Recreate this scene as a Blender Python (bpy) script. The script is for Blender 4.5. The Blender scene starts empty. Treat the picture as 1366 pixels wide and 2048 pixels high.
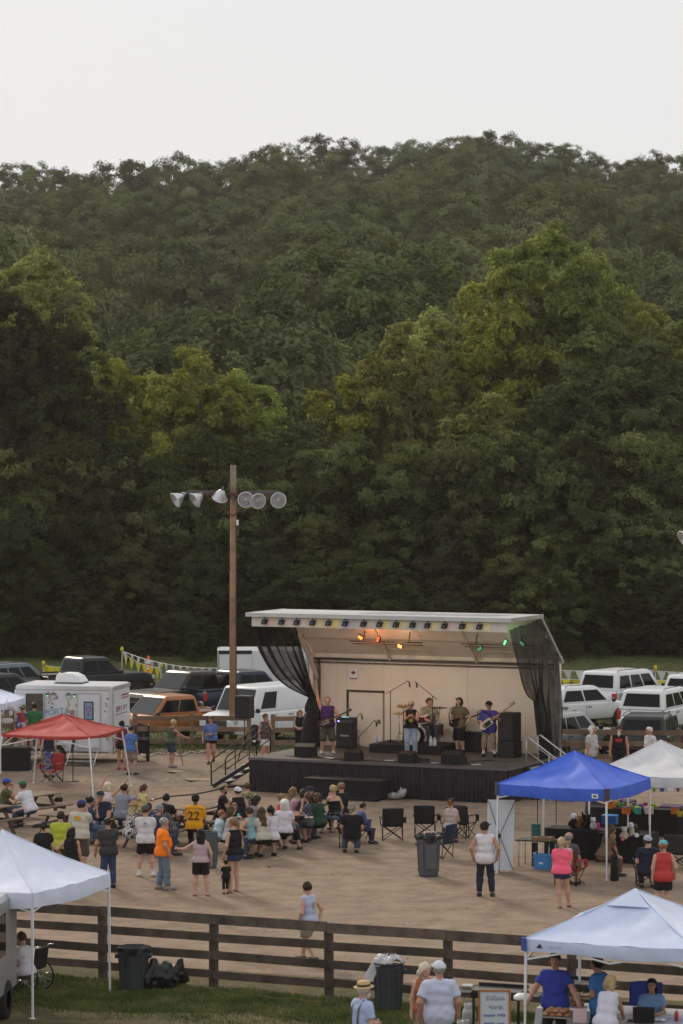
import bpy, math, random
import numpy as np
from mathutils import Vector, Matrix, Euler

# ------------------------------------------------------------------ camera, sky, sun, exposure
SC = bpy.context.scene
COL = SC.collection
FPX, CAMH, HORIZ = 6000.0, 10.5, 930.0           # focal length in photo pixels, eye height, horizon row

cam_d = bpy.data.cameras.new('camera')
cam = bpy.data.objects.new('camera', cam_d)
COL.objects.link(cam)
cam.location = (0, 0, CAMH)
cam.rotation_euler = (math.radians(90), 0, 0)
cam_d.sensor_fit = 'VERTICAL'
cam_d.sensor_height = 36.0
cam_d.sensor_width = 24.0
cam_d.lens = FPX / 2048 * 36.0
cam_d.shift_y = -(1024 - HORIZ) / 2048
cam_d.clip_start = 0.5
cam_d.clip_end = 6000
cam_d.dof.use_dof = True
cam_d.dof.focus_distance = 92
cam_d.dof.aperture_fstop = 2.8
SC.camera = cam

SUN_EL, SUN_AZ = 30.0, -22.0                       # behind the hill, a little to the left (azimuth from +Y)
world = bpy.data.worlds.new('World')
SC.world = world
world.use_nodes = True
wn, wl = world.node_tree.nodes, world.node_tree.links
wn.clear()
w_out = wn.new('ShaderNodeOutputWorld')
w_bg = wn.new('ShaderNodeBackground')
w_sky = wn.new('ShaderNodeTexSky')
w_sky.sky_type = 'NISHITA'
w_sky.sun_disc = False
w_sky.sun_elevation = math.radians(SUN_EL)
w_sky.sun_rotation = math.radians(SUN_AZ)
w_sky.air_density = 1.0
w_sky.dust_density = 3.0
w_sky.ozone_density = 1.0
w_mix = wn.new('ShaderNodeMix')
w_mix.data_type = 'RGBA'
w_mix.inputs[0].default_value = 0.96               # thin overcast veil over the clear sky
w_mix.inputs[7].default_value = (8.35, 8.4, 8.55, 1)
wl.new(w_sky.outputs[0], w_mix.inputs[6])
wl.new(w_mix.outputs[2], w_bg.inputs[0])
w_bg.inputs[1].default_value = 0.1
wl.new(w_bg.outputs[0], w_out.inputs[0])

sun_d = bpy.data.lights.new('sun', 'SUN')
sun = bpy.data.objects.new('sun', sun_d)
COL.objects.link(sun)
sun_d.energy = 1.9
sun_d.angle = math.radians(11)
sun_d.color = (1.0, 0.86, 0.66)
_e, _a = math.radians(SUN_EL), math.radians(SUN_AZ)
_sd = Vector((math.sin(_a) * math.cos(_e), math.cos(_a) * math.cos(_e), math.sin(_e)))
sun.rotation_euler = _sd.to_track_quat('Z', 'Y').to_euler()

SC.view_settings.view_transform = 'Standard'
SC.view_settings.look = 'None'
SC.view_settings.gamma = 1
SC.view_settings.exposure = 0.0
SC.view_settings.use_curve_mapping = False
SC.render.engine = 'CYCLES'
SC.cycles.use_denoising = True
SC.cycles.max_bounces = 6
SC.cycles.diffuse_bounces = 3
SC.cycles.glossy_bounces = 3
SC.cycles.transmission_bounces = 4
SC.cycles.transparent_max_bounces = 12
SC.cycles.volume_bounces = 0
SC.cycles.caustics_reflective = False
SC.cycles.caustics_refractive = False
SC.cycles.sample_clamp_indirect = 4.0

# ------------------------------------------------------------------ helpers
def G(px, py, z=0.0):
    """photo pixel of a point known to lie at height z -> world point"""
    s = (py - HORIZ) / (CAMH - z)
    return Vector(((px - 683) / s, FPX / s, z))

def P(px, py, D):
    """photo pixel of a point known to lie at distance D -> world point"""
    return Vector(((px - 683) * D / FPX, D, CAMH + (HORIZ - py) * D / FPX))

_mats = {}
def mat(name, col, rough=0.75, metal=0.0, var=0.0, scale=6.0, spec=0.35, bump=0.0, bscale=40.0, emit=None, estr=0.0,
        alpha=None, coat=0.0, rand=0.0, col2=None, sheen=0.0):
    """procedural Principled material: base colour broken up by noise, optional fine relief"""
    if name in _mats:
        return _mats[name]
    m = bpy.data.materials.new(name)
    m.use_nodes = True
    nt = m.node_tree
    N, L = nt.nodes, nt.links
    b = N['Principled BSDF']
    c = tuple(col) + (1,)
    b.inputs['Base Color'].default_value = c
    b.inputs['Roughness'].default_value = rough
    b.inputs['Metallic'].default_value = metal
    b.inputs['Specular IOR Level'].default_value = spec
    if coat:
        b.inputs['Coat Weight'].default_value = coat
        b.inputs['Coat Roughness'].default_value = 0.08
    if emit:
        b.inputs['Emission Color'].default_value = tuple(emit) + (1,)
        b.inputs['Emission Strength'].default_value = estr
    if alpha is not None:
        b.inputs['Alpha'].default_value = alpha
    if var or rand or col2:
        tc = N.new('ShaderNodeTexCoord')
        nz = N.new('ShaderNodeTexNoise')
        nz.inputs['Scale'].default_value = scale
        nz.inputs['Detail'].default_value = 5
        nz.inputs['Roughness'].default_value = 0.62
        L.new(tc.outputs['Object'], nz.inputs['Vector'])
        rp = N.new('ShaderNodeValToRGB')
        rp.color_ramp.elements[0].position = 0.32
        rp.color_ramp.elements[1].position = 0.68
        if col2:
            rp.color_ramp.elements[0].color = c
            rp.color_ramp.elements[1].color = tuple(col2) + (1,)
        else:
            rp.color_ramp.elements[0].color = tuple(max(0, x * (1 - var)) for x in col) + (1,)
            rp.color_ramp.elements[1].color = tuple(min(1, x * (1 + var)) for x in col) + (1,)
        L.new(nz.outputs[0], rp.inputs[0])
        last = rp.outputs[0]
        if rand:
            oi = N.new('ShaderNodeObjectInfo')
            mr = N.new('ShaderNodeMapRange')
            mr.inputs[3].default_value = 1 - rand
            mr.inputs[4].default_value = 1 + rand
            L.new(oi.outputs['Random'], mr.inputs[0])
            hs = N.new('ShaderNodeHueSaturation')
            L.new(mr.outputs[0], hs.inputs['Value'])
            L.new(last, hs.inputs['Color'])
            last = hs.outputs[0]
        L.new(last, b.inputs['Base Color'])
    if bump:
        tc2 = N.new('ShaderNodeTexCoord')
        n2 = N.new('ShaderNodeTexNoise')
        n2.inputs['Scale'].default_value = bscale
        n2.inputs['Detail'].default_value = 4
        L.new(tc2.outputs['Object'], n2.inputs['Vector'])
        bp = N.new('ShaderNodeBump')
        bp.inputs['Strength'].default_value = bump
        bp.inputs['Distance'].default_value = 0.02
        L.new(n2.outputs[0], bp.inputs['Height'])
        L.new(bp.outputs[0], b.inputs['Normal'])
    _mats[name] = m
    return m

def link(o, parent=None, m=None):
    COL.objects.link(o)
    if parent is not None:
        o.parent = parent
    if m is not None:
        for x in (m if isinstance(m, (list, tuple)) else [m]):
            o.data.materials.append(x)
    return o

def tag(o, label=None, cat=None, group=None, kind=None):
    if label: o['label'] = label
    if cat: o['category'] = cat
    if group: o['group'] = group
    if kind: o['kind'] = kind
    return o

def empty(name, loc=(0, 0, 0), rz=0.0, label=None, cat=None, group=None):
    o = bpy.data.objects.new(name, None)
    o.empty_display_size = 0.2
    COL.objects.link(o)
    o.location = loc
    o.rotation_euler = (0, 0, rz)
    return tag(o, label, cat, group)

def copy_tree(o, parent=None):
    kids = list(o.children)
    c = o.copy()
    COL.objects.link(c)
    if parent is not None:
        c.parent = parent
    for k in kids:
        copy_tree(k, c)
    return c

class MB:
    """mesh builder: gathers boxes, bars, tubes, lathes into one mesh with material slots"""
    def __init__(self):
        self.v, self.f, self.mi, self.sm = [], [], [], []
        self.cur = 0
        self.M = None
    def add(self, vs, fs, smooth=False, mi=None):
        n = len(self.v)
        if self.M is not None:
            vs = [self.M @ Vector(p) for p in vs]
        self.v.extend([tuple(p) for p in vs])
        for f in fs:
            self.f.append(tuple(i + n for i in f))
            self.mi.append(self.cur if mi is None else mi)
            self.sm.append(smooth)
        return self
    def box(self, c, size, rot=None, taper=1.0, bev=0.0, mi=None):
        x, y, z = size[0] / 2, size[1] / 2, size[2] / 2
        c = Vector(c)
        R = Euler(rot).to_matrix() if rot is not None else None
        if bev <= 0:
            vs = [(-x, -y, -z), (x, -y, -z), (x, y, -z), (-x, y, -z),
                  (-x * taper, -y * taper, z), (x * taper, -y * taper, z), (x * taper, y * taper, z), (-x * taper, y * taper, z)]
            fs = [(3, 2, 1, 0), (4, 5, 6, 7), (0, 1, 5, 4), (1, 2, 6, 5), (2, 3, 7, 6), (3, 0, 4, 7)]
        else:
            b = min(bev, x * .95, y * .95, z * .95)
            ring = lambda X, Y, Z, k: [(-X + k, -Y, Z), (X - k, -Y, Z), (X, -Y + k, Z), (X, Y - k, Z), (X - k, Y, Z), (-X + k, Y, Z), (-X, Y - k, Z), (-X, -Y + k, Z)]
            vs = ring(x - b, y - b, -z, b * .3) + ring(x, y, -z + b, b) + ring(x * taper, y * taper, z - b, b) + ring((x - b) * taper, (y - b) * taper, z, b * .3)
            fs = [tuple(range(7, -1, -1)), tuple(range(24, 32))]
            for r in range(3):
                for i in range(8):
                    j = (i + 1) % 8
                    fs.append((r * 8 + i, r * 8 + j, r * 8 + 8 + j, r * 8 + 8 + i))
        vs = [Vector(p) for p in vs]
        if R is not None:
            vs = [R @ p for p in vs]
        return self.add([p + c for p in vs], fs, mi=mi)
    def bar(self, a, b, w, h, up=(0, 0, 1), mi=None):
        a, b = Vector(a), Vector(b)
        d = (b - a)
        L = d.length
        if L < 1e-6: return self
        d.normalize()
        u = Vector(up)
        if abs(d.dot(u)) > 0.98: u = Vector((0, 1, 0))
        sx = d.cross(u).normalized()
        uz = sx.cross(d).normalized()
        vs = []
        for p in (a, b):
            for (i, j) in ((-1, -1), (1, -1), (1, 1), (-1, 1)):
                vs.append(p + sx * (w / 2 * i) + uz * (h / 2 * j))
        return self.add(vs, [(3, 2, 1, 0), (4, 5, 6, 7), (0, 1, 5, 4), (1, 2, 6, 5), (2, 3, 7, 6), (3, 0, 4, 7)], mi=mi)
    def tube(self, pts, r, n=8, caps=True, smooth=True, mi=None):
        pts = [Vector(p) for p in pts]
        rs = r if isinstance(r, (list, tuple)) else [r] * len(pts)
        vs, fs = [], []
        ref = None
        for i, p in enumerate(pts):
            d = (pts[min(i + 1, len(pts) - 1)] - pts[max(i - 1, 0)])
            if d.length < 1e-9: d = Vector((0, 0, 1))
            d.normalize()
            if ref is None:
                ref = Vector((0, 0, 1)) if abs(d.z) < .9 else Vector((1, 0, 0))
            x = d.cross(ref)
            if x.length < 1e-6: x = d.orthogonal()
            x.normalize()
            y = d.cross(x)
            ref = x.cross(d) * -1 if False else y * -1
            ref = -y
            for k in range(n):
                a = 2 * math.pi * k / n
                vs.append(p + (x * math.cos(a) + y * math.sin(a)) * rs[i])
        for i in range(len(pts) - 1):
            for k in range(n):
                j = (k + 1) % n
                fs.append((i * n + k, i * n + j, (i + 1) * n + j, (i + 1) * n + k))
        if caps:
            fs.append(tuple(range(n - 1, -1, -1)))
            m = (len(pts) - 1) * n
            fs.append(tuple(range(m, m + n)))
        return self.add(vs, fs, smooth=smooth, mi=mi)
    def lathe(self, prof, n=20, c=(0, 0, 0), smooth=True, mi=None, M=None):
        """prof: [(r, z)...]"""
        vs, fs = [], []
        for (r, z) in prof:
            for k in range(n):
                a = 2 * math.pi * k / n
                p = Vector((r * math.cos(a), r * math.sin(a), z))
                if M is not None: p = M @ p
                vs.append(p + Vector(c))
        for i in range(len(prof) - 1):
            for k in range(n):
                j = (k + 1) % n
                fs.append((i * n + k, i * n + j, (i + 1) * n + j, (i + 1) * n + k))
        return self.add(vs, fs, smooth=smooth, mi=mi)
    def quad(self, a, b, c, d, mi=None):
        return self.add([a, b, c, d], [(0, 1, 2, 3)], mi=mi)
    def poly(self, pts, mi=None):
        return self.add(pts, [tuple(range(len(pts)))], mi=mi)
    def prism(self, pts, ext, mi=None, smooth=False):
        """closed prism: polygon pts extruded along ext"""
        e = Vector(ext)
        pts = [Vector(p) for p in pts]
        n = len(pts)
        vs = pts + [p + e for p in pts]
        fs = [tuple(range(n - 1, -1, -1)), tuple(range(n, 2 * n))]
        for i in range(n):
            j = (i + 1) % n
            fs.append((i, j, n + j, n + i))
        return self.add(vs, fs, mi=mi, smooth=smooth)
    def mesh(self, name):
        me = bpy.data.meshes.new(name)
        me.from_pydata(self.v, [], self.f)
        if len(self.f):
            me.polygons.foreach_set('material_index', self.mi)
            me.polygons.foreach_set('use_smooth', self.sm)
        me.update()
        return me
    def build(self, name, m, parent=None, loc=None, rot=None):
        me = self.mesh(name)
        o = bpy.data.objects.new(name, me)
        link(o, parent, m)
        if loc is not None: o.location = loc
        if rot is not None: o.rotation_euler = rot
        return o

def npmesh(name, V, F, smooth=False, mi=None):
    """numpy verts (n,3) and faces (m,k) -> mesh, fast"""
    me = bpy.data.meshes.new(name)
    V = np.asarray(V, dtype=np.float32)
    F = np.asarray(F, dtype=np.int32)
    m, k = F.shape
    me.vertices.add(len(V))
    me.vertices.foreach_set('co', V.ravel())
    me.loops.add(m * k)
    me.loops.foreach_set('vertex_index', F.ravel())
    me.polygons.add(m)
    me.polygons.foreach_set('loop_start', np.arange(0, m * k, k, dtype=np.int32))
    try:
        me.polygons.foreach_set('loop_total', np.full(m, k, dtype=np.int32))
    except Exception:
        pass
    if mi is not None:
        me.polygons.foreach_set('material_index', np.asarray(mi, dtype=np.int32))
    me.polygons.foreach_set('use_smooth', np.full(m, bool(smooth)))
    me.update(calc_edges=True)
    return me
# ------------------------------------------------------------------ terrain
rng = np.random.default_rng(7)
_ph = rng.uniform(0, 6.28, 24)
def undul(x, y):
    return (np.sin(x * .021 + _ph[0]) * np.cos(y * .017 + _ph[1]) * 3.2 + np.sin(x * .047 + y * .02 + _ph[2]) * 1.7
            + np.sin(x * .03 - y * .045 + _ph[3]) * 1.5)
def ridge_h(x, y):
    """ground height of the hill's crest as seen along the line x / y"""
    u = x / np.maximum(y, 1) * FPX + 683
    px = np.array([-200, 0, 130, 240, 340, 440, 540, 650, 740, 850, 960, 1080, 1180, 1280, 1366, 1600])
    py = np.array([384, 382, 386, 392, 374, 356, 330, 306, 318, 306, 292, 304, 332, 350, 342, 330])
    return 10.5 + (930 - np.interp(u, px, py)) * 640 / FPX - 10.4
def land_h(x, y):
    x = np.asarray(x, float); y = np.asarray(y, float)
    t = np.clip((y - 186) / (640 - 186), 0, 1)
    z = ridge_h(x, y) * (0.80 * t + 0.20 * t * t * (3 - 2 * t))
    u = x / np.maximum(y, 1) * FPX + 683
    # a fold in the hillside and a nearer spur to each side of it
    fold = np.exp(-((u - 420 - (y - 300) * 1.1) / 170) ** 2) * np.exp(-((y - 330) / 110) ** 2) * 9.0
    spur = np.exp(-((u - 700) / 210) ** 2) * np.exp(-((y - 290) / 60) ** 2) * 4.0
    env = np.clip((y - 190) / 80, 0, 1) * np.clip((680 - y) / 90, 0, 1)
    z = z + undul(x, y) * env - fold + spur
    back = np.clip((y - 640) / 300, 0, 1)
    z = z * (1 - .6 * back) - back * 4
    return np.maximum(z, 0)

def heightfield(name, xs, ys, zf, m, kind='structure'):
    X, Y = np.meshgrid(xs, ys)
    V = np.stack([X, Y, zf(X, Y)], -1).reshape(-1, 3)
    nx, ny = len(xs), len(ys)
    i = np.arange(nx - 1); j = np.arange(ny - 1)
    I, J = np.meshgrid(i, j)
    a = (J * nx + I).ravel()
    F = np.stack([a, a + 1, a + nx + 1, a + nx], 1)
    o = bpy.data.objects.new(name, npmesh(name, V, F, True))
    link(o, None, m)
    return tag(o, kind=kind)

def ground_mat(name, cols, scale, bump, wet=None):
    m = bpy.data.materials.new(name)
    m.use_nodes = True
    N, L = m.node_tree.nodes, m.node_tree.links
    b = N['Principled BSDF']
    b.inputs['Roughness'].default_value = 0.95
    b.inputs['Specular IOR Level'].default_value = 0.15
    tc = N.new('ShaderNodeTexCoord')
    def noise(s, det, sx=1, sy=1):
        mp = N.new('ShaderNodeMapping')
        mp.inputs['Scale'].default_value = (sx, sy, 1)
        L.new(tc.outputs['Object'], mp.inputs[0])
        n = N.new('ShaderNodeTexNoise')
        n.inputs['Scale'].default_value = s
        n.inputs['Detail'].default_value = det
        n.inputs['Roughness'].default_value = .65
        L.new(mp.outputs[0], n.inputs['Vector'])
        return n.outputs[0]
    big, mid, fine = noise(scale * .09, 5), noise(scale * .8, 8), noise(scale * 6, 4)
    r = N.new('ShaderNodeValToRGB')
    els = r.color_ramp.elements
    for i, c in enumerate(cols):
        e = els[i] if i < 2 else els.new(.5)
        e.color = tuple(c) + (1,)
    for i in range(len(cols)):
        els[i].position = .36 + .28 * i / (len(cols) - 1)
    for i, c in enumerate(cols):
        els[i].color = tuple(c) + (1,)
    a1 = N.new('ShaderNodeMath'); a1.operation = 'MULTIPLY_ADD'
    L.new(mid, a1.inputs[0]); a1.inputs[1].default_value = .68
    a2 = N.new('ShaderNodeMath'); a2.operation = 'MULTIPLY_ADD'
    L.new(big, a2.inputs[0]); a2.inputs[1].default_value = .32
    a3 = N.new('ShaderNodeMath'); a3.operation = 'MULTIPLY'
    L.new(fine, a3.inputs[0]); a3.inputs[1].default_value = .30
    a4 = N.new('ShaderNodeMath'); a4.operation = 'SUBTRACT'
    L.new(a3.outputs[0], a4.inputs[0]); a4.inputs[1].default_value = .15
    L.new(a4.outputs[0], a2.inputs[2]); L.new(a2.outputs[0], a1.inputs[2])
    L.new(a1.outputs[0], r.inputs[0])
    L.new(r.outputs[0], b.inputs['Base Color'])
    bp = N.new('ShaderNodeBump')
    bp.inputs['Strength'].default_value = bump
    bp.inputs['Distance'].default_value = .05
    L.new(mid, bp.inputs['Height'])
    bp2 = N.new('ShaderNodeBump')
    bp2.inputs['Strength'].default_value = bump
    bp2.inputs['Distance'].default_value = .015
    L.new(fine, bp2.inputs['Height']); L.new(bp.outputs[0], bp2.inputs['Normal'])
    vo = N.new('ShaderNodeTexVoronoi'); vo.inputs['Scale'].default_value = 2.3; vo.inputs['Randomness'].default_value = 1
    L.new(tc.outputs['Object'], vo.inputs['Vector'])
    bp3 = N.new('ShaderNodeBump'); bp3.inputs['Strength'].default_value = bump * 1.3; bp3.inputs['Distance'].default_value = .05
    L.new(vo.outputs[0], bp3.inputs['Height']); L.new(bp2.outputs[0], bp3.inputs['Normal'])
    L.new(bp3.outputs[0], b.inputs['Normal'])
    if wet:
        rr = N.new('ShaderNodeMapRange')
        rr.inputs[1].default_value = .42; rr.inputs[2].default_value = .55
        rr.inputs[3].default_value = wet; rr.inputs[4].default_value = .9
        L.new(mid, rr.inputs[0]); L.new(rr.outputs[0], b.inputs['Roughness'])
        b.inputs['Specular IOR Level'].default_value = .5
    return m

M_dirt = ground_mat('dirt', [(.178, .130, .092), (.248, .182, .130), (.305, .230, .168)], 1.6, .5)
M_turf = ground_mat('turf', [(.035, .052, .014), (.075, .085, .026), (.125, .115, .050)], 1.4, .5)
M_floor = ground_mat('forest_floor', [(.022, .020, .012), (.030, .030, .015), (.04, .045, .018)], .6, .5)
M_mud = ground_mat('mud', [(.095, .066, .044), (.15, .108, .07), (.24, .172, .112)], 6, .6, wet=.72)
M_verge = ground_mat('verge_soil', [(.06, .055, .022), (.10, .085, .04), (.16, .12, .065)], 3, .5)

def land_sheet(x, y):
    z = land_h(x, y)
    return np.where(y < 186, 0, z) - 0.004 * (y < 186)
heightfield('ground', np.linspace(-420, 420, 169), np.concatenate([np.linspace(-60, 180, 13), np.linspace(186, 900, 145)]), land_sheet, M_turf)
# the wooded hill's own soil, a skin over the rising land
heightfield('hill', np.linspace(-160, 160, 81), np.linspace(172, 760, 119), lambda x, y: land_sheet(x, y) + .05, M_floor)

# dirt arena: an uneven sheet between the two fences
def sheet(name, outline, z, m, kind='structure'):
    b = MB()
    b.poly([(x, y, z) for x, y in outline])
    o = b.build(name, m)
    return tag(o, kind=kind)
rr_ = random.Random(3)
out = []
nearL, nearR = G(-500, 1905), G(2200, 2095)
farL, farR = G(-700, 1492), G(2400, 1512)
def edge(a, b, n, amp):
    return [(a.x + (b.x - a.x) * i / n + rr_.uniform(-amp, amp) * .3, a.y + (b.y - a.y) * i / n + rr_.uniform(-amp, amp)) for i in range(n)]
sheet('dirt_arena', edge(nearL, nearR, 60, .12) + edge(nearR, farR, 4, 0) + edge(farR, farL, 70, .5) + edge(farL, nearL, 4, 0), .004, M_dirt)
# churned wet patch by the stage stairs
c = G(365, 1552)
sheet('mud_patch', [(c.x + (2.0 + rr_.uniform(-.5, .5)) * math.cos(a), c.y + (3.6 + rr_.uniform(-1., 1.)) * math.sin(a)) for a in np.linspace(0, 6.28, 40)[:-1]], .008, M_mud)
def mudz(px, py, w, d, n, seed, name='mud_ridge'):
    r = np.random.default_rng(seed)
    c = G(px, py)
    xs = np.linspace(-w / 2, w / 2, n); ys = np.linspace(-d / 2, d / 2, n)
    ph = r.uniform(0, 6, 9)
    def zf(X, Y):
        e = np.clip(1 - (2 * X / w) ** 2, 0, 1) * np.clip(1 - (2 * Y / d) ** 2, 0, 1)
        z = .05 * np.abs(np.sin(X * 3.1 + ph[0] + np.sin(Y * 2 + ph[1]))) + .04 * np.abs(np.sin(Y * 4.3 + ph[2] + 1.3 * np.sin(X * 2.2 + ph[3]))) + r.normal(0, .012, X.shape)
        return z * np.sqrt(e) - .02
    o = heightfield(name, xs, ys, zf, M_mud)
    o.location = (c.x, c.y, .004)
    return o
mudz(375, 1553, 3.6, 5.6, 70, 5)
# bare strip and turf in front of the near fence
gn0, gn1 = G(-600, 1893), G(2300, 2090)
sheet('verge', [(-14, 40), (14, 40)] + [(x, y - 0.0) for x, y in [(14, gn0.y + (gn1.y - gn0.y) * (14 - gn0.x) / (gn1.x - gn0.x) + 1.3), (-14, gn0.y + (gn1.y - gn0.y) * (-14 - gn0.x) / (gn1.x - gn0.x) + 1.3)]], .008, M_verge)

# ------------------------------------------------------------------ grass blades
def fence_y(x):
    """line of the near fence: depth at x"""
    return 61.35 + (x + 4.89) * (58.3 - 61.4) / (2.06 + 4.89)
def grass_mat(name, a, b):
    m = bpy.data.materials.new(name); m.use_nodes = True
    N, L = m.node_tree.nodes, m.node_tree.links
    p = N['Principled BSDF']; p.inputs['Roughness'].default_value = .7; p.inputs['Specular IOR Level'].default_value = .2
    tc = N.new('ShaderNodeTexCoord'); nz = N.new('ShaderNodeTexNoise'); nz.inputs['Scale'].default_value = 1.1; nz.inputs['Detail'].default_value = 6
    L.new(tc.outputs['Object'], nz.inputs['Vector'])
    r = N.new('ShaderNodeValToRGB'); r.color_ramp.elements[0].position = .38; r.color_ramp.elements[1].position = .64
    r.color_ramp.elements[0].color = tuple(a) + (1,); r.color_ramp.elements[1].color = tuple(b) + (1,)
    L.new(nz.outputs[0], r.inputs[0]); L.new(r.outputs[0], p.inputs['Base Color'])
    return m
M_blade = grass_mat('grass_blade', (.065, .100, .022), (.155, .170, .050))
def blades(name, X, Y, h, w, m, label, seed=1):
    r = np.random.default_rng(seed)
    n = len(X)
    a = r.uniform(0, 6.28, n); hh = h * r.uniform(.5, 1.3, n); lean = r.uniform(.1, .9, n) * hh; la = r.uniform(0, 6.28, n)
    V = np.zeros((n, 3, 3), np.float32)
    V[:, 0] = np.stack([X - np.cos(a) * w, Y - np.sin(a) * w, 0 * X], 1)
    V[:, 1] = np.stack([X + np.cos(a) * w, Y + np.sin(a) * w, 0 * X], 1)
    V[:, 2] = np.stack([X + np.cos(la) * lean, Y + np.sin(la) * lean, hh], 1)
    F = np.arange(n * 3).reshape(n, 3)
    o = bpy.data.objects.new(name, npmesh(name, V.reshape(-1, 3), F))
    link(o, None, m)
    return tag(o, label, 'grass', kind='stuff')
n = 150000
X = rng.uniform(-8.5, 8.5, n); Yt = rng.uniform(0, 1, n)
Y0 = fence_y(X) - 4.6 + .25 * np.sin(X * 1.3) + .2 * np.sin(X * 3.1)
Y1 = fence_y(X) - .05 + .12 * np.sin(X * 2.7)
Y = Y0 + (Y1 - Y0) * Yt
patch = np.sin(X * 1.7 + 1) * np.sin(Y * 1.9) + .6 * np.sin(X * 4.1) * np.sin(Y * 3.3 + 2)
edgef = np.minimum(1, np.minimum(Yt, 1.08 - Yt) * 6)
keep = rng.uniform(0, 1, n) < np.clip(.75 + .35 * patch, .12, 1) * edgef
thin = (X > -9) & (Y < fence_y(X) - 3.3 - .5 * np.sin(X * .9))
keep &= ~thin | (rng.uniform(0, 1, n) < .25)
blades('grass', X[keep], Y[keep], .075, .010, M_blade, 'short green grass in front of the near board fence', 2)
n = 160000
Y = 109 + 62 * rng.uniform(0, 1, n) ** 1.2; X = rng.uniform(-1, 1, n) * Y * .125
keep = rng.uniform(0, 1, n) < np.clip(.6 + .25 * np.sin(X * .8 + 1) * np.sin(Y * .37 + X * .2), .15, 1)
M_blade2 = grass_mat('meadow_blade', (.065, .085, .022), (.105, .120, .038))
blades('grass', X[keep], Y[keep], .07, .016, M_blade2, 'rough grass of the parking field behind the stage', 3)

# small stones and clods over the arena
n = 3200
Y = rng.uniform(59, 106, n); X = rng.uniform(-1, 1, n) * (Y * .125)
keep = Y > fence_y(X) + .6
X, Y = X[keep], Y[keep]; n = len(X)
r_ = rng.uniform(.008, .020, n) * np.where(rng.uniform(0, 1, n) < .06, 2.0, 1)
OCT = np.array([(1, 0, 0), (0, 1, 0), (-1, 0, 0), (0, -1, 0), (0, 0, .7)])
V = (np.stack([X, Y, np.full(n, .004)], 1)[:, None, :] + OCT[None] * r_[:, None, None] * rng.uniform(.6, 1.3, (n, 5, 1))).reshape(-1, 3)
T = np.array([(0, 1, 4), (1, 2, 4), (2, 3, 4), (3, 0, 4)])
F = (np.arange(n)[:, None, None] * 5 + T[None]).reshape(-1, 3)
o = bpy.data.objects.new('gravel', npmesh('gravel', V, F)); link(o, None, mat('clod', (.24, .175, .12), .95, var=.4, scale=.7))
tag(o, 'small stones and clods scattered over the dirt arena', 'gravel', kind='stuff')
# ------------------------------------------------------------------ trees
def leaf_mat(name, dark, light, trans=.35, vary=.30):
    m = bpy.data.materials.new(name); m.use_nodes = True
    N, L = m.node_tree.nodes, m.node_tree.links
    N.clear()
    out = N.new('ShaderNodeOutputMaterial')
    oi = N.new('ShaderNodeObjectInfo')
    tc = N.new('ShaderNodeTexCoord')
    at = N.new('ShaderNodeAttribute'); at.attribute_name = 'shade'
    nz = N.new('ShaderNodeTexNoise'); nz.inputs['Scale'].default_value = .45; nz.inputs['Detail'].default_value = 2
    L.new(tc.outputs['Object'], nz.inputs['Vector'])
    ad = N.new('ShaderNodeMath'); ad.operation = 'MULTIPLY_ADD'; ad.inputs[1].default_value = .55
    L.new(nz.outputs[0], ad.inputs[0])
    md = N.new('ShaderNodeMath'); md.operation = 'MULTIPLY'; md.inputs[1].default_value = .5
    L.new(at.outputs['Fac'], md.inputs[0]); L.new(md.outputs[0], ad.inputs[2])
    r = N.new('ShaderNodeValToRGB')
    r.color_ramp.elements[0].position = .22; r.color_ramp.elements[1].position = .8
    r.color_ramp.elements[0].color = tuple(dark) + (1,); r.color_ramp.elements[1].color = tuple(light) + (1,)
    L.new(ad.outputs[0], r.inputs[0])
    hs = N.new('ShaderNodeHueSaturation')
    for k, (lo, hi) in (('Hue', (.5 - vary * .05, .5 + vary * .07)), ('Saturation', (1 - vary * .7, 1 + vary * .25)), ('Value', (1 - vary, 1 + vary))):
        mr = N.new('ShaderNodeMapRange'); mr.inputs[3].default_value = lo; mr.inputs[4].default_value = hi
        if k == 'Hue':
            L.new(oi.outputs['Random'], mr.inputs[0])
        else:
            mm = N.new('ShaderNodeMath'); mm.operation = 'MULTIPLY'; mm.inputs[1].default_value = 7.31 if k == 'Value' else 13.7
            fr = N.new('ShaderNodeMath'); fr.operation = 'FRACT'
            L.new(oi.outputs['Random'], mm.inputs[0]); L.new(mm.outputs[0], fr.inputs[0]); L.new(fr.outputs[0], mr.inputs[0])
        L.new(mr.outputs[0], hs.inputs[k])
    L.new(r.outputs[0], hs.inputs['Color'])
    d = N.new('ShaderNodeBsdfDiffuse'); t = N.new('ShaderNodeBsdfTranslucent')
    L.new(hs.outputs[0], d.inputs[0]); L.new(hs.outputs[0], t.inputs[0])
    mx = N.new('ShaderNodeMixShader'); mx.inputs[0].default_value = trans
    L.new(d.outputs[0], mx.inputs[1]); L.new(t.outputs[0], mx.inputs[2])
    L.new(mx.outputs[0], out.inputs[0])
    return m
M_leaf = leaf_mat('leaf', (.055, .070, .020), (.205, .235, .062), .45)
M_leaf_lit = leaf_mat('leaf_lit_tint', (.125, .140, .032), (.46, .48, .13), .6)  # sunlight on the near treetops is put into this leaf colour
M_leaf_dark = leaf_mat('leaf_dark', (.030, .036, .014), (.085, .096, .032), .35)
M_leaf_hill = leaf_mat('leaf_hill', (.085, .098, .040), (.195, .215, .088), .16, .14)
M_leaf_hill2 = leaf_mat('leaf_hill_green', (.070, .092, .036), (.160, .192, .074), .16, .20)
M_bark = mat('bark', (.075, .055, .04), .95, var=.35, scale=5, bump=.5, bscale=20)
M_bark_pale = mat('bark_pale', (.24, .21, .17), .9, var=.35, scale=3, bump=.3, bscale=20)

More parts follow.
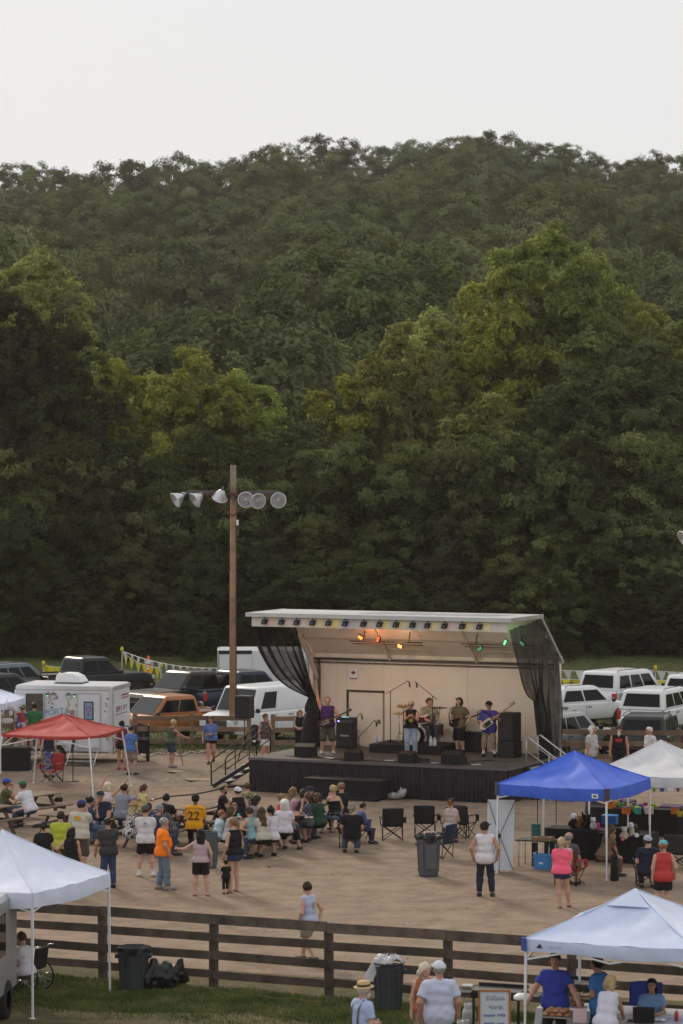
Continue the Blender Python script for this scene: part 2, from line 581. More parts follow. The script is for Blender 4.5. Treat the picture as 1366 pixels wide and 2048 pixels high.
def crown_mesh(name, lobes, n, size, seed, clumps=220, cr=.05, flat=.75, droop=.25, dome=.5):
    """leaf-sized faces on twig clumps spread over lobes [(centre, (rx,ry,rz), weight)]; mesh with per-leaf 'shade'"""
    r = np.random.default_rng(seed)
    C = np.array([l[0] for l in lobes], float); R = np.array([l[1] for l in lobes], float)
    W = np.array([l[2] for l in lobes], float); W /= W.sum()
    k = r.choice(len(lobes), clumps, p=W)
    d = r.normal(size=(clumps, 3)); d /= np.linalg.norm(d, axis=1)[:, None]
    d[:, 2] = np.where(d[:, 2] < -.5, -d[:, 2], d[:, 2])
    CC = C[k] + d * R[k] * r.uniform(.72, 1.08, clumps)[:, None]
    CS = cr * r.uniform(.55, 1.35, clumps)
    cd = d * .6 + r.normal(size=(clumps, 3)) * .25 + np.array([0, 0, .55])      # direction a clump reaches in
    cd /= np.linalg.norm(cd, axis=1)[:, None]
    CC = CC + cd * CS[:, None] * .4
    w = CS ** 2; w /= w.sum()
    q = r.choice(clumps, n, p=w)
    e = r.normal(size=(n, 3)); e /= np.linalg.norm(e, axis=1)[:, None]
    dotp = (e * cd[q]).sum(1)
    e = np.where((dotp < -.25)[:, None], e - 1.6 * dotp[:, None] * cd[q], e)
    e /= np.linalg.norm(e, axis=1)[:, None]
    rad = CS[q] * (1 - .55 * r.uniform(0, 1, n) ** 1.7) * (1 + .35 * np.sin(e[:, 0] * 6 + q) * np.sin(e[:, 1] * 7 + 2 * q))
    P1 = CC[q] + e * rad[:, None] * np.array([1, 1, flat])
    oc = P1 - np.array([0, 0, .42]); oc /= np.linalg.norm(oc, axis=1)[:, None] + 1e-9
    nn = e * (1.1 - .45 * dome) + d[q] * .4 + oc * dome + r.normal(size=(n, 3)) * (.45 - .12 * dome) + np.array([0, 0, .25])
    nn /= np.linalg.norm(nn, axis=1)[:, None]
    t = np.cross(nn, r.normal(size=(n, 3))); t /= np.linalg.norm(t, axis=1)[:, None] + 1e-9
    b = np.cross(nn, t)
    s = size * r.uniform(.6, 1.35, n)[:, None]
    V = np.empty((n, 4, 3), np.float32)
    V[:, 0] = P1 - t * s * .85
    V[:, 1] = P1 - b * s * .5 + nn * s * .08
    V[:, 2] = P1 + t * s * .85 - np.array([0, 0, droop]) * s
    V[:, 3] = P1 + b * s * .5 + nn * s * .08
    F = np.arange(n * 4).reshape(n, 4)
    me = npmesh(name, V.reshape(-1, 3), F)
    a = me.attributes.new('shade', 'FLOAT', 'FACE')
    cs = r.uniform(0, 1, clumps)
    a.data.foreach_set('value', np.clip(cs[q] * .55 + r.uniform(0, .45, n), 0, 1).astype(np.float32))
    return me

def round_lobes(seed, h=1.0, w=.5, n=15, base=.25, top=.75):
    """broad crown: lobes on a dome, unit height h, half width w"""
    r = random.Random(seed)
    L = [((0, 0, h * .5), (w * .6, w * .6, h * .28), 1.2)]
    for i in range(n):
        t = (i + .5) / n
        z = base + (1 - base) * t ** .9
        rr = w * math.sqrt(max(0.02, 1 - ((z - .5) / .56) ** 2)) * .85
        a = i * 2.399 + r.uniform(-.4, .4)
        s = w * r.uniform(.30, .50) * (1 - .25 * t)
        L.append(((rr * math.cos(a), rr * math.sin(a), h * min(z, .9)), (s, s, s * r.uniform(.62, .9)), s * s * 10))
    return L
def tall_lobes(seed, h=1.0, w=.28, n=26, pointed=.9, base=.08):
    r = random.Random(seed)
    L = [((0, 0, h * .45), (w * .55, w * .55, h * .40), 2.5)]
    for i in range(n):
        t = (i + .5) / n
        z = base + (.97 - base) * t
        prof = math.sin(math.pi * min(1, .18 + .82 * (1 - t) ** .8)) if t < .35 else (1 - ((t - .35) / .65) ** (1.6 / pointed)) ** .75
        rr = w * (.25 + .75 * prof) * .72
        a = i * 2.399 + r.uniform(-.5, .5)
        s = w * r.uniform(.24, .42) * (1 - .45 * t)
        L.append(((rr * math.cos(a) * (1 if t < .95 else .2), rr * math.sin(a) * (1 if t < .95 else .2), h * z), (s, s, s * r.uniform(.7, 1.2)), s * s * 16 + .05))
    return L
def trunk_mesh(name, h, r0, limbs, seed):
    """unit tree: trunk to height h with limbs rising into the crown"""
    r = random.Random(seed)
    b = MB()
    pts = [(r.uniform(-.008, .008) * i, r.uniform(-.008, .008) * i, h * i / 6) for i in range(7)]
    b.tube(pts, [r0 * (1.35 if i == 0 else 1 - .11 * i) for i in range(7)], 8)
    for i in range(limbs):
        z = h * r.uniform(.35, .95); a = i * 2.4 + r.uniform(-.3, .3); l = r.uniform(.12, .24)
        p0 = Vector((0, 0, z)); d = Vector((math.cos(a) * .75, math.sin(a) * .75, .7))
        b.tube([p0, p0 + d * l * .5, p0 + d * l + Vector((0, 0, l * .25))], [r0 * .42, r0 * .28, r0 * .1], 6)
    return b.mesh(name)

near_kinds = []
for i in range(5):
    near_kinds.append((crown_mesh('crown', tall_lobes(20 + i, w=(.27, .24, .30, .22, .26)[i], n=(30, 26, 34, 24, 30)[i], pointed=(.9, .7, 1.1, .8, 1.0)[i]), 62000, .0084, 40 + i, 760, .0265, .85),
                       trunk_mesh('trunk', .82, .016, 9, 60 + i)))
mid_kinds = []
for i in range(4):
    mid_kinds.append((crown_mesh('crown', round_lobes(80 + i, w=(.42, .48, .40, .52)[i], n=17, base=.10), 36000, .0122, 90 + i, 460, .045, .75), trunk_mesh('trunk', .7, .022, 7, 95 + i)))
hill_kinds = []
for i in range(6):
    hill_kinds.append((crown_mesh('crown', round_lobes(120 + i, w=(.44, .5, .40, .54, .46, .42)[i], n=(12, 15, 10, 16, 13, 12)[i], base=.22), 15000, .0180, 130 + i, 210, .066, .82, .25, 1.3), trunk_mesh('trunk', .6, .018, 5, 140 + i)))

def tree(kind, loc, h, w=None, rz=0, label=None, group=None, leaf=None, bark=None, name='tree', cat='tree'):
    cm, tm = kind
    o = empty(name, loc, rz, label, cat, group)
    s = h
    o.scale = (w or s, w or s, s)
    for nm, me, m in (('trunk', tm, bark or M_bark), ('crown', cm, leaf or M_leaf)):
        k = bpy.data.objects.new(nm, me)
        COL.objects.link(k); k.parent = o
        if not me.materials: me.materials.append(m)
        k.material_slots[0].link = 'OBJECT'
        k.material_slots[0].material = m
    return o

def topped(px, py, D):
    """ground point at pixel column px and distance D, and the height of a tree whose top shows at row py"""
    p = P(px, py, D)
    gz = float(land_h(p.x, D))
    return Vector((p.x, D, gz - .1)), p.z - gz + .1

# the near wood: every tree that shows a top of its own
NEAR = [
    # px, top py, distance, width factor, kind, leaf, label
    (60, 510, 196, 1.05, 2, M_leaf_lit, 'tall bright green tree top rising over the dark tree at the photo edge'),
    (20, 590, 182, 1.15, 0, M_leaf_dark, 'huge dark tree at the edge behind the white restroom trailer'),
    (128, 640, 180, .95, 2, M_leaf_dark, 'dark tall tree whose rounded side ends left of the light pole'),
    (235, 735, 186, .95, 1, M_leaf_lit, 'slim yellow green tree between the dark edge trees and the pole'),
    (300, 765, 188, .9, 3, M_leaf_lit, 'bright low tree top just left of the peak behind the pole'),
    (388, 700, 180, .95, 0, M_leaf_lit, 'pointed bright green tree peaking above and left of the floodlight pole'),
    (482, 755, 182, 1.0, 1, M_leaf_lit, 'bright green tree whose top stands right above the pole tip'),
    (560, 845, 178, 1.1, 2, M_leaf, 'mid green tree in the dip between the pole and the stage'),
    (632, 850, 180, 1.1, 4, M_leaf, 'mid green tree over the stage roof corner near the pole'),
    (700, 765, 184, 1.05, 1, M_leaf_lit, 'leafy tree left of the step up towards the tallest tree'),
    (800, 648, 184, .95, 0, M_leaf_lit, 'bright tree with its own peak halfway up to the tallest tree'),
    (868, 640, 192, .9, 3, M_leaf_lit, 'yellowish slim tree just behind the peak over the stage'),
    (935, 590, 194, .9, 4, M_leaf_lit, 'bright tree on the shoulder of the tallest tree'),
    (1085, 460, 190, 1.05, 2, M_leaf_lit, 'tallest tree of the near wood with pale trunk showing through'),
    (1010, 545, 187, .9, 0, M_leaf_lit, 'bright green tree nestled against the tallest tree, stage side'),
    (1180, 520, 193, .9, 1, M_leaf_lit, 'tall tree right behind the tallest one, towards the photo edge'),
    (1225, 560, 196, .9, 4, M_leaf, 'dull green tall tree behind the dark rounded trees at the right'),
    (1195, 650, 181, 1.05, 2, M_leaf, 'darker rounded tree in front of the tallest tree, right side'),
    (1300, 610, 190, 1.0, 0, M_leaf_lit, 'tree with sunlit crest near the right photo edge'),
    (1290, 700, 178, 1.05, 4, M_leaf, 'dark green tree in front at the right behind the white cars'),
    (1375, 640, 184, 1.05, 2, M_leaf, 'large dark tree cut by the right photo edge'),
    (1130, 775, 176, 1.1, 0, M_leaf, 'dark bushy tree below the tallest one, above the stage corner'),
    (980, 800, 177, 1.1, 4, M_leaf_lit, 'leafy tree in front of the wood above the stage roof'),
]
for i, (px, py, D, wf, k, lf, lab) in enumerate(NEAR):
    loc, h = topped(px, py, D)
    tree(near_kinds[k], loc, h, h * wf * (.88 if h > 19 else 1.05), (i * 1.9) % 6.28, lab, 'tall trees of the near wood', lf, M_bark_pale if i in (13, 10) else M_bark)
# lower trees along the wood's front edge
EDGE = [
    (40, 905, 172, 'dark leafy lower tree behind the white restroom trailer'), (150, 890, 171, 'lower tree with long drooping leaves behind the black pickup'),
    (255, 930, 172, 'lower tree behind the orange traffic cone'), (345, 890, 173, 'lower tree left of the floodlights'), (440, 960, 171, 'lower tree directly behind the pole shaft'),
    (535, 950, 172, 'lower tree behind the right floodlights'), (640, 900, 172, 'lower tree above the stage curtain side by the pole'), (740, 900, 172, 'lower tree above the middle of the stage roof'),
    (845, 930, 171, 'lower tree above the drummer end of the roof'), (950, 900, 172, 'lower tree above the right half of the stage roof'), (1050, 880, 171, 'lower tree above the stage roof end'),
    (1145, 900, 172, 'lower tree behind the white crossover'), (1240, 870, 171, 'lower tree behind the tall white car'), (1335, 930, 172, 'lower tree at the right photo edge by the floodlight'),
    (95, 1040, 168, 'small tree at the wood edge behind the dark cars'), (290, 1060, 168, 'small tree at the wood edge behind the white pennants'), (590, 1060, 168, 'small tree at the wood edge behind the white cargo trailer'),
    (700, 1040, 168, 'small tree at the wood edge behind the stage roof'), (900, 1050, 168, 'small tree hidden low behind the stage roof'), (1190, 1030, 168, 'small tree at the wood edge beyond the stage post'), (1300, 1050, 168, 'small tree at the wood edge behind the white minivan'),
    (-20, 1010, 168, 'small tree at the photo edge behind the parked dark car'), (1395, 1010, 168, 'small tree at the right photo edge behind the minivan'), (480, 1080, 167, 'small tree at the wood edge right behind the pole foot'), (1080, 1060, 167, 'small tree at the wood edge behind the stage curtain'),
]
for i, (px, py, D, lab) in enumerate(EDGE):
    loc, h = topped(px, py, D)
    tree(mid_kinds[i % 4], loc, h, h * (1.0 if py > 1000 else .85), (i * 2.3) % 6.28, lab, 'lower trees along the wood edge', (M_leaf, M_leaf_dark, M_leaf, M_leaf_dark, M_leaf)[i % 5])
# shrubs and saplings at the foot of the wood
rs = random.Random(11)
M_leaf_shrub = leaf_mat('leaf_shrub', (.034, .045, .013), (.075, .095, .026), .35)
for i in range(34):
    px = -40 + i * 44 + rs.uniform(-16, 16)
    D = rs.uniform(160, 169)
    h = rs.choice((1.2, 2.0, 3.0, 4.5, 6.0)) * rs.uniform(.8, 1.2)
    p = P(px, 1000, D)
    tree(mid_kinds[i % 4], (p.x, D, -h * .1), h, h * rs.uniform(.9, 1.5), rs.uniform(0, 6), 'low green shrub at the foot of the near wood', 'shrubs at the foot of the wood', (M_leaf_shrub, M_leaf_dark)[i % 2], name='shrub', cat='shrub')
    
# the hillside: trees one can tell apart are things, the far mass behind them is one wood
rs = random.Random(23)
pts = []
def ok(x, y, d):
    for (a, b, e) in pts[-900:]:
        if (a - x) ** 2 + (b - y) ** 2 < (min(d, e) * .8) ** 2:
            return False
    return True
tries = 0
y = 206.0
while y < 655:
    half = y * .125 + 4
    d = 11.0 + 1.6 * (y - 200) / 450
    for t in range(int(half * 2 / d * 2.2)):
        x = rs.uniform(-half, half)
        yy = y + rs.uniform(-d * .5, d * .5)
        if ok(x, yy, d):
            pts.append((x, yy, d))
    y += d * .62
pts.sort(key=lambda p: p[1])
def hfade(y): return 1 - .48 * min(1, max(0, (y - 380) / 240))
near_n = 300
HB = 'broadleaf tree in the dense wood on the hillside'
for i, (x, y, d) in enumerate(pts[:near_n]):
    h = rs.choice((10, 12, 14, 17, 19)) * rs.uniform(.85, 1.1) * hfade(y)
    k = hill_kinds[rs.randrange(6)]
    tree(k, (x, y, float(land_h(x, y)) - 1.2), h, (6 + h * .5) * rs.uniform(.9, 1.15), rs.uniform(0, 6.28), HB, 'trees on the hillside', (M_leaf_hill, M_leaf_hill2, M_leaf_hill)[i % 3])
rest = pts[near_n:]
src = bpy.data.collections.new('far_wood_kinds')
for i, (cm, tm) in enumerate(hill_kinds):
    so = bpy.data.objects.new('far_crown_%02d' % i, cm)
    src.objects.link(so)
    so.material_slots[0].link = 'OBJECT'
    so.material_slots[0].material = M_leaf_hill
V = np.array([(x, y, float(land_h(x, y)) - 1.2) for x, y, d in rest], np.float32)
me = bpy.data.meshes.new('forest')
me.from_pydata([tuple(v) for v in V], [], [])
for nm, typ, fn in (('kind_index', 'INT', lambda d: rs.randrange(6)), ('turn', 'FLOAT_VECTOR', lambda d: (0, 0, rs.uniform(0, 6.28))),
                    ('size', 'FLOAT_VECTOR', lambda d: None)):
    a = me.attributes.new(nm, typ, 'POINT')
    for j in range(len(rest)):
        if nm == 'size':
            h = rs.choice((9, 11, 13, 16, 18)) * rs.uniform(.85, 1.1) * hfade(rest[j][1])
            w = (6 + h * .5) * rs.uniform(.9, 1.15)
            a.data[j].vector = (w, w, h)
        elif typ == 'INT':
            a.data[j].value = fn(0)
        else:
            a.data[j].vector = fn(0)
fo = bpy.data.objects.new('forest', me)
COL.objects.link(fo)
tag(fo, 'far dense wood covering the upper hillside up to the ridge', 'forest', kind='stuff')
ng = bpy.data.node_groups.new('forest', 'GeometryNodeTree')
ng.interface.new_socket('Geometry', in_out='INPUT', socket_type='NodeSocketGeometry')
ng.interface.new_socket('Geometry', in_out='OUTPUT', socket_type='NodeSocketGeometry')
gi, go = ng.nodes.new('NodeGroupInput'), ng.nodes.new('NodeGroupOutput')
ci = ng.nodes.new('GeometryNodeCollectionInfo'); ci.inputs['Collection'].default_value = src
ci.inputs['Separate Children'].default_value = True; ci.inputs['Reset Children'].default_value = True
ip = ng.nodes.new('GeometryNodeInstanceOnPoints'); ip.inputs['Pick Instance'].default_value = True
def named(nm, typ):
    q = ng.nodes.new('GeometryNodeInputNamedAttribute'); q.data_type = typ; q.inputs['Name'].default_value = nm
    return [o for o in q.outputs if o.enabled][0]
ng.links.new(gi.outputs[0], ip.inputs['Points']); ng.links.new(ci.outputs[0], ip.inputs['Instance'])
ng.links.new(named('kind_index', 'INT'), ip.inputs['Instance Index'])
e2r = ng.nodes.new('FunctionNodeEulerToRotation')
ng.links.new(named('turn', 'FLOAT_VECTOR'), e2r.inputs[0]); ng.links.new(e2r.outputs[0], ip.inputs['Rotation'])
ng.links.new(named('size', 'FLOAT_VECTOR'), ip.inputs['Scale'])
ng.links.new(ip.outputs[0], go.inputs[0])
md = fo.modifiers.new('scatter', 'NODES'); md.node_group = ng
# trees that stand out against the sky along the crest
RIDGE = [(55, 322, 1.0), (158, 330, .9), (182, 338, .8), (262, 313, 1.5), (355, 308, 1.1), (312, 326, .7), (440, 322, .8), (518, 292, .9), (575, 278, 1.2), (655, 266, 1.3), (705, 292, .8), (770, 286, .8), (820, 280, .9),
         (905, 284, .9), (940, 266, 1.0), (975, 259, 1.3), (1040, 276, 1.1), (1105, 286, 1.1), (1155, 300, .9), (1190, 308, .9), (1260, 314, 1.0), (1300, 308, 1.0), (1345, 300, 1.2), (5, 335, .8), (110, 333, .8), (1225, 330, .8), (860, 282, 1.0), (480, 322, .7)]
for i, (px, py, sz) in enumerate(RIDGE):
    D = 640
    p = P(px, py, D)
    gz = float(land_h(p.x, D))
    h = max(9.5 * sz + 5, p.z - gz + 3)
    tree(hill_kinds[(i * 5 + 1) % 6], (p.x, D, p.z - h * 1.10), h, h * (.55 + .22 * sz), i * 1.3, 'tree silhouetted against the sky on the crest of the hill', 'trees on the skyline', (M_leaf_hill2, M_leaf_dark)[i % 2])

# evening haze over the valley
hb = MB(); hb.box((0, 420, 54), (880, 1000, 112))
M_haze = bpy.data.materials.new('haze'); M_haze.use_nodes = True
N = M_haze.node_tree.nodes; N.clear()
ho = N.new('ShaderNodeOutputMaterial'); hv = N.new('ShaderNodeVolumePrincipled')
hv.inputs['Color'].default_value = (.95, .89, .80, 1); hv.inputs['Density'].default_value = .00013; hv.inputs['Anisotropy'].default_value = .2
M_haze.node_tree.links.new(hv.outputs[0], ho.inputs['Volume'])
hz = hb.build('haze', M_haze)
tag(hz, 'thin pale evening haze in the valley air', 'haze', kind='stuff')
# ------------------------------------------------------------------ mobile stage
M_cream = mat('stage_panel', (.76, .66, .55), .6, var=.07, scale=.8, spec=.3)
M_cream2 = mat('stage_frame', (.68, .60, .50), .55, var=.1, scale=2)
M_alu = mat('aluminium', (.60, .60, .60), .35, .7, var=.08, scale=2)
M_rooftop = mat('roof_skin', (.50, .50, .50), .45, .25, var=.25, scale=.9, col2=(.36, .37, .38))
M_black = mat('black_metal', (.012, .011, .012), .5, .0, var=.2)
M_blackplastic = mat('black_plastic', (.016, .015, .016), .55, var=.25, scale=8)
M_grille = mat('speaker_grille', (.022, .020, .021), .75, var=.3, scale=60)
M_blackcloth = mat('black_cloth', (.016, .014, .016), .95, var=.3, scale=5, bump=.2)
M_skirt = mat('skirt_cloth', (.030, .022, .027), .9, var=.25, scale=3)
M_deck = mat('deck', (.085, .070, .062), .6, var=.35, scale=1.5, bump=.1)
M_pipe = mat('dark_pipe', (.10, .075, .06), .5, .4)
M_white = mat('white_paint', (.74, .74, .75), .5, var=.04)
M_paper = mat('paper', (.70, .70, .72), .8)
M_red = mat('red_print', (.22, .03, .03), .6)
M_chrome = mat('chrome', (.6, .6, .62), .18, .95)
M_steel = mat('galvanised', (.42, .42, .43), .42, .7, var=.15, scale=4)

def mesh_cloth(name, col, a):
    m = bpy.data.materials.new(name); m.use_nodes = True
    N, L = m.node_tree.nodes, m.node_tree.links
    p = N['Principled BSDF']; p.inputs['Base Color'].default_value = tuple(col) + (1,); p.inputs['Roughness'].default_value = .9
    t = N.new('ShaderNodeBsdfTransparent'); mx = N.new('ShaderNodeMixShader')
    tc = N.new('ShaderNodeTexCoord'); nz = N.new('ShaderNodeTexNoise'); nz.inputs['Scale'].default_value = 2.2
    L.new(tc.outputs['Object'], nz.inputs['Vector'])
    mr = N.new('ShaderNodeMapRange'); mr.inputs[3].default_value = a - .14; mr.inputs[4].default_value = a + .14
    L.new(nz.outputs[0], mr.inputs[0]); L.new(mr.outputs[0], mx.inputs[0])
    L.new(t.outputs[0], mx.inputs[1]); L.new(p.outputs[0], mx.inputs[2])
    L.new(mx.outputs[0], N['Material Output'].inputs[0])
    return m
M_sheer = mesh_cloth('sheer_black', (.014, .012, .012), .82)

ST = Vector((-2.94, 96.5, 0)); SANG = math.radians(-24.0); SW, SH = 8.85, 1.1
stage = empty('mobile_stage', ST, SANG, 'mobile trailer stage with raised cream ceiling, black skirt and gathered black curtains', 'stage')
SM = Matrix.Translation(ST) @ Matrix.Rotation(SANG, 4, 'Z')
def onstage(x, y, z=SH): return SM @ Vector((x, y, z))

b = MB(); b.box((SW / 2, 2.4, 1.05), (SW, 4.8, .1)); b.build('deck', M_deck, stage)
b = MB(); b.box((SW / 2, -.03, 1.06), (SW + .1, .05, .075)); b.build('deck_edge', mat('deck_trim', (.12, .10, .105), .5), stage)
b = MB(); b.box((SW + .03, 2.3, 1.06), (.05, 4.6, .075)); b.build('deck_edge', mat('deck_trim', (.1, .1, .1)), stage)
def pleats(p0, p1, z0, z1, amp, per, seed):
    r = np.random.default_rng(seed)
    p0, p1 = np.array(p0), np.array(p1)
    L = np.linalg.norm(p1 - p0); n = int(L / per * 8)
    t = np.linspace(0, 1, n); d = (p1 - p0) / L; nr = np.array([d[1], -d[0]])
    ph = np.cumsum(r.uniform(.6, 1.4, n)) * 2 * math.pi / 8
    zs = [z1, (z0 + z1) / 2, z0]
    V = []
    for q, z in enumerate(zs):
        w = amp * (.35 + .5 * q) * np.sin(ph + .2 * q) + amp * .3 * np.sin(ph * .31 + q)
        pos = p0[None] + np.outer(t * L, d) + np.outer(w, nr)
        V.append(np.concatenate([pos, np.full((n, 1), z)], 1))
    V = np.concatenate(V)
    F = [(q * n + i, (q + 1) * n + i, (q + 1) * n + i + 1, q * n + i + 1) for q in range(2) for i in range(n - 1)]
    return npmesh('skirt', V, np.array(F), True)
for p0, p1, sd in (((0, -.03), (SW, -.03), 1), ((SW + .02, 0), (SW + .02, 4.6), 2), ((0, 4.6), (0, 0), 3)):
    o = bpy.data.objects.new('skirt', pleats(p0, p1, .02, 1.02, .035, .14, sd)); link(o, stage, M_skirt)
# trailer body behind the deck
b = MB()
b.box((SW / 2, 4.92, 2.55), (SW - .1, .08, 2.95))
b.build('back_wall', M_cream, stage)
for x0, x1 in ((.05, .9), (.95, 1.25), (2.62, 5.6), (5.63, SW - .05)):
    b = MB(); b.box(((x0 + x1) / 2, 4.87, 2.62), (x1 - x0 - .015, .02, 2.75)); b.build('wall_panel', M_cream, stage)
dr = MB(); dr.box((1.94, 4.87, 2.02), (1.2, .03, 1.75)); door = dr.build('door', M_cream, stage)
dh = MB(); dh.box((2.42, 4.84, 1.95), (.12, .03, .14)); dh.build('door_handle', mat('latch', (.2, .19, .18), .4, .5), door)
df = MB(); df.bar((1.28, 4.85, 1.14), (1.28, 4.85, 2.95), .06, .05, (0, 1, 0)); df.bar((1.25, 4.85, 2.95), (2.62, 4.85, 2.95), .05, .06); df.bar((2.6, 4.85, 1.14), (2.6, 4.85, 2.95), .02, .03, (0, 1, 0))
df.build('door_frame', mat('door_gasket', (.05, .035, .03), .7), door)
b = MB(); b.box((1.94, 4.87, 3.47), (1.2, .02, 1.0)); b.build('wall_panel', M_cream, stage)
sg = MB(); sg.box((1.5, 4.84, 3.5), (.30, .012, .36)); sign = sg.build('wall_sign', M_white, stage)
se = MB(); se.add([(1.5 + .085 * math.cos(a) * (1 + .3 * math.sin(5 * a)), 4.832, 3.56 + .05 * math.sin(a) * (1 + .3 * math.cos(4 * a))) for a in np.linspace(0, 6.28, 18)[:-1]], [tuple(range(17))])
se.build('emblem', M_red, sign)
se = MB(); se.box((1.5, 4.831, 3.36), (.27, .004, .035)); se.build('emblem_bar', M_red, sign)
for x in (.06, SW - .06):
    b = MB(); b.box((x, 4.78, 2.6), (.10, .24, 3.0)); b.build('side_wall', M_cream, stage)
    b = MB(); b.box((x, 4.62, 2.25), (.14, .10, 4.1)); b.build('corner_post', M_alu if x > 1 else M_cream2, stage)
b = MB(); b.box((SW / 2, 4.86, 4.24), (SW, .36, .08)); b.build('trailer_roof', M_rooftop, stage)
b = MB(); b.box((SW / 2, 5.0, 2.1), (SW - .1, .07, 3.9)); b.build('trailer_body', M_cream2, stage)
for z, y, r_ in ((4.02, 4.68, .035), (3.9, 4.72, .02)):
    b = MB(); b.tube([(.1, y, z), (SW - .1, y, z)], r_, 6); b.build('curtain_rail', M_pipe, stage)
b = MB(); b.box((SW / 2, 4.72, 4.14), (SW - .1, .1, .12)); b.build('header_beam', M_cream2, stage)
# raised roof: flat top and the inclined ceiling behind it
b = MB(); b.box((SW / 2, 1.4, 5.70), (SW + .2, 2.85, .09)); roof = b.build('roof', M_rooftop, stage)
b = MB(); b.box((SW / 2, -.045, 5.69), (SW + .26, .05, .13)); b.box((SW / 2 - SW / 2 - .12, 1.4, 5.69), (.05, 2.9, .13)); b.box((SW + .12, 1.4, 5.69), (.05, 2.9, .13))
b.build('roof_rim', M_alu, roof)
rg = random.Random(4)
for i in range(9):
    x = 3.4 + i * .52; h = rg.uniform(.25, .5)
    b = MB(); b.poly([(x, .9, 5.749), (x + .34, .9, 5.749), (x + .34 + h, 2.2, 5.749), (x + h, 2.2, 5.749)]); b.build('roof_lettering', mat('worn_lettering', (.22, .24, .27), .5, .2), roof)
prof = [(2.72, 5.66), (3.05, 5.30), (3.20, 5.24), (3.75, 4.78), (3.95, 4.70), (4.66, 4.20)]
for (y0, z0), (y1, z1) in zip(prof, prof[1:]):
    b = MB()
    for k in range(2):
        x0, x1 = .08 + k * (SW - .16) / 2, .08 + (k + 1) * (SW - .16) / 2 - .02
        b.prism([(x0, y0, z0), (x1, y0, z0), (x1, y1, z1), (x0, y1, z1)], (0, .05, .05))
    b.build('ceiling_panel', M_cream, stage)
for x in (.05, SW * .33, SW * .68, SW - .05):
    b = MB(); b.bar((x, 2.75, 5.55), (x, 4.66, 4.05), .10 if x < .2 or x > 8 else .05, .12); b.build('ceiling_rib', M_cream2, stage)
b = MB(); b.bar((SW + .1, 2.7, 5.62), (SW + .1, 4.68, 4.1), .12, .10); b.build('roof_arm', M_alu, stage)
b = MB(); b.bar((-.06, 2.7, 5.62), (-.06, 4.68, 4.1), .12, .10); b.build('roof_arm', M_cream2, stage)
b = MB(); b.bar((.22, 3.3, 4.9), (.22, 4.75, 3.35), .10, .10); b.build('roof_strut', M_cream2, stage)
b = MB(); b.bar((SW - .22, 3.3, 4.9), (SW - .22, 4.75, 3.35), .10, .10); b.build('roof_strut', M_cream2, stage)
b = MB(); b.tube([(.25, 4.78, 4.0), (.28, 4.75, 3.5), (.26, 4.8, 3.0), (.27, 4.76, 2.6)], .05, 6); b.build('cable_bundle', M_pipe, stage)
# fascia with its row of lamps; their light spill is painted as tinted panels
b = MB(); b.box((SW / 2, .10, 5.48), (SW - .05, .06, .34)); b.build('fascia', mat('fascia', (.70, .66, .60), .5), stage)
spill_tints = [(.80, .58, .50), (.78, .66, .62), (.82, .66, .60), (.86, .70, .40), (.90, .75, .30), (.62, .58, .62), (.80, .66, .55), (.88, .74, .34), (.84, .72, .40), (.66, .62, .58), (.86, .70, .38), (.84, .62, .55), (.86, .72, .40), (.90, .80, .42)]
for i in range(14):
    x = .55 + i * .565 + rg.uniform(-.05, .05)
    b = MB(); b.prism([(x - .10, .065, 5.34), (x + .30, .065, 5.34), (x + .36, .065, 5.60), (x - .04, .065, 5.60)], (0, -.004, 0))
    b.build('tint_panel', mat('tint_%d' % i, spill_tints[i], .5), stage)
    b = MB()
    b.prism([(x - .12, -.04, 5.39), (x + .05, -.04, 5.39), (x + .10, -.04, 5.55), (x - .07, -.04, 5.55)], (0, .1, .0))
    b.box((x, .0, 5.60), (.03, .05, .06))
    lampo = b.build('par_lamp', M_blackplastic, stage)
    b = MB(); b.lathe([(.0, 0), (.035, 0), (.04, .02)], 10, (x - .01, -.044, 5.46), M=Matrix.Rotation(math.radians(90), 4, 'X')); b.build('lens', mat('lamp_lens', (.18, .18, .2), .2, .3), lampo)
# light bars under the ceiling with lit flood panels
def emat(name, c, s):
    return mat(name, c, .4, emit=c, estr=s)
for x0, x1 in ((2.1, 4.7), (6.05, 8.6)):
    b = MB(); b.tube([(x0, 3.15, 4.72), (x1, 3.15, 4.72)], .022, 6); b.tube([(x0 + .1, 3.18, 4.64), (x1, 3.18, 4.64)], .018, 6)
    for x in (x0 + .5, x1 - .5): b.tube([(x, 3.16, 4.7), (x, 3.3, 5.05)], .02, 6)
    b.build('light_bar', M_pipe, stage)
for (x, z, tilt, c, e) in ((2.55, 4.86, .5, (1.0, .26, .05), 2.6), (3.2, 4.80, -1.2, (1.0, .10, .02), 2.0), (3.95, 4.60, .35, (1.0, .36, .12), 1.6),
                           (6.75, 4.58, -.6, (.10, .5, .2), .3), (7.62, 4.80, -1.1, (.22, .9, .36), 1.2), (8.2, 4.80, .7, (.22, .9, .36), 1.0)):
    b = MB(); b.box((0, 0, 0), (.19, .06, .12), bev=.01); b.bar((-.11, 0, -.02), (-.11, 0, .09), .014, .014); b.bar((.11, 0, -.02), (.11, 0, .09), .014, .014); b.bar((-.11, 0, .09), (.11, 0, .09), .014, .014)
    fl = b.build('flood_lamp', M_blackplastic, stage, (x, 3.05, z), (tilt * .55, tilt, 0))
    b = MB()
    for k in range(4): b.box((-.063 + k * .042, -.032, 0), (.034, .006, .10))
    b.build('lit_panel', emat('lit_%.2f_%.2f' % (c[0], c[1]), c, e), fl)
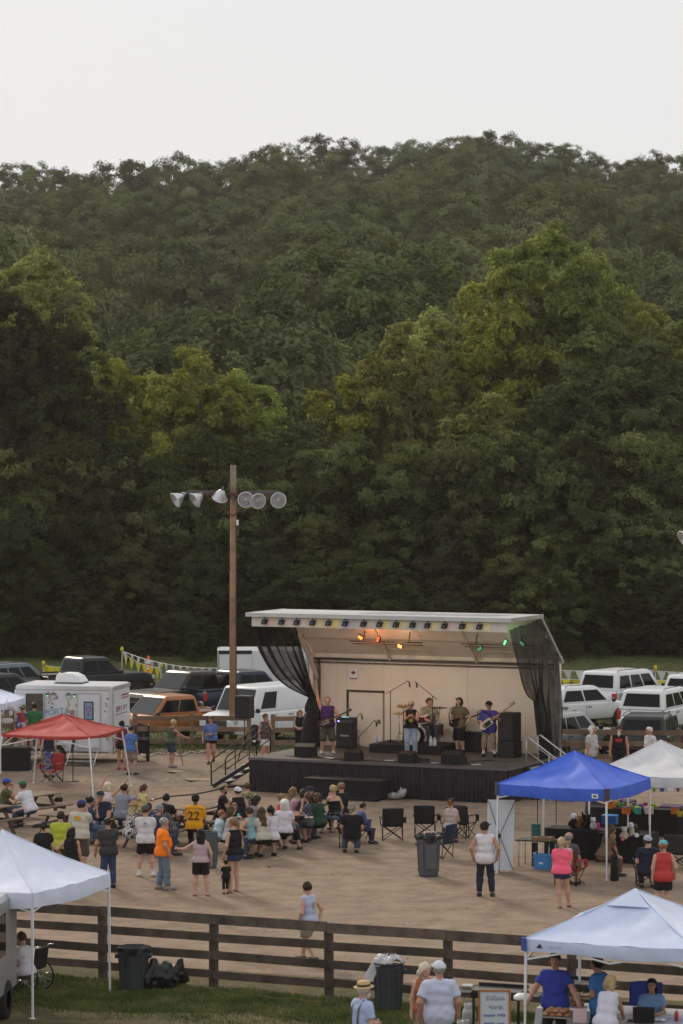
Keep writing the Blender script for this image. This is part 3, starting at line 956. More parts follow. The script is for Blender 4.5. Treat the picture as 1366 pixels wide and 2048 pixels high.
for i, (x, c, w) in enumerate(((2.85, (1.0, .32, .10), 14), (7.75, (.3, 1.0, .45), 3.5), (3.95, (1.0, .55, .3), 10))):
    ld = bpy.data.lights.new('flood_light', 'POINT'); ld.energy = w; ld.color = c; ld.shadow_soft_size = .08
    lo = bpy.data.objects.new('flood_light', ld); COL.objects.link(lo); lo.parent = stage; lo.location = (x, 2.9, 4.78)

# spots added at the fascia lamps to brighten the stage's back wall
for x in (1.1, 2.8, 4.5, 6.2, 7.9):
    ld = bpy.data.lights.new('stage_wall_spot', 'SPOT'); ld.energy = 85; ld.color = (1.0, .84, .68); ld.spot_size = math.radians(95); ld.spot_blend = .8; ld.shadow_soft_size = .06
    lo = bpy.data.objects.new('stage_wall_spot', ld); COL.objects.link(lo); lo.parent = stage; lo.location = (x, .25, 5.3); lo.rotation_euler = (math.radians(52), 0, 0)
# curtains
def cloth_grid(name, fn, nu, nv, m, parent):
    V = np.array([fn(i / (nu - 1), j / (nv - 1)) for j in range(nv) for i in range(nu)])
    F = [(j * nu + i, j * nu + i + 1, (j + 1) * nu + i + 1, (j + 1) * nu + i) for j in range(nv - 1) for i in range(nu - 1)]
    o = bpy.data.objects.new(name, npmesh(name, V, np.array(F), True)); link(o, parent, m)
    return o
def sm(t): return t * t * (3 - 2 * t)
def lerp(a, b, t): return np.array(a) * (1 - t) + np.array(b) * t
def left_cur(u, v):
    top = lerp((-.05, .05, 5.36), (-.02, 3.35, 5.15), u)
    g = np.array([.10 + .12 * (u - .5), 4.55 + .2 * (u - .5), 2.72])
    sag = -1.1 * (1 - u) ** 1.5 * math.sin(math.pi * v ** .8) * .9
    p = lerp(top, g, v ** 1.15)
    p[2] += sag * .75
    f = .10 * (1 - .5 * v) * math.sin(u * 34 + 3 * v) + .05 * math.sin(u * 61)
    return (p[0] + f, p[1], p[2] + .03 * math.sin(u * 40))
cloth_grid('curtain', left_cur, 60, 26, M_sheer, stage)
def left_tail(u, v):
    w = .10 + .20 * math.sin(math.pi * min(1, v * 1.6)) ** 2 * (v < .62) + .08 * v
    a = u * 6.28
    return (.18 + .06 * math.sin(4 * v) + w * math.cos(a) * (1 + .2 * math.sin(5 * a)), 4.35 + .25 * v + .6 * w * math.sin(a), 2.85 - 1.72 * v)
cloth_grid('curtain_tail', left_tail, 26, 20, M_blackcloth, stage)
def right_cur(u, v):
    # u: 0 front corner .. 1 rear post ; v: 0 top .. 1 bottom
    L1 = .58
    top = lerp((SW + .04, .02, 5.40), (SW + .06, 2.75, 5.58), u / L1) if u < L1 else lerp((SW + .06, 2.75, 5.58), (SW + .06, 4.62, 4.05), (u - L1) / (1 - L1))
    tie = np.array([SW + .02, 2.45 + .9 * u + 1.3 * max(0, u - .6) , 3.0 + .35 * u])
    bot = np.array([SW + .05, 2.75 + 1.85 * u, 1.12])
    if u > .55:
        k = sm((u - .55) / .45)
    else: k = 0
    if v < .58:
        t = v / .58
        p = lerp(top, tie, t ** (1.0))
        p[2] -= .62 * (1 - u) ** 2 * math.sin(math.pi * t)
        p[1] -= .10 * (1 - u) * math.sin(math.pi * t)
    else:
        p = lerp(tie, bot, (v - .58) / .42)
    straight = lerp(top, np.array([SW + .05, top[1], 1.12]), v)
    p = lerp(p, straight, k)
    f = (.04 + .05 * v) * math.sin(u * 50 + 2 * math.sin(v * 3)) + .03 * math.sin(u * 23 + v * 6)
    return (p[0] + f, p[1] + .02 * math.sin(u * 70), p[2])
cloth_grid('curtain', right_cur, 80, 34, M_sheer, stage)
def right_knot(u, v):
    a = u * 6.28; w = .07 + .13 * math.sin(math.pi * v) ** 2
    return (SW + .1 + w * math.cos(a) * .6, 2.5 + .35 * v + w * math.sin(a) * (1 + .25 * math.sin(4 * a)), 3.25 - 1.5 * v)
cloth_grid('curtain_tail', right_knot, 22, 16, M_blackcloth, stage)

# stairs at both ends (own things)
def stairs(name, x0, sgn, y0, label, steps=5):
    t = empty(name, SM @ Vector((x0, y0, 0)), SANG if sgn < 0 else SANG + math.pi, label, 'stairs')
    W, run = 1.05, .30
    for i in range(steps):
        z = SH * (steps - i) / (steps + .6)
        b = MB(); b.box((-(i + .5) * run, 0, z - .02), (run * .95, W, .035)); b.build('tread', M_steel, t)
    for y in (-W / 2, W / 2):
        b = MB(); b.bar((0, y, SH * .9), (-(steps + .3) * run, y, .03), .04, .12); b.build('stringer', M_black, t)
        b = MB()
        top, end = Vector((-.1, y, SH + .85)), Vector((-(steps + .2) * run, y, .95))
        b.tube([(-.02, y, SH), top + Vector((.08, 0, -.02)), top, end, end + Vector((-.1, 0, -.15)), (end.x - .08, y, .05)], .024, 6)
        b.tube([(-.05, y, SH + .42), (end.x - .05, y, .5)], .018, 6)
        b.tube([(end.x * .5, y, .55), (end.x * .5, y, (top.z + end.z) / 2)], .018, 6)
        b.build('handrail', M_black if sgn < 0 else M_steel, t)
    return t
stairs('stage_stairs', -.03, -1, 1.1, 'black steel stairs with handrails at the pole end of the stage')
stairs('stage_stairs', SW + .08, 1, 1.9, 'metal stairs with silver handrails beside the blue canopy end of the stage')

# black step boxes against the front skirt, rolled tarp beside them
tl, tr = G(646, 1592), G(800, 1601)
t = empty('step_platform', onstage(2.35, -.55, 0), SANG, 'long low black platform box against the stage skirt', 'platform')
b = MB(); b.box((1.3, 0, .32), (2.6, .75, .56), bev=.02); b.build('box', M_blackcloth, t)
b = MB(); b.box((1.3, 0, .615), (2.64, .79, .03)); b.build('lid', mat('worn_black', (.035, .03, .03), .7, var=.3), t)
b = MB(); b.box((1.35, -.50, .05), (2.5, .25, .08)); b.build('base', M_blackcloth, t)
b = MB()
pts = [(0, 0, .10), (.16, .02, .14), (.32, .05, .13), (.46, .05, .22), (.56, .08, .34)]
b.tube(pts, [.09, .11, .10, .12, .05], 9); b.tube([(.30, 0, .2), (.44, .02, .33), (.40, .03, .42)], [.05, .06, .01], 6)
tag(b.build('rolled_tarp', mat('grey_tarp', (.34, .33, .34), .55, var=.35, scale=9, bump=.6, bscale=12), None, onstage(5.02, -.42, 0), (0, 0, SANG)), 'crumpled grey rolled tarp lying against the stage skirt', 'tarp')

# ------------------------------------------------------------------ gear on the stage
def wedge(px, py, rz, w, label, k=1.0):
    t = empty('stage_monitor', G(px, py, SH + .004), SANG + rz, label, 'monitor', 'floor monitors along the stage edge')
    b = MB(); b.prism([(-w / 2, -.20 * k, .0), (-w / 2, .22 * k, 0), (-w / 2, .24 * k, .12 * k), (-w / 2, .0, .36 * k), (-w / 2, -.24 * k, .28 * k)], (w, 0, 0)); b.build('cabinet', M_blackplastic, t)
    b = MB(); b.prism([(-w / 2 + .03, .235 * k, .15 * k), (-w / 2 + .03, .02, .365 * k), (w / 2 - .03, .02, .365 * k), (w / 2 - .03, .235 * k, .15 * k)], (0, .012, .012)); b.build('grille', M_grille, t)
    return t
wedge(612, 1512, 0.2, .66, 'large black wedge monitor in front of the guitarist with raised fist', 1.15)
wedge(708, 1521, .1, .52, 'small black wedge monitor near the white paper left of the singer')
wedge(817, 1525, -.1, .52, 'small black wedge monitor right at the singer in sunglasses')
wedge(908, 1528, -.15, .66, 'large black wedge monitor in front of the guitarist in grey cap', 1.15)

def speaker(loc, rz, w, d, h, label, sub=None, stand=None, name='loudspeaker'):
    t = empty(name, loc, rz, label, 'speaker')
    z = 0
    if stand:
        z = stand
        b = MB(); b.tube([(0, 0, .4), (0, 0, z + .1)], .02, 8); b.build('pole', M_black, t)
        for a in range(3):
            q = a * 2.09 + .4
            b = MB(); b.tube([(0, 0, .75), (.5 * math.cos(q), .5 * math.sin(q), .015)], .014, 6); b.build('leg', M_black, t)
    if sub:
        b = MB(); b.box((0, 0, sub / 2), (w * 1.05, d, sub), bev=.02); b.build('subwoofer', M_blackplastic, t); z = sub
    b = MB(); b.box((0, 0, z + h / 2), (w, d, h), bev=.03); b.build('cabinet', M_blackplastic, t)
    b = MB(); b.box((0, -d / 2 - .006, z + h / 2), (w * .86, .02, h * .9)); b.build('grille', M_grille, t)
    return t
speaker(G(489, 1524), SANG, .56, .5, .80, 'black loudspeaker on a stand between the pole and the stage', stand=1.55)
speaker(G(1019, 1514, SH), SANG - .15, .58, .55, .92, 'tall black loudspeaker stack beside the bassist', sub=.52)
speaker(G(1036, 1503, SH), SANG - .1, .55, .5, .80, 'second black speaker half hidden behind the stack beside the bassist', sub=.5)
# round stage-side sound equipment bag at the left curtain
b = MB(); b.lathe([(.0, 0), (.30, .0), (.34, .2), (.28, .75), (.16, 1.15), (.02, 1.2)], 14); tag(b.build('equipment_bag', M_blackcloth, None, G(622, 1492, SH), (0, 0, 0)), 'black cloth covered gear heap under the left curtain', 'bag')

amp = empty('guitar_amplifier', G(693, 1496, SH), SANG + .05, 'black half stack guitar amplifier beside the guitarist in purple', 'amplifier')
b = MB(); b.box((0, 0, .40), (.62, .36, .76), bev=.02); cab = b.build('cabinet', M_blackplastic, amp)
b = MB(); b.box((0, -.185, .40), (.54, .012, .66)); b.build('grille', M_grille, cab)
def text(s, size, m, parent, loc, rot, ext=.002, name='lettering', align='CENTER', sx=1.0):
    c = bpy.data.curves.new(name, 'FONT'); c.body = s; c.size = size; c.align_x = align; c.extrude = ext
    q = bpy.data.objects.new(name, c); COL.objects.link(q)
    bpy.context.view_layer.update()
    me = bpy.data.meshes.new_from_object(q.evaluated_get(bpy.context.evaluated_depsgraph_get()))
    bpy.data.objects.remove(q); bpy.data.curves.remove(c)
    me.materials.clear()
    o = bpy.data.objects.new(name, me); link(o, parent, m); o.location = loc; o.rotation_euler = rot; o.scale = (sx, 1, 1)
    return o
HALF = math.pi / 2
text('Marshall', .085, M_white, cab, (0, -.195, .40), (HALF, 0, 0))
b = MB(); b.box((0, 0, .90), (.64, .30, .24), bev=.02); hd = b.build('amp_head', M_blackplastic, amp)
b = MB(); b.box((0, -.155, .89), (.56, .01, .10)); b.build('control_panel', mat('amp_panel', (.05, .045, .05), .4), hd)
b = MB(); b.box((-.22, -.165, .90), (.05, .01, .03)); b.build('pilot_light', emat('violet_led', (.35, .25, 1.0), 6), hd)
b = MB(); b.box((-.02, -.05, 1.03), (.22, .1, .02)); b.build('pedal_display', emat('blue_led', (.25, .6, .8), .8), hd)
amp2 = empty('bass_amplifier', G(950, 1503, SH), SANG, 'low black amplifier cabinet behind the capped guitarist and bassist', 'amplifier')
b = MB(); b.box((0, 0, .33), (.72, .4, .64), bev=.02); b.build('cabinet', M_blackplastic, amp2)
b = MB(); b.box((0, -.205, .30), (.64, .012, .5)); b.build('grille', M_grille, amp2)
amp3 = empty('combo_amplifier', G(975, 1500, SH), SANG, 'small black amplifier on the floor behind the bassist', 'amplifier')
b = MB(); b.box((0, 0, .25), (.5, .32, .48), bev=.02); b.build('cabinet', M_blackplastic, amp3)
b = MB(); b.box((0, -.165, .22), (.44, .012, .36)); b.build('grille', M_grille, amp3)
# drum riser
t = empty('drum_riser', onstage(4.1, 3.85), SANG, 'low black carpeted platform under the drum kit', 'platform')
b = MB(); b.box((0, 0, .14), (2.5, 1.6, .27)); b.build('deck', M_blackcloth, t)
b = MB(); b.box((0, .05, .279), (2.3, 1.45, .012)); b.build('carpet', mat('carpet', (.05, .03, .03), .95, var=.4, scale=6), t)
RZ = SH + .285
kit = empty('drum_kit', onstage(4.35, 3.75, RZ), SANG, 'drum kit with cymbals and chrome snare behind the singer', 'drum kit')
def drum(name, loc, r, h, rot, m=None):
    b = MB(); b.lathe([(r, 0), (r, h)], 20); o = b.build(name, m or mat('drum_shell', (.05, .03, .03), .25, coat=.5), kit, loc, rot)
    for z in (0, h):
        q = MB(); q.lathe([(r * .98, z - .012), (r * 1.05, z - .012), (r * 1.05, z + .012), (r * .98, z + .012)], 20); q.build('hoop', M_chrome, o)
        q = MB(); q.lathe([(0, z), (r, z)], 20); q.build('drumhead', mat('drumhead', (.6, .57, .52), .6), o)
    for k in range(6):
        q = MB(); a = k * 1.047; q.box((r * 1.03 * math.cos(a), r * 1.03 * math.sin(a), h / 2), (.02, .02, h * .8)); q.build('lug', M_chrome, o)
    return o
drum('bass_drum', (0, -.25, .30), .29, .42, (HALF, 0, 0), mat('bass_shell', (.03, .02, .02), .3))
drum('snare_drum', (-.34, .20, .55), .19, .15, (.1, 0, 0), mat('snare_shell', (.5, .48, .46), .25, .8))
drum('tom_drum', (-.10, -.02, .72), .15, .2, (.3, .1, 0), mat('tom_shell', (.12, .02, .02), .3))
drum('tom_drum', (.22, -.02, .72), .16, .22, (.3, -.1, 0), mat('tom_shell', (.12, .02, .02)))
drum('floor_tom', (.52, .25, .22), .21, .42, (0, 0, 0), mat('tom_shell', (.12, .02, .02)))
for (x, y, z, r, tl_) in ((-.75, .05, .95, .22, .1), (.75, -.1, 1.2, .25, -.2), (-.5, -.2, 1.22, .23, .2)):
    b = MB(); b.lathe([(0, .03), (.05, .018), (r, 0)], 22); b.build('cymbal', mat('brass', (.45, .33, .14), .3, .85), kit, (x, y, z), (tl_, tl_ * .5, 0))
    b = MB(); b.tube([(x, y, .3), (x, y, z + .06)], .013, 6)
    for a in range(3): b.tube([(x, y, .35), (x + .25 * math.cos(a * 2.1), y + .25 * math.sin(a * 2.1), .01)], .011, 5)
    b.build('cymbal_stand', M_chrome, kit)
b = MB(); b.lathe([(0, .48), (.16, .48), (.17, .52), (.0, .54)], 16); b.tube([(0, 0, 0), (0, 0, .5)], .025, 6); b.build('stool', M_blackcloth, kit, (.05, .55, 0))
# boom microphone stands
def mic_stand(loc, h, boom, rz, label, up=.35):
    t = empty('microphone_stand', loc, rz, label, 'microphone stand')
    b = MB(); b.tube([(0, 0, .02), (0, 0, h)], .014, 6); b.build('pole', M_black, t)
    for a in range(3):
        q = MB(); q.tube([(0, 0, .14), (.30 * math.cos(a * 2.09), .30 * math.sin(a * 2.09), .012)], .011, 5); q.build('leg', M_black, t)
    e = Vector((boom, 0, h + up))
    b = MB(); b.tube([(-.25 * boom, 0, h - .25 * up), e], .011, 6); b.build('boom_arm', M_black, t)
    b = MB(); b.tube([e, e + Vector((.05, 0, -.05)), e + Vector((.07, 0, -.20))], [.012, .022, .03], 8); b.build('microphone', M_black, t)
    return t
mic_stand(onstage(3.5, 3.3, RZ), 1.72, .62, SANG, 'tall black boom stand reaching over the drums from the left')
mic_stand(onstage(4.95, 3.4, RZ), 1.6, -.62, SANG, 'tall black boom stand reaching over the drums from the right', .45)
mic_stand(G(718, 1512, SH + .004), .62, .55, SANG, 'short slanted black microphone stand in front of the amplifier', .55)
mic_stand(G(714, 1497, SH + .004), 1.05, .12, SANG, 'straight black microphone stand beside the guitar amplifier', .12)
mic_stand(G(807, 1514, SH + .004), 1.45, .18, SANG, 'straight black microphone stand in front of the singer', .12)
mic_stand(G(893, 1497, SH + .004), 1.35, -.9, SANG, 'horizontal boom stand reaching to the guitarist in grey cap', .03)
mic_stand(G(1003, 1508, SH + .004), .5, .4, SANG, 'low black stand on the floor by the bassist', .1)
# loose papers, bottles, cables on the deck
for i, (px, py, lab) in enumerate(((659, 1516, 'white set list paper near the guitarist in purple'), (779, 1521, 'white paper on the deck left of the singer monitor'), (871, 1526, 'white paper on the deck right of the singer monitor'), (952, 1529, 'white paper on the deck beside the large right monitor'))):
    b = MB(); b.box((0, 0, .004), (.30, .24, .004)); tag(b.build('paper_sheet', M_paper, None, G(px, py, SH + .006), (0, 0, SANG + .2 * i)), lab, 'paper')
for i, (x, y, lab) in enumerate(((5.0, 3.12, 'taller clear plastic bottle on the drum riser edge'), (5.13, 3.14, 'shorter clear plastic bottle on the drum riser edge'))):
    b = MB(); b.lathe([(0, 0), (.06, 0), (.065, .05), (.065, .2 - .05 * i), (.03, .28 - .05 * i), (.025, .33 - .05 * i), (0, .33 - .05 * i)], 10)
    tag(b.build('water_bottle', mat('clear_bottle', (.6, .62, .66), .2, alpha=.75), None, onstage(x, y, RZ)), lab, 'bottle')
b = MB(); b.lathe([(0, 0), (.035, 0), (.035, .16), (.014, .2), (.014, .24), (0, .24)], 8)
tag(b.build('water_bottle', mat('blue_bottle', (.35, .5, .65), .2, alpha=.8), None, onstage(3.05, 3.2, RZ)), 'small bluish water bottle at the left edge of the drum riser', 'bottle')
rg = random.Random(9)
M_cable = mat('cable', (.012, .012, .012), .6)
for i, (x0, y0, x1, y1, lab) in enumerate(((.9, .8, 3.4, .35, 'thin black cable along the deck edge by the first monitor'), (3.1, .3, 5.4, .5, 'thin black cable between the two small monitors'), (5.2, .5, 7.4, .9, 'thin black cable trailing to the bassist'), (6.6, 1.2, 7.6, 2.2, 'thin black cable coiling near the loudspeaker stack'))):
    b = MB(); b.tube([(x0 + (x1 - x0) * k / 14, y0 + (y1 - y0) * k / 14 + rg.uniform(-.14, .14), SH + .014) for k in range(15)], .012, 5)
    tag(b.build('cable', M_cable, None, ST, (0, 0, SANG)), lab, 'cable')
for (x, y, lab) in ((1.35, 1.35, 'black pedal board at the feet of the guitarist in purple'), (5.35, 1.2, 'small black effects pedal board beside the large right monitor')):
    t = empty('pedal_board', onstage(x, y), SANG, lab, 'pedal board')
    b = MB(); b.box((0, 0, .03), (.7, .3, .05)); b.build('base', M_blackplastic, t)
    for k in range(4):
        b = MB(); b.box((-.25 + k * .16, 0, .075), (.09, .13, .045)); b.build('pedal', mat('pedal_%d' % k, ((.1, .1, .1), (.05, .02, .05), (.03, .04, .06), (.08, .06, .03))[k], .4), t)
# ------------------------------------------------------------------ people: continuous bodies from a distance field
def surface_nets(F, org, h):
    S = F < 0
    n0, n1, n2 = F.shape
    c = np.zeros((n0 - 1, n1 - 1, n2 - 1), np.int8)
    for i in (0, 1):
        for j in (0, 1):
            for k in (0, 1):
                c += S[i:n0 - 1 + i, j:n1 - 1 + j, k:n2 - 1 + k]
    act = (c > 0) & (c < 8)
    A = np.argwhere(act)
    if len(A) == 0:
        return np.zeros((0, 3)), np.zeros((0, 4), int)
    idx = np.full(act.shape, -1, np.int32)
    idx[act] = np.arange(len(A))
    acc = np.zeros((len(A), 3)); cnt = np.zeros(len(A))
    for ax in range(3):
        o1, o2 = [q for q in range(3) if q != ax]
        for u in (0, 1):
            for v in (0, 1):
                B = A.copy(); B[:, o1] += u; B[:, o2] += v
                E = B.copy(); E[:, ax] += 1
                f0 = F[B[:, 0], B[:, 1], B[:, 2]]; f1 = F[E[:, 0], E[:, 1], E[:, 2]]
                x = (f0 < 0) != (f1 < 0)
                t = np.where(x, f0 / np.where(x, f0 - f1, 1), 0)
                pos = B.astype(float); pos[:, ax] += t
                acc += pos * x[:, None]; cnt += x
    V = acc / cnt[:, None] * h + org
    faces = []
    for ax in range(3):
        o1, o2 = (ax + 1) % 3, (ax + 2) % 3
        sl0 = [slice(None)] * 3; sl1 = [slice(None)] * 3
        sl0[ax] = slice(0, -1); sl1[ax] = slice(1, None)
        s0, s1 = S[tuple(sl0)], S[tuple(sl1)]
        X = np.argwhere(s0 != s1)
        lim = [F.shape[q] - 1 for q in range(3)]
        X = X[(X[:, o1] >= 1) & (X[:, o2] >= 1) & (X[:, o1] < lim[o1]) & (X[:, o2] < lim[o2])]
        if not len(X): continue
        q = []
        for (u, v) in ((-1, -1), (0, -1), (0, 0), (-1, 0)):
            Y = X.copy(); Y[:, o1] += u; Y[:, o2] += v
            q.append(idx[Y[:, 0], Y[:, 1], Y[:, 2]])
        q = np.stack(q, 1)
        fl = s0[X[:, 0], X[:, 1], X[:, 2]]
        q = np.where(fl[:, None], q, q[:, ::-1])
        faces.append(q)
    return V, np.concatenate(faces)

def sdf_mesh(prims, h, k=.03, cuts=(), wrinkle=0.0, seed=0, pad=.05):
    """prims: (a, b, ra, rb[, cut_end]) -> verts, faces. cuts: [(point, normal)] keep the side the normal points away from"""
    A = np.array([p[0] for p in prims], float); B = np.array([p[1] for p in prims], float)
    R = np.array([max(p[2], p[3]) for p in prims])
    lo = np.minimum(A, B).min(0) - R.max() - pad; hi = np.maximum(A, B).max(0) + R.max() + pad
    lo = (np.minimum(A, B) - R[:, None]).min(0) - pad; hi = (np.maximum(A, B) + R[:, None]).max(0) + pad
    n = np.ceil((hi - lo) / h).astype(int) + 1
    ax = [lo[i] + h * np.arange(n[i]) for i in range(3)]
    F = np.full(n, 9.0)
    for p in prims:
        a, b, ra, rb = np.array(p[0], float), np.array(p[1], float), p[2], p[3]
        m = max(ra, rb) + k + 2.5 * h
        l, u = np.minimum(a, b) - m, np.maximum(a, b) + m
        i0 = np.maximum(0, np.floor((l - lo) / h).astype(int)); i1 = np.minimum(n, np.ceil((u - lo) / h).astype(int) + 1)
        X, Y, Z = np.meshgrid(ax[0][i0[0]:i1[0]], ax[1][i0[1]:i1[1]], ax[2][i0[2]:i1[2]], indexing='ij')
        d = b - a; L2 = max(d @ d, 1e-9)
        px, py, pz = X - a[0], Y - a[1], Z - a[2]
        t = np.clip((px * d[0] + py * d[1] + pz * d[2]) / L2, 0, 1)
        D = np.sqrt((px - t * d[0]) ** 2 + (py - t * d[1]) ** 2 + (pz - t * d[2]) ** 2) - (ra + (rb - ra) * t)
        if len(p) > 4 and p[4]:
            dn = d / math.sqrt(L2)
            D = np.maximum(D, px * dn[0] + py * dn[1] + pz * dn[2] - math.sqrt(L2))
        sl = (slice(i0[0], i1[0]), slice(i0[1], i1[1]), slice(i0[2], i1[2]))
        G0 = F[sl]
        hh = np.maximum(k - np.abs(G0 - D), 0) / k
        F[sl] = np.minimum(G0, D) - hh * hh * k * .25
    if wrinkle or cuts:
        X, Y, Z = np.meshgrid(*ax, indexing='ij')
        if wrinkle:
            F = F + wrinkle * (np.sin(X * 14 + Z * 33 + Y * 9 + seed + 1.3 * np.sin(X * 9 + seed)) * np.sin(Y * 11 - Z * 9 + X * 6 + seed * 2) + .6 * np.sin(Z * 26 - X * 37 + Y * 15 + seed * 3 + 1.7 * np.sin(Z * 7)))
        for c in cuts:
            pt, nr = np.array(c[0], float), np.array(c[1], float)
            F = np.maximum(F, (X - pt[0]) * nr[0] + (Y - pt[1]) * nr[1] + (Z - pt[2]) * nr[2])
    return surface_nets(F, lo, h)

def ik(a, c, l1, l2, hint):
    a, c, hint = Vector(a), Vector(c), Vector(hint)
    d = c - a; L = min(d.length, (l1 + l2) * .995)
    if d.length < 1e-6: d = Vector((0, 0, -1))
    d = d.normalized(); c = a + d * L
    x = (l1 * l1 - l2 * l2 + L * L) / (2 * L)
    hgt = math.sqrt(max(0, l1 * l1 - x * x))
    hp = hint - d * hint.dot(d)
    if hp.length < 1e-6: hp = d.orthogonal()
    return a + d * x + hp.normalized() * hgt, c

ARM = {'down': (.07, .03, -.53), 'loose': (.10, .08, -.50), 'back': (.05, -.12, -.50), 'hip': (.10, -.02, -.44), 'fold': (-.20, .24, -.28), 'lap': (-.06, .30, -.42), 'table': (-.04, .40, -.30), 'face': (-.13, .20, .06),
       'mouth': (-.15, .19, .10), 'up': (.10, .10, .53), 'upout': (.30, .08, .45), 'phone': (-.10, .34, -.06), 'fwd': (.02, .45, -.22), 'out': (.50, .10, -.12), 'pocket': (.08, .0, -.47), 'clap': (-.13, .33, -.10), 'hold': (-.12, .22, -.32), 'knee': (.02, .38, -.45)}
SKIN = {'fair': (.52, .31, .23), 'tan': (.42, .235, .16), 'red': (.50, .26, .19), 'brown': (.24, .125, .08)}
HAIRC = {'black': (.012, .010, .010), 'dark': (.028, .018, .013), 'brown': (.075, .042, .024), 'light': (.20, .125, .065), 'blonde': (.42, .31, .17), 'platinum': (.58, .50, .38), 'grey': (.26, .25, .24), 'white': (.62, .60, .57), 'red': (.20, .06, .025), 'ginger': (.26, .10, .04)}
_cm = {}
def cmat(kind, c, rough=.85):
    key = (kind,) + tuple(round(x, 3) for x in c)
    if key not in _cm:
        _cm[key] = mat('%s_%d' % (kind, len(_cm)), c, rough, var=.07, scale=9, spec=.2)
    return _cm[key]
M_eye = mat('eye_dark', (.02, .015, .012), .4)
M_lip = mat('lip', (.30, .11, .09), .6)
PSEED = [0]

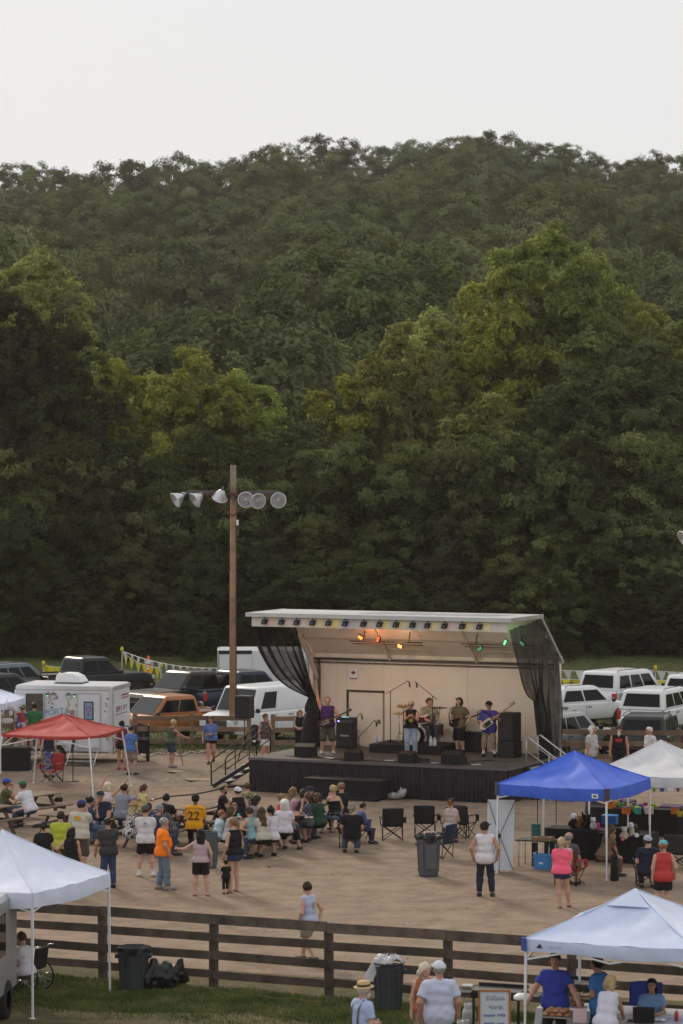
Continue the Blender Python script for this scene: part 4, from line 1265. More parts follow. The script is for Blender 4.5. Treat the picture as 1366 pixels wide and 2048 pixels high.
def person(px, py, h, yaw, label, pose='stand', la='down', ra='down', sex='m', skin='fair', hair='dark', hs='short', top='tee', tc=(.5, .5, .5), bot='jeans', bc=(.05, .07, .13), shoe=(.03, .03, .03),
           hat=None, hc=(.02, .02, .03), fat=0.0, lean=0.0, seat=.46, group=None, z=0.0, hy=0.0, hp=0.0, cell=.023, at=None, feet=None, base=None, lh=None, rh=None, beard=None, glasses=None, socks=None, name='person', hem=None, sole=True, patt=None, twist=0.0):
    """a person whose head top shows at photo pixel px,py. h: standing height. yaw (deg): 0 faces the stage, 90 faces picture left"""
    PSEED[0] += 1
    k = h / 1.75
    _r = random.Random(PSEED[0] * 17)
    if at is None and group:                      # nobody holds quite the same posture
        hy += _r.uniform(-24, 24); hp += _r.uniform(-10, 6); twist += _r.uniform(-10, 10)
        lean += _r.uniform(2, 13) if pose == 'sit' and lean >= 0 else _r.uniform(-2, 4)
    fem = sex == 'f'
    sit = pose == 'sit'
    # ---- skeleton in local metres at h = 1.75 (forward +Y, right +X)
    pz = .93 if not sit else (seat + .11) / k
    if pose == 'lean': pz = .90
    pel = Vector((0, 0, pz))
    L = math.radians(lean)
    up = Vector((0, math.sin(L), math.cos(L)))
    fw = Vector((0, math.cos(L), -math.sin(L)))
    tw = math.radians(twist)
    rt = Vector((math.cos(tw), math.sin(tw) * fw.y, math.sin(tw) * fw.z))
    sw = .170 if fem else .190
    if fat > .3: sw += .015
    waist = pel + up * .20
    chest = pel + up * .36
    shc = pel + up * .49
    neck = pel + up * .555
    hd = pel + up * .60 + Vector((0, .02, 0))
    headc = hd + Vector((0, .012, .095))
    top_z = headc.z + .125
    if at is None:
        s = (py - HORIZ) / (CAMH - (z + top_z * k))
        loc = Vector(((px - 683) / s, FPX / s, z))
    else:
        loc = Vector(at)
    sh = {s_: shc + rt * (s_ * (sw - .008)) - up * .035 for s_ in (-1, 1)}
    hip = {s_: pel + Vector((s_ * .085, 0, -.03)) for s_ in (-1, 1)}
    hands, elbows, wr = {}, {}, {}
    for s_, pr, ov in ((-1, la, lh), (1, ra, rh)):
        v = ARM[pr] if isinstance(pr, str) else pr
        tgt = sh[s_] + rt * (s_ * v[0]) + fw * v[1] * (1 if v[2] > -.4 else .8) + up * 0 + Vector((0, 0, v[2]))
        if pr == 'table': tgt.z = max(tgt.z, .80 / k)
        if ov is not None: tgt = Vector(ov)
        hint = rt * (s_ * .55) - fw * .5 - Vector((0, 0, .7))
        if v[2] > .3: hint = rt * (s_ * 1.0) - fw * .1
        elbows[s_], wr[s_] = ik(sh[s_], tgt, .285, .255, hint)
    foot, knee, ank = {}, {}, {}
    for s_ in (-1, 1):
        if feet: f = feet[0] if s_ < 0 else feet[1]
        elif sit: f = (s_ * _r.uniform(.07, .2), _r.uniform(.28, .5), 0)
        elif pose == 'walk': f = (s_ * .07, .22 * s_, 0 if s_ > 0 else .06)
        elif pose == 'wide': f = (s_ * .19, .02 * s_, 0)
        else: f = (s_ * _r.uniform(.08, .15), .05 * s_ * _r.uniform(-1.6, 1.6), 0)
        foot[s_] = Vector(f)
        a = Vector((f[0], f[1], f[2] / 1 + .085))
        if sit:
            tgt = a
            knee[s_], ank[s_] = ik(hip[s_], tgt, .43, .42, (s_ * .15, 1.0, .55))
        else:
            knee[s_], ank[s_] = ik(hip[s_], a, .415, .41, (s_ * .1, 1, .1))
        foot[s_] = Vector((ank[s_].x, ank[s_].y, max(0, ank[s_].z - .085)))
    K = lambda v: tuple(Vector(v) * k)
    root = empty(name, loc, math.radians(yaw), label, 'person', group)
    root.scale = (1.07, 1.07, 1.0)
    cs = cell
    # ---- torso core shared by body and clothes
    wr_ = .092 + .05 * fat; hr_ = (.112 if not fem else .118) + .03 * fat; cr_ = .098 + .02 * fat
    def torso(o=0.0, shoulders=1.0, low=0.0, loose=0.0):
        T = [(K(pel + Vector((-.07, -.005, low))), K(pel + Vector((.07, -.005, low))), (hr_ + o) * k, (hr_ + o) * k),
             (K(waist + rt * -.055 + fw * .03 * fat), K(waist + rt * .055 + fw * .03 * fat), (wr_ + o + loose) * k, (wr_ + o + loose) * k),
             (K(chest - rt * .075), K(chest + rt * .075), (cr_ + o) * k, (cr_ + o) * k),
             (K(shc - rt * (sw - .055) * shoulders - up * .045), K(shc + rt * (sw - .055) * shoulders - up * .045), (.060 + o * .8) * k, (.060 + o * .8) * k)]
        T.append((K(neck - up * .035), K(shc + rt * (sw * .6) - up * .01), (.045 + o * .6) * k, (.045 + o * .6) * k)); T.append((K(neck - up * .035), K(shc - rt * (sw * .6) - up * .01), (.045 + o * .6) * k, (.045 + o * .6) * k))
        if fat > .25:
            T.append((K(waist + fw * .09 - up * .03), K(waist + fw * .09 + up * .05), (.08 + .07 * fat + o) * k, (.07 + .05 * fat + o) * k))
        if fem:
            for s_ in (-1, 1):
                T.append((K(chest + rt * (s_ * .07) + fw * .075), K(chest + rt * (s_ * .07) + fw * .085 - up * .02), (.045 + o) * k, (.05 + o) * k))
        for s_ in (-1, 1):
            T.append((K(pel + Vector((s_ * .07, -.055, -.05 + low))), K(pel + Vector((s_ * .07, -.05, .0 + low))), (.075 + o) * k, (.07 + o) * k))
        return T
    af = 1 + .25 * fat - (.12 if fem else 0)
    def arm(s_, o=0.0, upto=2.0, loose=0.0):
        A_ = []
        u = min(1, upto)
        e = sh[s_].lerp(elbows[s_], u)
        A_.append((K(sh[s_]), K(e), (.055 * af + o) * k, (.055 * af + (.044 * af - .055 * af) * u + o + loose) * k, upto <= 1))
        if upto > 1:
            w = elbows[s_].lerp(wr[s_], upto - 1)
            A_.append((K(elbows[s_]), K(w), (.044 * af + o) * k, ((.044 - .014 * (upto - 1)) * af + o) * k, upto < 2))
        return A_
    lf = 1 + .18 * fat
    def leg(s_, o=0.0, upto=2.0, loose=0.0):
        u = min(1, upto)
        e = hip[s_].lerp(knee[s_], u)
        r0, r1 = .086 * lf, .056 * lf
        A_ = [(K(hip[s_]), K(e), (r0 + o) * k, (r0 + (r1 - r0) * u + o + loose) * k, upto <= 1)]
        if upto > 1:
            u2 = upto - 1
            w = knee[s_].lerp(ank[s_], u2)
            mid = knee[s_].lerp(ank[s_], min(u2, .3)) - Vector((0, .012, 0))
            A_.append((K(knee[s_]), K(mid), (r1 + o) * k, (.056 * lf + o + loose * .5) * k))
            A_.append((K(mid), K(w), (.056 * lf + o + loose * .5) * k, (.056 * lf - .020 * u2 + o + loose) * k, upto < 2))
        return A_
    prims = torso()
    for s_ in (-1, 1):
        prims += arm(s_) + leg(s_)
        prims.append((K(wr[s_]), K(wr[s_] + (wr[s_] - elbows[s_]).normalized() * .075), .030 * k, .034 * k))
        prims.append((K(ank[s_]), K(foot[s_] + Vector((0, .12, .03))), .040 * k, .028 * k))
        prims.append((K(foot[s_] + Vector((0, -.03, .035))), K(foot[s_] + Vector((0, .13, .028))), .034 * k, .027 * k))
    prims.append((K(neck - up * .03), K(headc - Vector((0, .012, .05))), .056 * k, .050 * k))
    V, Fq = sdf_mesh(prims, cs, .035 * k)
    # head on a finer grid, turned on the neck
    HR = Euler((math.radians(-hp), 0, math.radians(hy))).to_matrix()
    def HP(x, y, zz): return tuple((headc + HR @ Vector((x, y, zz))) * k)
    hprims = [(HP(0, -.012, .03), HP(0, .012, .035), .088 * k, .083 * k), (HP(0, .03, -.02), HP(0, .045, -.065), .066 * k, .045 * k), (HP(0, .09, .005), HP(0, .104, -.025), .012 * k, .017 * k),
              (HP(-.083, -.002, .0), HP(-.085, -.006, -.025), .016 * k, .011 * k), (HP(.083, -.002, .0), HP(.085, -.006, -.025), .016 * k, .011 * k), (HP(0, -.03, -.03), HP(0, -.035, -.1), .055 * k, .052 * k),
              (HP(-.03, .074, .028), HP(.03, .074, .028), .018 * k, .018 * k)]
    V2, F2 = sdf_mesh(hprims, .0135 * max(.8, k), .018 * k)
    IR = np.array(HR.transposed())
    loc2 = (V2 / k - np.array(headc)) @ IR.T
    c2 = loc2[F2].mean(1)
    eye = (np.abs(np.abs(c2[:, 0]) - .033) < .017) & (np.abs(c2[:, 2] - .008) < .009) & (c2[:, 1] > .05)
    lip = (np.abs(c2[:, 0]) < .024) & (np.abs(c2[:, 2] + .052) < .008) & (c2[:, 1] > .05)
    mi = [np.zeros(len(Fq), int), np.where(eye, 1, np.where(lip, 2, 0))]
    Vs, Fs = [V, V2], [Fq, F2 + len(V)]
    n = len(V) + len(V2)
    # hands: palm is in the body; five fingers of different length, a little curled
    for s_ in (-1, 1):
        d = (wr[s_] - elbows[s_]).normalized()
        inw = (rt * (-s_) + fw * .25)
        inw = (inw - d * inw.dot(d)).normalized()
        side = d.cross(inw).normalized()
        if side.dot(fw) < 0: side = -side
        pb = wr[s_] + d * .085
        b = MB()
        for q, (off, ln) in enumerate(((.030, .072), (.011, .082), (-.010, .076), (-.030, .060))):
            p0 = pb + side * off
            p1 = p0 + d * ln * .5 + inw * .008; p2 = p1 + d * ln * .35 + inw * ln * .35
            b.tube([K(p0 - d * .02), K(p1), K(p2)], [.0105 * k, .0095 * k, .007 * k], 5)
        p0 = wr[s_] + d * .035 + side * .03
        p1 = p0 + d * .035 + side * .03 + inw * .012; p2 = p1 + d * .03 + side * .004 + inw * .01
        b.tube([K(p0), K(p1), K(p2)], [.013 * k, .011 * k, .008 * k], 5)
        vv = np.array(b.v)
        ff = [f for f in b.f]
        quads = np.array([f if len(f) == 4 else (f[0], f[1], f[2], f[3]) for f in ff if len(f) >= 4])
        Vs.append(vv); Fs.append(quads + n); mi.append(np.zeros(len(quads), int)); n += len(vv)
    me = npmesh('body', np.concatenate(Vs), np.concatenate(Fs), True, np.concatenate(mi))
    o = bpy.data.objects.new('body', me); link(o, root, [cmat('skin', SKIN[skin], .6), M_eye, M_lip])
    def child(nm, prims_, m, cuts=(), wrinkle=0.0, c=None, kk=.03):
        V_, F_ = sdf_mesh(prims_, c or cs, kk * k, cuts, wrinkle, PSEED[0])
        if not len(V_): return None
        q = bpy.data.objects.new(nm, npmesh(nm, V_, F_, True)); link(q, root, m)
        return q
    # ---- clothes
    tm = patt or cmat('cloth', tc)
    hemd = hem if hem is not None else (-.10 if top not in ('tank', 'crop') else -.04)
    if fem and hem is None and top == 'tee': hemd = -.07
    nk = (K(neck + up * (-.008)), tuple(up))
    bt = (K(pel + up * hemd), tuple(-up))
    o_ = .020
    if top in ('tee', 'polo', 'shirt', 'long', 'jersey'):
        sl = {'tee': .62, 'polo': .6, 'shirt': .72, 'long': 1.92, 'jersey': .85}[top]
        lo_ = {'tee': .012, 'polo': .01, 'shirt': .016, 'long': .004, 'jersey': .02}[top]
        pr = torso(o_ + (.006 if not fem else 0), 1.0, 0.0, .016 if not fem else .008)
        pr.append((K(pel + up * .02 + Vector((-.075, 0, 0))), K(pel + up * .02 + Vector((.075, 0, 0))), (hr_ + .025) * k, (hr_ + .025) * k))
        pr.append((K(pel + up * -.09 + Vector((-.07, 0, 0))), K(pel + up * -.09 + Vector((.07, 0, 0))), (hr_ + .026) * k, (hr_ + .026) * k))
        for s_ in (-1, 1): pr += arm(s_, .014, sl, lo_)
        child('shirt', pr, tm, (nk, bt), .0045 * k, kk=.06)
        if top in ('polo', 'shirt'):
            child('collar', [(K(neck - up * .025 - rt * .04), K(neck - up * .025 + rt * .04), .052 * k, .052 * k)], tm, ((K(neck + up * .022), tuple(up)),))
    elif top in ('tank', 'sleeveless', 'dress', 'crop'):
        pr = torso(o_, .62 if top == 'tank' or top == 'dress' else .92, 0.0, .016 if not fem or top == 'sleeveless' else .006)
        pr[3] = (K(shc - rt * (sw - .055) * (.62 if top in ('tank', 'dress') else 1.0) - up * .02), K(shc + rt * (sw - .055) * (.62 if top in ('tank', 'dress') else 1.0) - up * .02), .080 * k, .080 * k)
        pr.append((K(pel + up * -.03 + Vector((-.07, 0, 0))), K(pel + up * -.03 + Vector((.07, 0, 0))), (hr_ + .024) * k, (hr_ + .024) * k))
        if top == 'dress':
            if sit:
                for s_ in (-1, 1): pr += leg(s_, .05, .95)
            else: pr += [(K(pel + Vector((-.06, 0, -.05))), K(pel + Vector((-.09, 0, -.45))), .13 * k, .17 * k, True), (K(pel + Vector((.06, 0, -.05))), K(pel + Vector((.09, 0, -.45))), .13 * k, .17 * k, True)]
        child('dress' if top == 'dress' else 'top', pr, tm, (nk,) if top == 'dress' else (nk, bt), .0035 * k, kk=.06)
    elif top == 'tube':
        pr = torso(.016)
        child('top', pr, tm, ((K(shc - up * .10), tuple(up)), bt), .002 * k)
    bm = cmat('cloth', bc)
    if bot and top != 'dress':
        ln = {'jeans': 1.93, 'shorts': .80, 'long_shorts': 1.02, 'mini': .36, 'capri': 1.55, 'skirt': 0}[bot]
        pr = [(K(pel + Vector((-.07, 0, .03))), K(pel + Vector((.07, 0, .03))), (hr_ + .012) * k, (hr_ + .012) * k), (K(pel + Vector((-.07, -.012, -.04))), K(pel + Vector((.07, -.012, -.04))), (hr_ + .010) * k, (hr_ + .010) * k)]
        for s_ in (-1, 1):
            pr.append((K(pel + Vector((s_ * .07, -.055, -.05))), K(pel + Vector((s_ * .07, -.05, .0))), .088 * k, .084 * k))
            if bot == 'skirt':
                pr.append((K(hip[s_]), K(hip[s_].lerp(knee[s_], .7)), .13 * k, .15 * k, True))
            else:
                pr += leg(s_, .016 if bot != 'jeans' else .014, ln, {'jeans': .012, 'shorts': .030, 'long_shorts': .035, 'mini': .012, 'capri': .008}[bot])
        wc = (K(pel + up * .06), tuple(up))
        child({'jeans': 'trousers', 'capri': 'trousers', 'skirt': 'skirt'}.get(bot, 'shorts'), pr, bm, (wc,), .0045 * k)
    if socks:
        for s_ in (-1, 1):
            child('sock', [(K(ank[s_].lerp(knee[s_], .28)), K(ank[s_]), .046 * k, .046 * k), (K(ank[s_]), K(foot[s_] + Vector((0, .02, .05))), .046 * k, .05 * k)], cmat('cloth', socks))
    for s_ in (-1, 1):
        f = foot[s_]
        if shoe is not None:
            high = .105 if shoe[0] >= 0 else .03
            sp = [(K(f + Vector((0, -.05, .05))), K(f + Vector((0, .02, .052))), .052 * k, .054 * k), (K(f + Vector((0, .02, .05))), K(f + Vector((s_ * .008, .17, .034))), .054 * k, .040 * k)]
            child('shoe', sp, cmat('shoe', shoe, .6), ((K(f + Vector((0, 0, .004))), (0, 0, -1)), (K(f + Vector((0, 0, high))), (0, 0, 1))), c=.016)
        elif sole:
            b = MB(); b.prism([K(f + Vector((s_ * x_, y_, .004))) for x_, y_ in ((-.035, -.07), (.035, -.07), (.045, .06), (.045, .15), (.01, .19), (-.035, .16), (-.04, .05))], (0, 0, .016 * k)); b.build('sandal', cmat('shoe', (.03, .02, .018)), root)
    # ---- hair
    hm = cmat('hair', HAIRC[hair], .55)
    if hs != 'bald':
        vol = {'short': .011, 'long': .016, 'bun': .013, 'pony': .013, 'bob': .022, 'curly': .034, 'buzz': .006, 'fringe': .01, 'mid': .014, 'longstraight': .014}[hs]
        hpz = [(HP(0, -.024, .034), HP(0, .0, .046), (.090 + vol) * k, (.083 + vol) * k)]
        if hs not in ('buzz', 'fringe'): hpz.append((HP(0, .045, .085), HP(0, .0, .09), (.038 + vol * .5) * k, (.055 + vol) * k))
        if hs in ('long', 'longstraight'):
            w = .072 if hs == 'long' else .062
            dl = .30 if hs == 'long' else .36
            for sx in (-.045, 0, .045):
                hpz.append((HP(sx, -.055, -.02), tuple((headc + HR @ Vector((sx * 1.35, -.07, 0))) * k + np.array((0, -.03 * k, -dl * k)) if False else Vector((headc + HR @ Vector((sx * 1.3, -.075, 0)) - up * dl - fw * .045)) * k), w * k, .036 * k))
            for sx in (-.075, .075):
                hpz.append((HP(sx, .0, .02), tuple((headc + HR @ Vector((sx * 1.08, -.02, -.16))) * k), .035 * k, .024 * k))
        if hs in ('bob', 'curly', 'mid'):
            dl = {'bob': .10, 'curly': .12, 'mid': .16}[hs]
            for sx in (-.06, 0, .06): hpz.append((HP(sx, -.05, 0), HP(sx * 1.15, -.05, -dl), .058 * k, .045 * k))
        if hs == 'bun': hpz.append((HP(0, -.095, .085), HP(0, -.10, .10), .045 * k, .042 * k))
        if hs == 'pony':
            hpz.append((HP(0, -.10, .03), HP(0, -.13, .0), .032 * k, .036 * k))
            hpz.append((HP(0, -.13, .0), tuple((headc + HR @ Vector((0, -.12, -.02)) - up * .22) * k), .036 * k, .016 * k))
        cuts = [(HP(0, .052, .0), tuple(HR @ Vector((0, 1, -.85)).normalized()))] if hs != 'fringe' else [(HP(0, -.01, .05), tuple(HR @ Vector((0, .5, 1)).normalized()))]
        if hs in ('short', 'buzz', 'fringe', 'bun', 'pony'): cuts.append((HP(0, -.05, -.065), tuple(HR @ Vector((0, .35, -1)).normalized())))
        child('hair', hpz, hm, cuts, .009 * k if hs in ('curly', 'long', 'mid', 'bob', 'longstraight') else .005 * k, .0165, .02)
    if beard:
        child('beard', [(HP(0, .055, -.075), HP(0, .06, -.10 - beard[1]), .048 * k, .028 * k)], cmat('hair', HAIRC[beard[0]]), (), .004, .016, .02)
    if glasses:
        b = MB()
        for sx in (-.033, .033): b.box(HP(sx, .096, .008), (.048 * k, .012 * k, .032 * k), rot=(0, 0, math.radians(hy)))
        b.tube([HP(-.085, .0, .012), HP(-.055, .088, .012), HP(.055, .088, .012), HP(.085, .0, .012)], .006 * k, 4)
        b.build('sunglasses', M_black, root)
    if hat:
        m = cmat('hat', hc)
        q = None
        if hat in ('cap', 'capback', 'beanie', 'visor'):
            cut = ((HP(0, 0, .045 if hat != 'beanie' else .03), tuple(HR @ Vector((0, 0, -1)))),)
            q = child('cap', [(HP(0, -.016, .040), HP(0, .008, .042), .108 * k, .104 * k), (HP(0, -.01, .07), HP(0, .01, .075), .082 * k, .08 * k)], m, cut, 0, .0165, .02)
            if hat in ('cap', 'capback'):
                sg = 1 if hat == 'cap' else -1
                b = MB()
                rim = [HP(.085 * math.sin(a), sg * (.085 + .10 * math.cos(a)), .055 - .012 * math.cos(a)) for a in np.linspace(-1.5, 1.5, 9)]
                b.prism(rim, tuple((HR @ Vector((0, 0, .010))) * k)); b.build('brim', m, q)
        elif hat in ('straw', 'boater', 'wide'):
            R_ = {'straw': .19, 'boater': .165, 'wide': .22}[hat]
            b = MB(); MR = (Matrix.Translation(Vector(HP(0, -.005, .06))) @ HR.to_4x4())
            hh = .095 if hat != 'wide' else .10
            pf = [(R_, -.006), (R_, .004), (.108, .014), (.104, hh * .6), (.095, hh), (.0, hh + (.004 if hat == 'boater' else .02))]
            b.lathe([(r * k, z_ * k) for r, z_ in pf], 22, M=MR); b.lathe([(0, .002), (R_ * k, -.006 * k)], 22, M=MR)
            q = b.build('hat', m, root)
            if hat == 'boater':
                b = MB(); b.lathe([(.1105 * k, .016 * k), (.107 * k, .05 * k)], 22, M=MR); b.build('hat_band', M_black, q)
    return {'root': root, 'loc': loc, 'k': k, 'wr': wr, 'sh': sh, 'headc': headc, 'HP': HP, 'neck': neck, 'chest': chest, 'pel': pel, 'up': up, 'fw': fw, 'waist': waist, 'elb': elbows,
            'world': lambda v: root_world(loc, yaw, Vector(v) * k)}
def root_world(loc, yaw, v):
    return loc + Matrix.Rotation(math.radians(yaw), 3, 'Z') @ v

def on_back(p, s, size, c, up_, dist, label_name='print', sx=1.0):
    """flat print lettering on the back of a shirt"""
    k = p['k']
    q = p['pel'] + p['up'] * up_ - p['fw'] * dist
    a = math.asin(max(-1, min(1, p['up'].y)))
    return text(s, size * k, cmat('print', c), p['root'], tuple(q * k), (HALF - a, 0, 0), .001, label_name, sx=sx)
# ------------------------------------------------------------------ the crowd
W_, BK, NV = (.62, .62, .66), (.014, .013, .015), (.022, .026, .045)
DEN, LDEN = (.035, .055, .10), (.13, .19, .28)
def plaid_mat(name, a, b, sc):
    m = bpy.data.materials.new(name); m.use_nodes = True
    N, L = m.node_tree.nodes, m.node_tree.links
    p = N['Principled BSDF']; p.inputs['Roughness'].default_value = .9
    tc_ = N.new('ShaderNodeTexCoord'); ck = N.new('ShaderNodeTexChecker'); ck.inputs['Scale'].default_value = sc
    ck.inputs['Color1'].default_value = tuple(a) + (1,); ck.inputs['Color2'].default_value = tuple(b) + (1,)
    L.new(tc_.outputs['Object'], ck.inputs['Vector']); L.new(ck.outputs[0], p.inputs['Base Color'])
    return m
def floral_mat(name, cols, sc):
    m = bpy.data.materials.new(name); m.use_nodes = True
    N, L = m.node_tree.nodes, m.node_tree.links
    p = N['Principled BSDF']; p.inputs['Roughness'].default_value = .9
    tc_ = N.new('ShaderNodeTexCoord'); nz = N.new('ShaderNodeTexNoise'); nz.inputs['Scale'].default_value = sc; nz.inputs['Detail'].default_value = 1
    L.new(tc_.outputs['Object'], nz.inputs['Vector'])
    r = N.new('ShaderNodeValToRGB'); r.color_ramp.interpolation = 'CONSTANT'
    els = r.color_ramp.elements
    while len(els) < len(cols): els.new(.5)
    for i, c_ in enumerate(cols):
        els[i].position = 0 if i == 0 else .36 + .28 * (i - 1) / max(1, len(cols) - 1); els[i].color = tuple(c_) + (1,)
    L.new(nz.outputs[0], r.inputs[0]); L.new(r.outputs[0], p.inputs['Base Color'])
    return m
M_plaid = plaid_mat('plaid', (.42, .42, .46), (.05, .06, .12), 26)
M_bw = floral_mat('black_white_print', [(.02, .02, .02), (.55, .55, .56), (.02, .02, .02), (.5, .5, .5)], 9)
M_floral = floral_mat('floral_print', [(.02, .02, .02), (.30, .10, .22), (.45, .40, .05), (.05, .16, .09), (.02, .02, .02)], 16)
M_darkfloral = floral_mat('dark_floral', [(.018, .017, .02), (.16, .10, .09), (.05, .06, .09), (.018, .016, .02)], 12)
M_flag = floral_mat('flag_print', [(.04, .07, .30), (.55, .06, .07), (.60, .60, .64), (.05, .08, .32), (.5, .05, .06)], 4.5)
M_hawaii = floral_mat('hawaiian', [(.52, .50, .52), (.45, .40, .40), (.56, .54, .56), (.36, .32, .33)], 18)

CR = 'people watching in the arena'
# standing in the left cluster
person(87, 1644, 1.66, 5, 'person in black T-shirt with short dark ponytail behind the near white canopy', hs='pony', hair='black', tc=BK, bc=BK, bot='shorts', sex='f', group=CR)
person(121, 1624, 1.75, 0, 'person in yellow-green T-shirt seen from behind', hair='dark', tc=(.42, .46, .05), bc=(.06, .05, .03), bot='long_shorts', la='fold', group=CR)
person(142, 1656, 1.65, -8, 'person with long black hair, black top and white shorts', hs='longstraight', hair='black', sex='f', top='tank', tc=BK, bot='mini', bc=W_, la=(.16, .05, -.30), skin='tan', shoe=None, group=CR)
p = person(160, 1602, 1.84, -25, 'person in cream T-shirt with yellow back logo, blue cap and brown shorts', hat='cap', hc=(.03, .04, .16), tc=(.52, .48, .42), bot='long_shorts', bc=(.085, .07, .05), ra='mouth', fat=.35, group=CR)
def oval_print(p, up_, dist, w, h, c, off=0.0):
    k = p['k']; q = p['pel'] + p['up'] * up_ - p['fw'] * dist + Vector((off, 0, 0))
    b = MB(); b.poly([tuple((q + Vector((w * math.cos(a), 0, h * math.sin(a)))) * k) for a in np.linspace(0, 6.28, 17)[:-1]])
    return b.build('print', cmat('print', c), p['root'])
oval_print(p, .41, .155, .10, .05, (.60, .36, .02))
person(217, 1636, 1.75, 18, 'person in charcoal T-shirt and blue jeans with hands low', hs='buzz', hair='dark', tc=(.045, .042, .045), bc=(.05, .075, .15), ra='fold', la='loose', skin='tan', shoe=(.02, .02, .03), group=CR)
p = person(291, 1612, 1.80, 0, 'person in white T-shirt, grey cap and black shorts with white sneakers', hat='capback', hc=(.07, .07, .08), hair='brown', tc=(.60, .58, .60), bot='shorts', bc=BK, shoe=(.55, .55, .56), socks=(.6, .6, .6), feet=((-.15, 0, 0), (.17, 0, 0)), ra='fold', la='fold', group=CR)
oval_print(p, .40, .150, .035, .03, (.34, .33, .36)); oval_print(p, .33, .152, .06, .012, (.40, .39, .42))
person(325, 1635, 1.79, -78, 'person in bright orange T-shirt and faded jeans, grey hair', hs='buzz', hair='grey', tc=(.95, .22, .012), bc=(.15, .20, .26), shoe=(.25, .22, .19), fat=.45, skin='red', ra=(.02, .12, -.50), feet=((-.10, -.07, 0), (.10, .10, 0)), group=CR)
person(401, 1659, 1.62, 3, 'person in pale pink tank top and black shorts with arm stretched out', hs='long', hair='black', sex='f', top='tank', tc=(.45, .33, .35), bot='shorts', bc=BK, la=(.40, .22, -.16), ra='loose', shoe=None, feet=((-.14, 0, 0), (.17, 0, 0)), fat=.1, group=CR)
person(470, 1636, 1.83, 48, 'tall person in black tank top and denim shorts, barefoot, long light hair', hs='pony', hair='light', sex='f', top='tank', tc=BK, bot='mini', bc=(.03, .05, .11), shoe=None, sole=False, la=(.04, .12, -.50), group=CR)
person(452, 1722, .82, 20, 'small child in black with wide black hat beside the tall barefoot person', hat='wide', hc=BK, tc=BK, bc=BK, bot='capri', shoe=BK, group=CR)
p = person(617, 1765, 1.69, 52, 'person walking in pale blue sleeveless shirt and khaki shorts', hs='short', hair='dark', sex='f', top='sleeveless', tc=(.42, .46, .60), bot='shorts', bc=(.22, .18, .13), pose='walk', fat=.35, la=(.06, .10, -.48), ra=(.06, -.15, -.48), shoe=(.04, .04, .04), group=CR, hem=-.12)
b = MB(); b.lathe([(.045, -.09), (.07, 0), (.045, .09)], 12, M=Matrix.Rotation(0, 4, 'X')); 
oval_print(p, .34, .165, .045, .09, (.55, .45, .05), .03); oval_print(p, .34, .1665, .022, .07, (.42, .46, .60), .03)
p = person(970, 1645, 1.80, -6, 'person in white sleeveless shirt, black cap and dark jeans', hat='cap', hc=BK, hair='dark', hy=-30, top='sleeveless', tc=(.66, .64, .67), bot='jeans', bc=(.022, .028, .045), la='pocket', ra='pocket', skin='tan', shoe=(.03, .03, .03), feet=((-.13, 0, 0), (.16, 0, 0)), group=CR, hem=-.16)
person(1123, 1676, 1.66, -8, 'person in hot pink T-shirt and navy shorts carrying a baby', hs='pony', hair='blonde', sex='f', tc=(.90, .13, .22), bot='mini', bc=(.045, .04, .12), ra='hold', la='fold', fat=.3, shoe=None, feet=((-.04, -.02, 0), (.16, .16, 0)), group=CR)
pb = person(1134, 1691, .72, 170, 'baby held by the person in hot pink T-shirt', top='tee', tc=(.50, .45, .45), bot='long_shorts', bc=(.5, .45, .45), hs='buzz', hair='light', shoe=(.5, .4, .4), at=(G(1135, 1806).x, G(1135, 1806).y, .93), pose='sit', seat=.05, cell=.016, feet=((-.14, .2, -.2), (.14, .2, -.2)))
person(1327, 1682, 1.70, -4, 'person in red tank top with teal cap and long ponytail', hat='cap', hc=(.12, .40, .42), hs='pony', hair='ginger', sex='f', top='tank', tc=(.48, .055, .055), bot='shorts', bc=BK, fat=.55, ra=(.08, .06, -.5), hem=-.16, shoe=None, group=CR)
# foreground, near the fence and under the near right canopy
FG = 'people beside the near fence'
p = person(724, 1966, 1.76, -60, 'bearded person in straw boater, light blue shirt, bow tie and braces', hat='boater', hc=(.52, .38, .18), hair='white', top='shirt', tc=(.40, .48, .68), bot='jeans', bc=(.16, .13, .09), beard=('white', .03), la='hold', ra='hold', hy=-20, fat=.2, cell=.02, group=FG)
k = p['k']; b = MB()
for sx in (-1, 1):
    b.tube([tuple((p['pel'] + Vector((sx * .09, -.15, .06))) * k), tuple((p['chest'] + Vector((sx * .10, -.135, .04))) * k), tuple((p['neck'] + Vector((sx * .10, -.04, -.005))) * k), tuple((p['chest'] + Vector((sx * .10, .135, .02))) * k), tuple((p['pel'] + Vector((sx * .10, .15, .06))) * k)], .014, 5)
b.build('braces', cmat('cloth', (.16, .11, .08)), p['root'])
b = MB(); b.box(tuple((p['neck'] + Vector((0, .085, -.05))) * k), (.11, .03, .045), bev=.01); b.build('bow_tie', cmat('cloth', (.015, .02, .07)), p['root'])
person(878, 1925, 1.86, 4, 'large person in white short-sleeved shirt and white cap seen from behind', hat='cap', hc=(.62, .62, .68), hair='grey', hs='buzz', top='shirt', tc=(.52, .54, .70), bot='jeans', bc=(.16, .14, .12), fat=.75, la='loose', ra='loose', cell=.02, hem=-.30, skin='red', group=FG)
person(849, 1927, 1.68, 190, 'person with long platinum hair facing the large person in white shirt', hs='long', hair='platinum', sex='f', top='tank', tc=(.36, .12, .06), bot='shorts', bc=(.25, .2, .15), hy=25, cell=.02, group=FG)
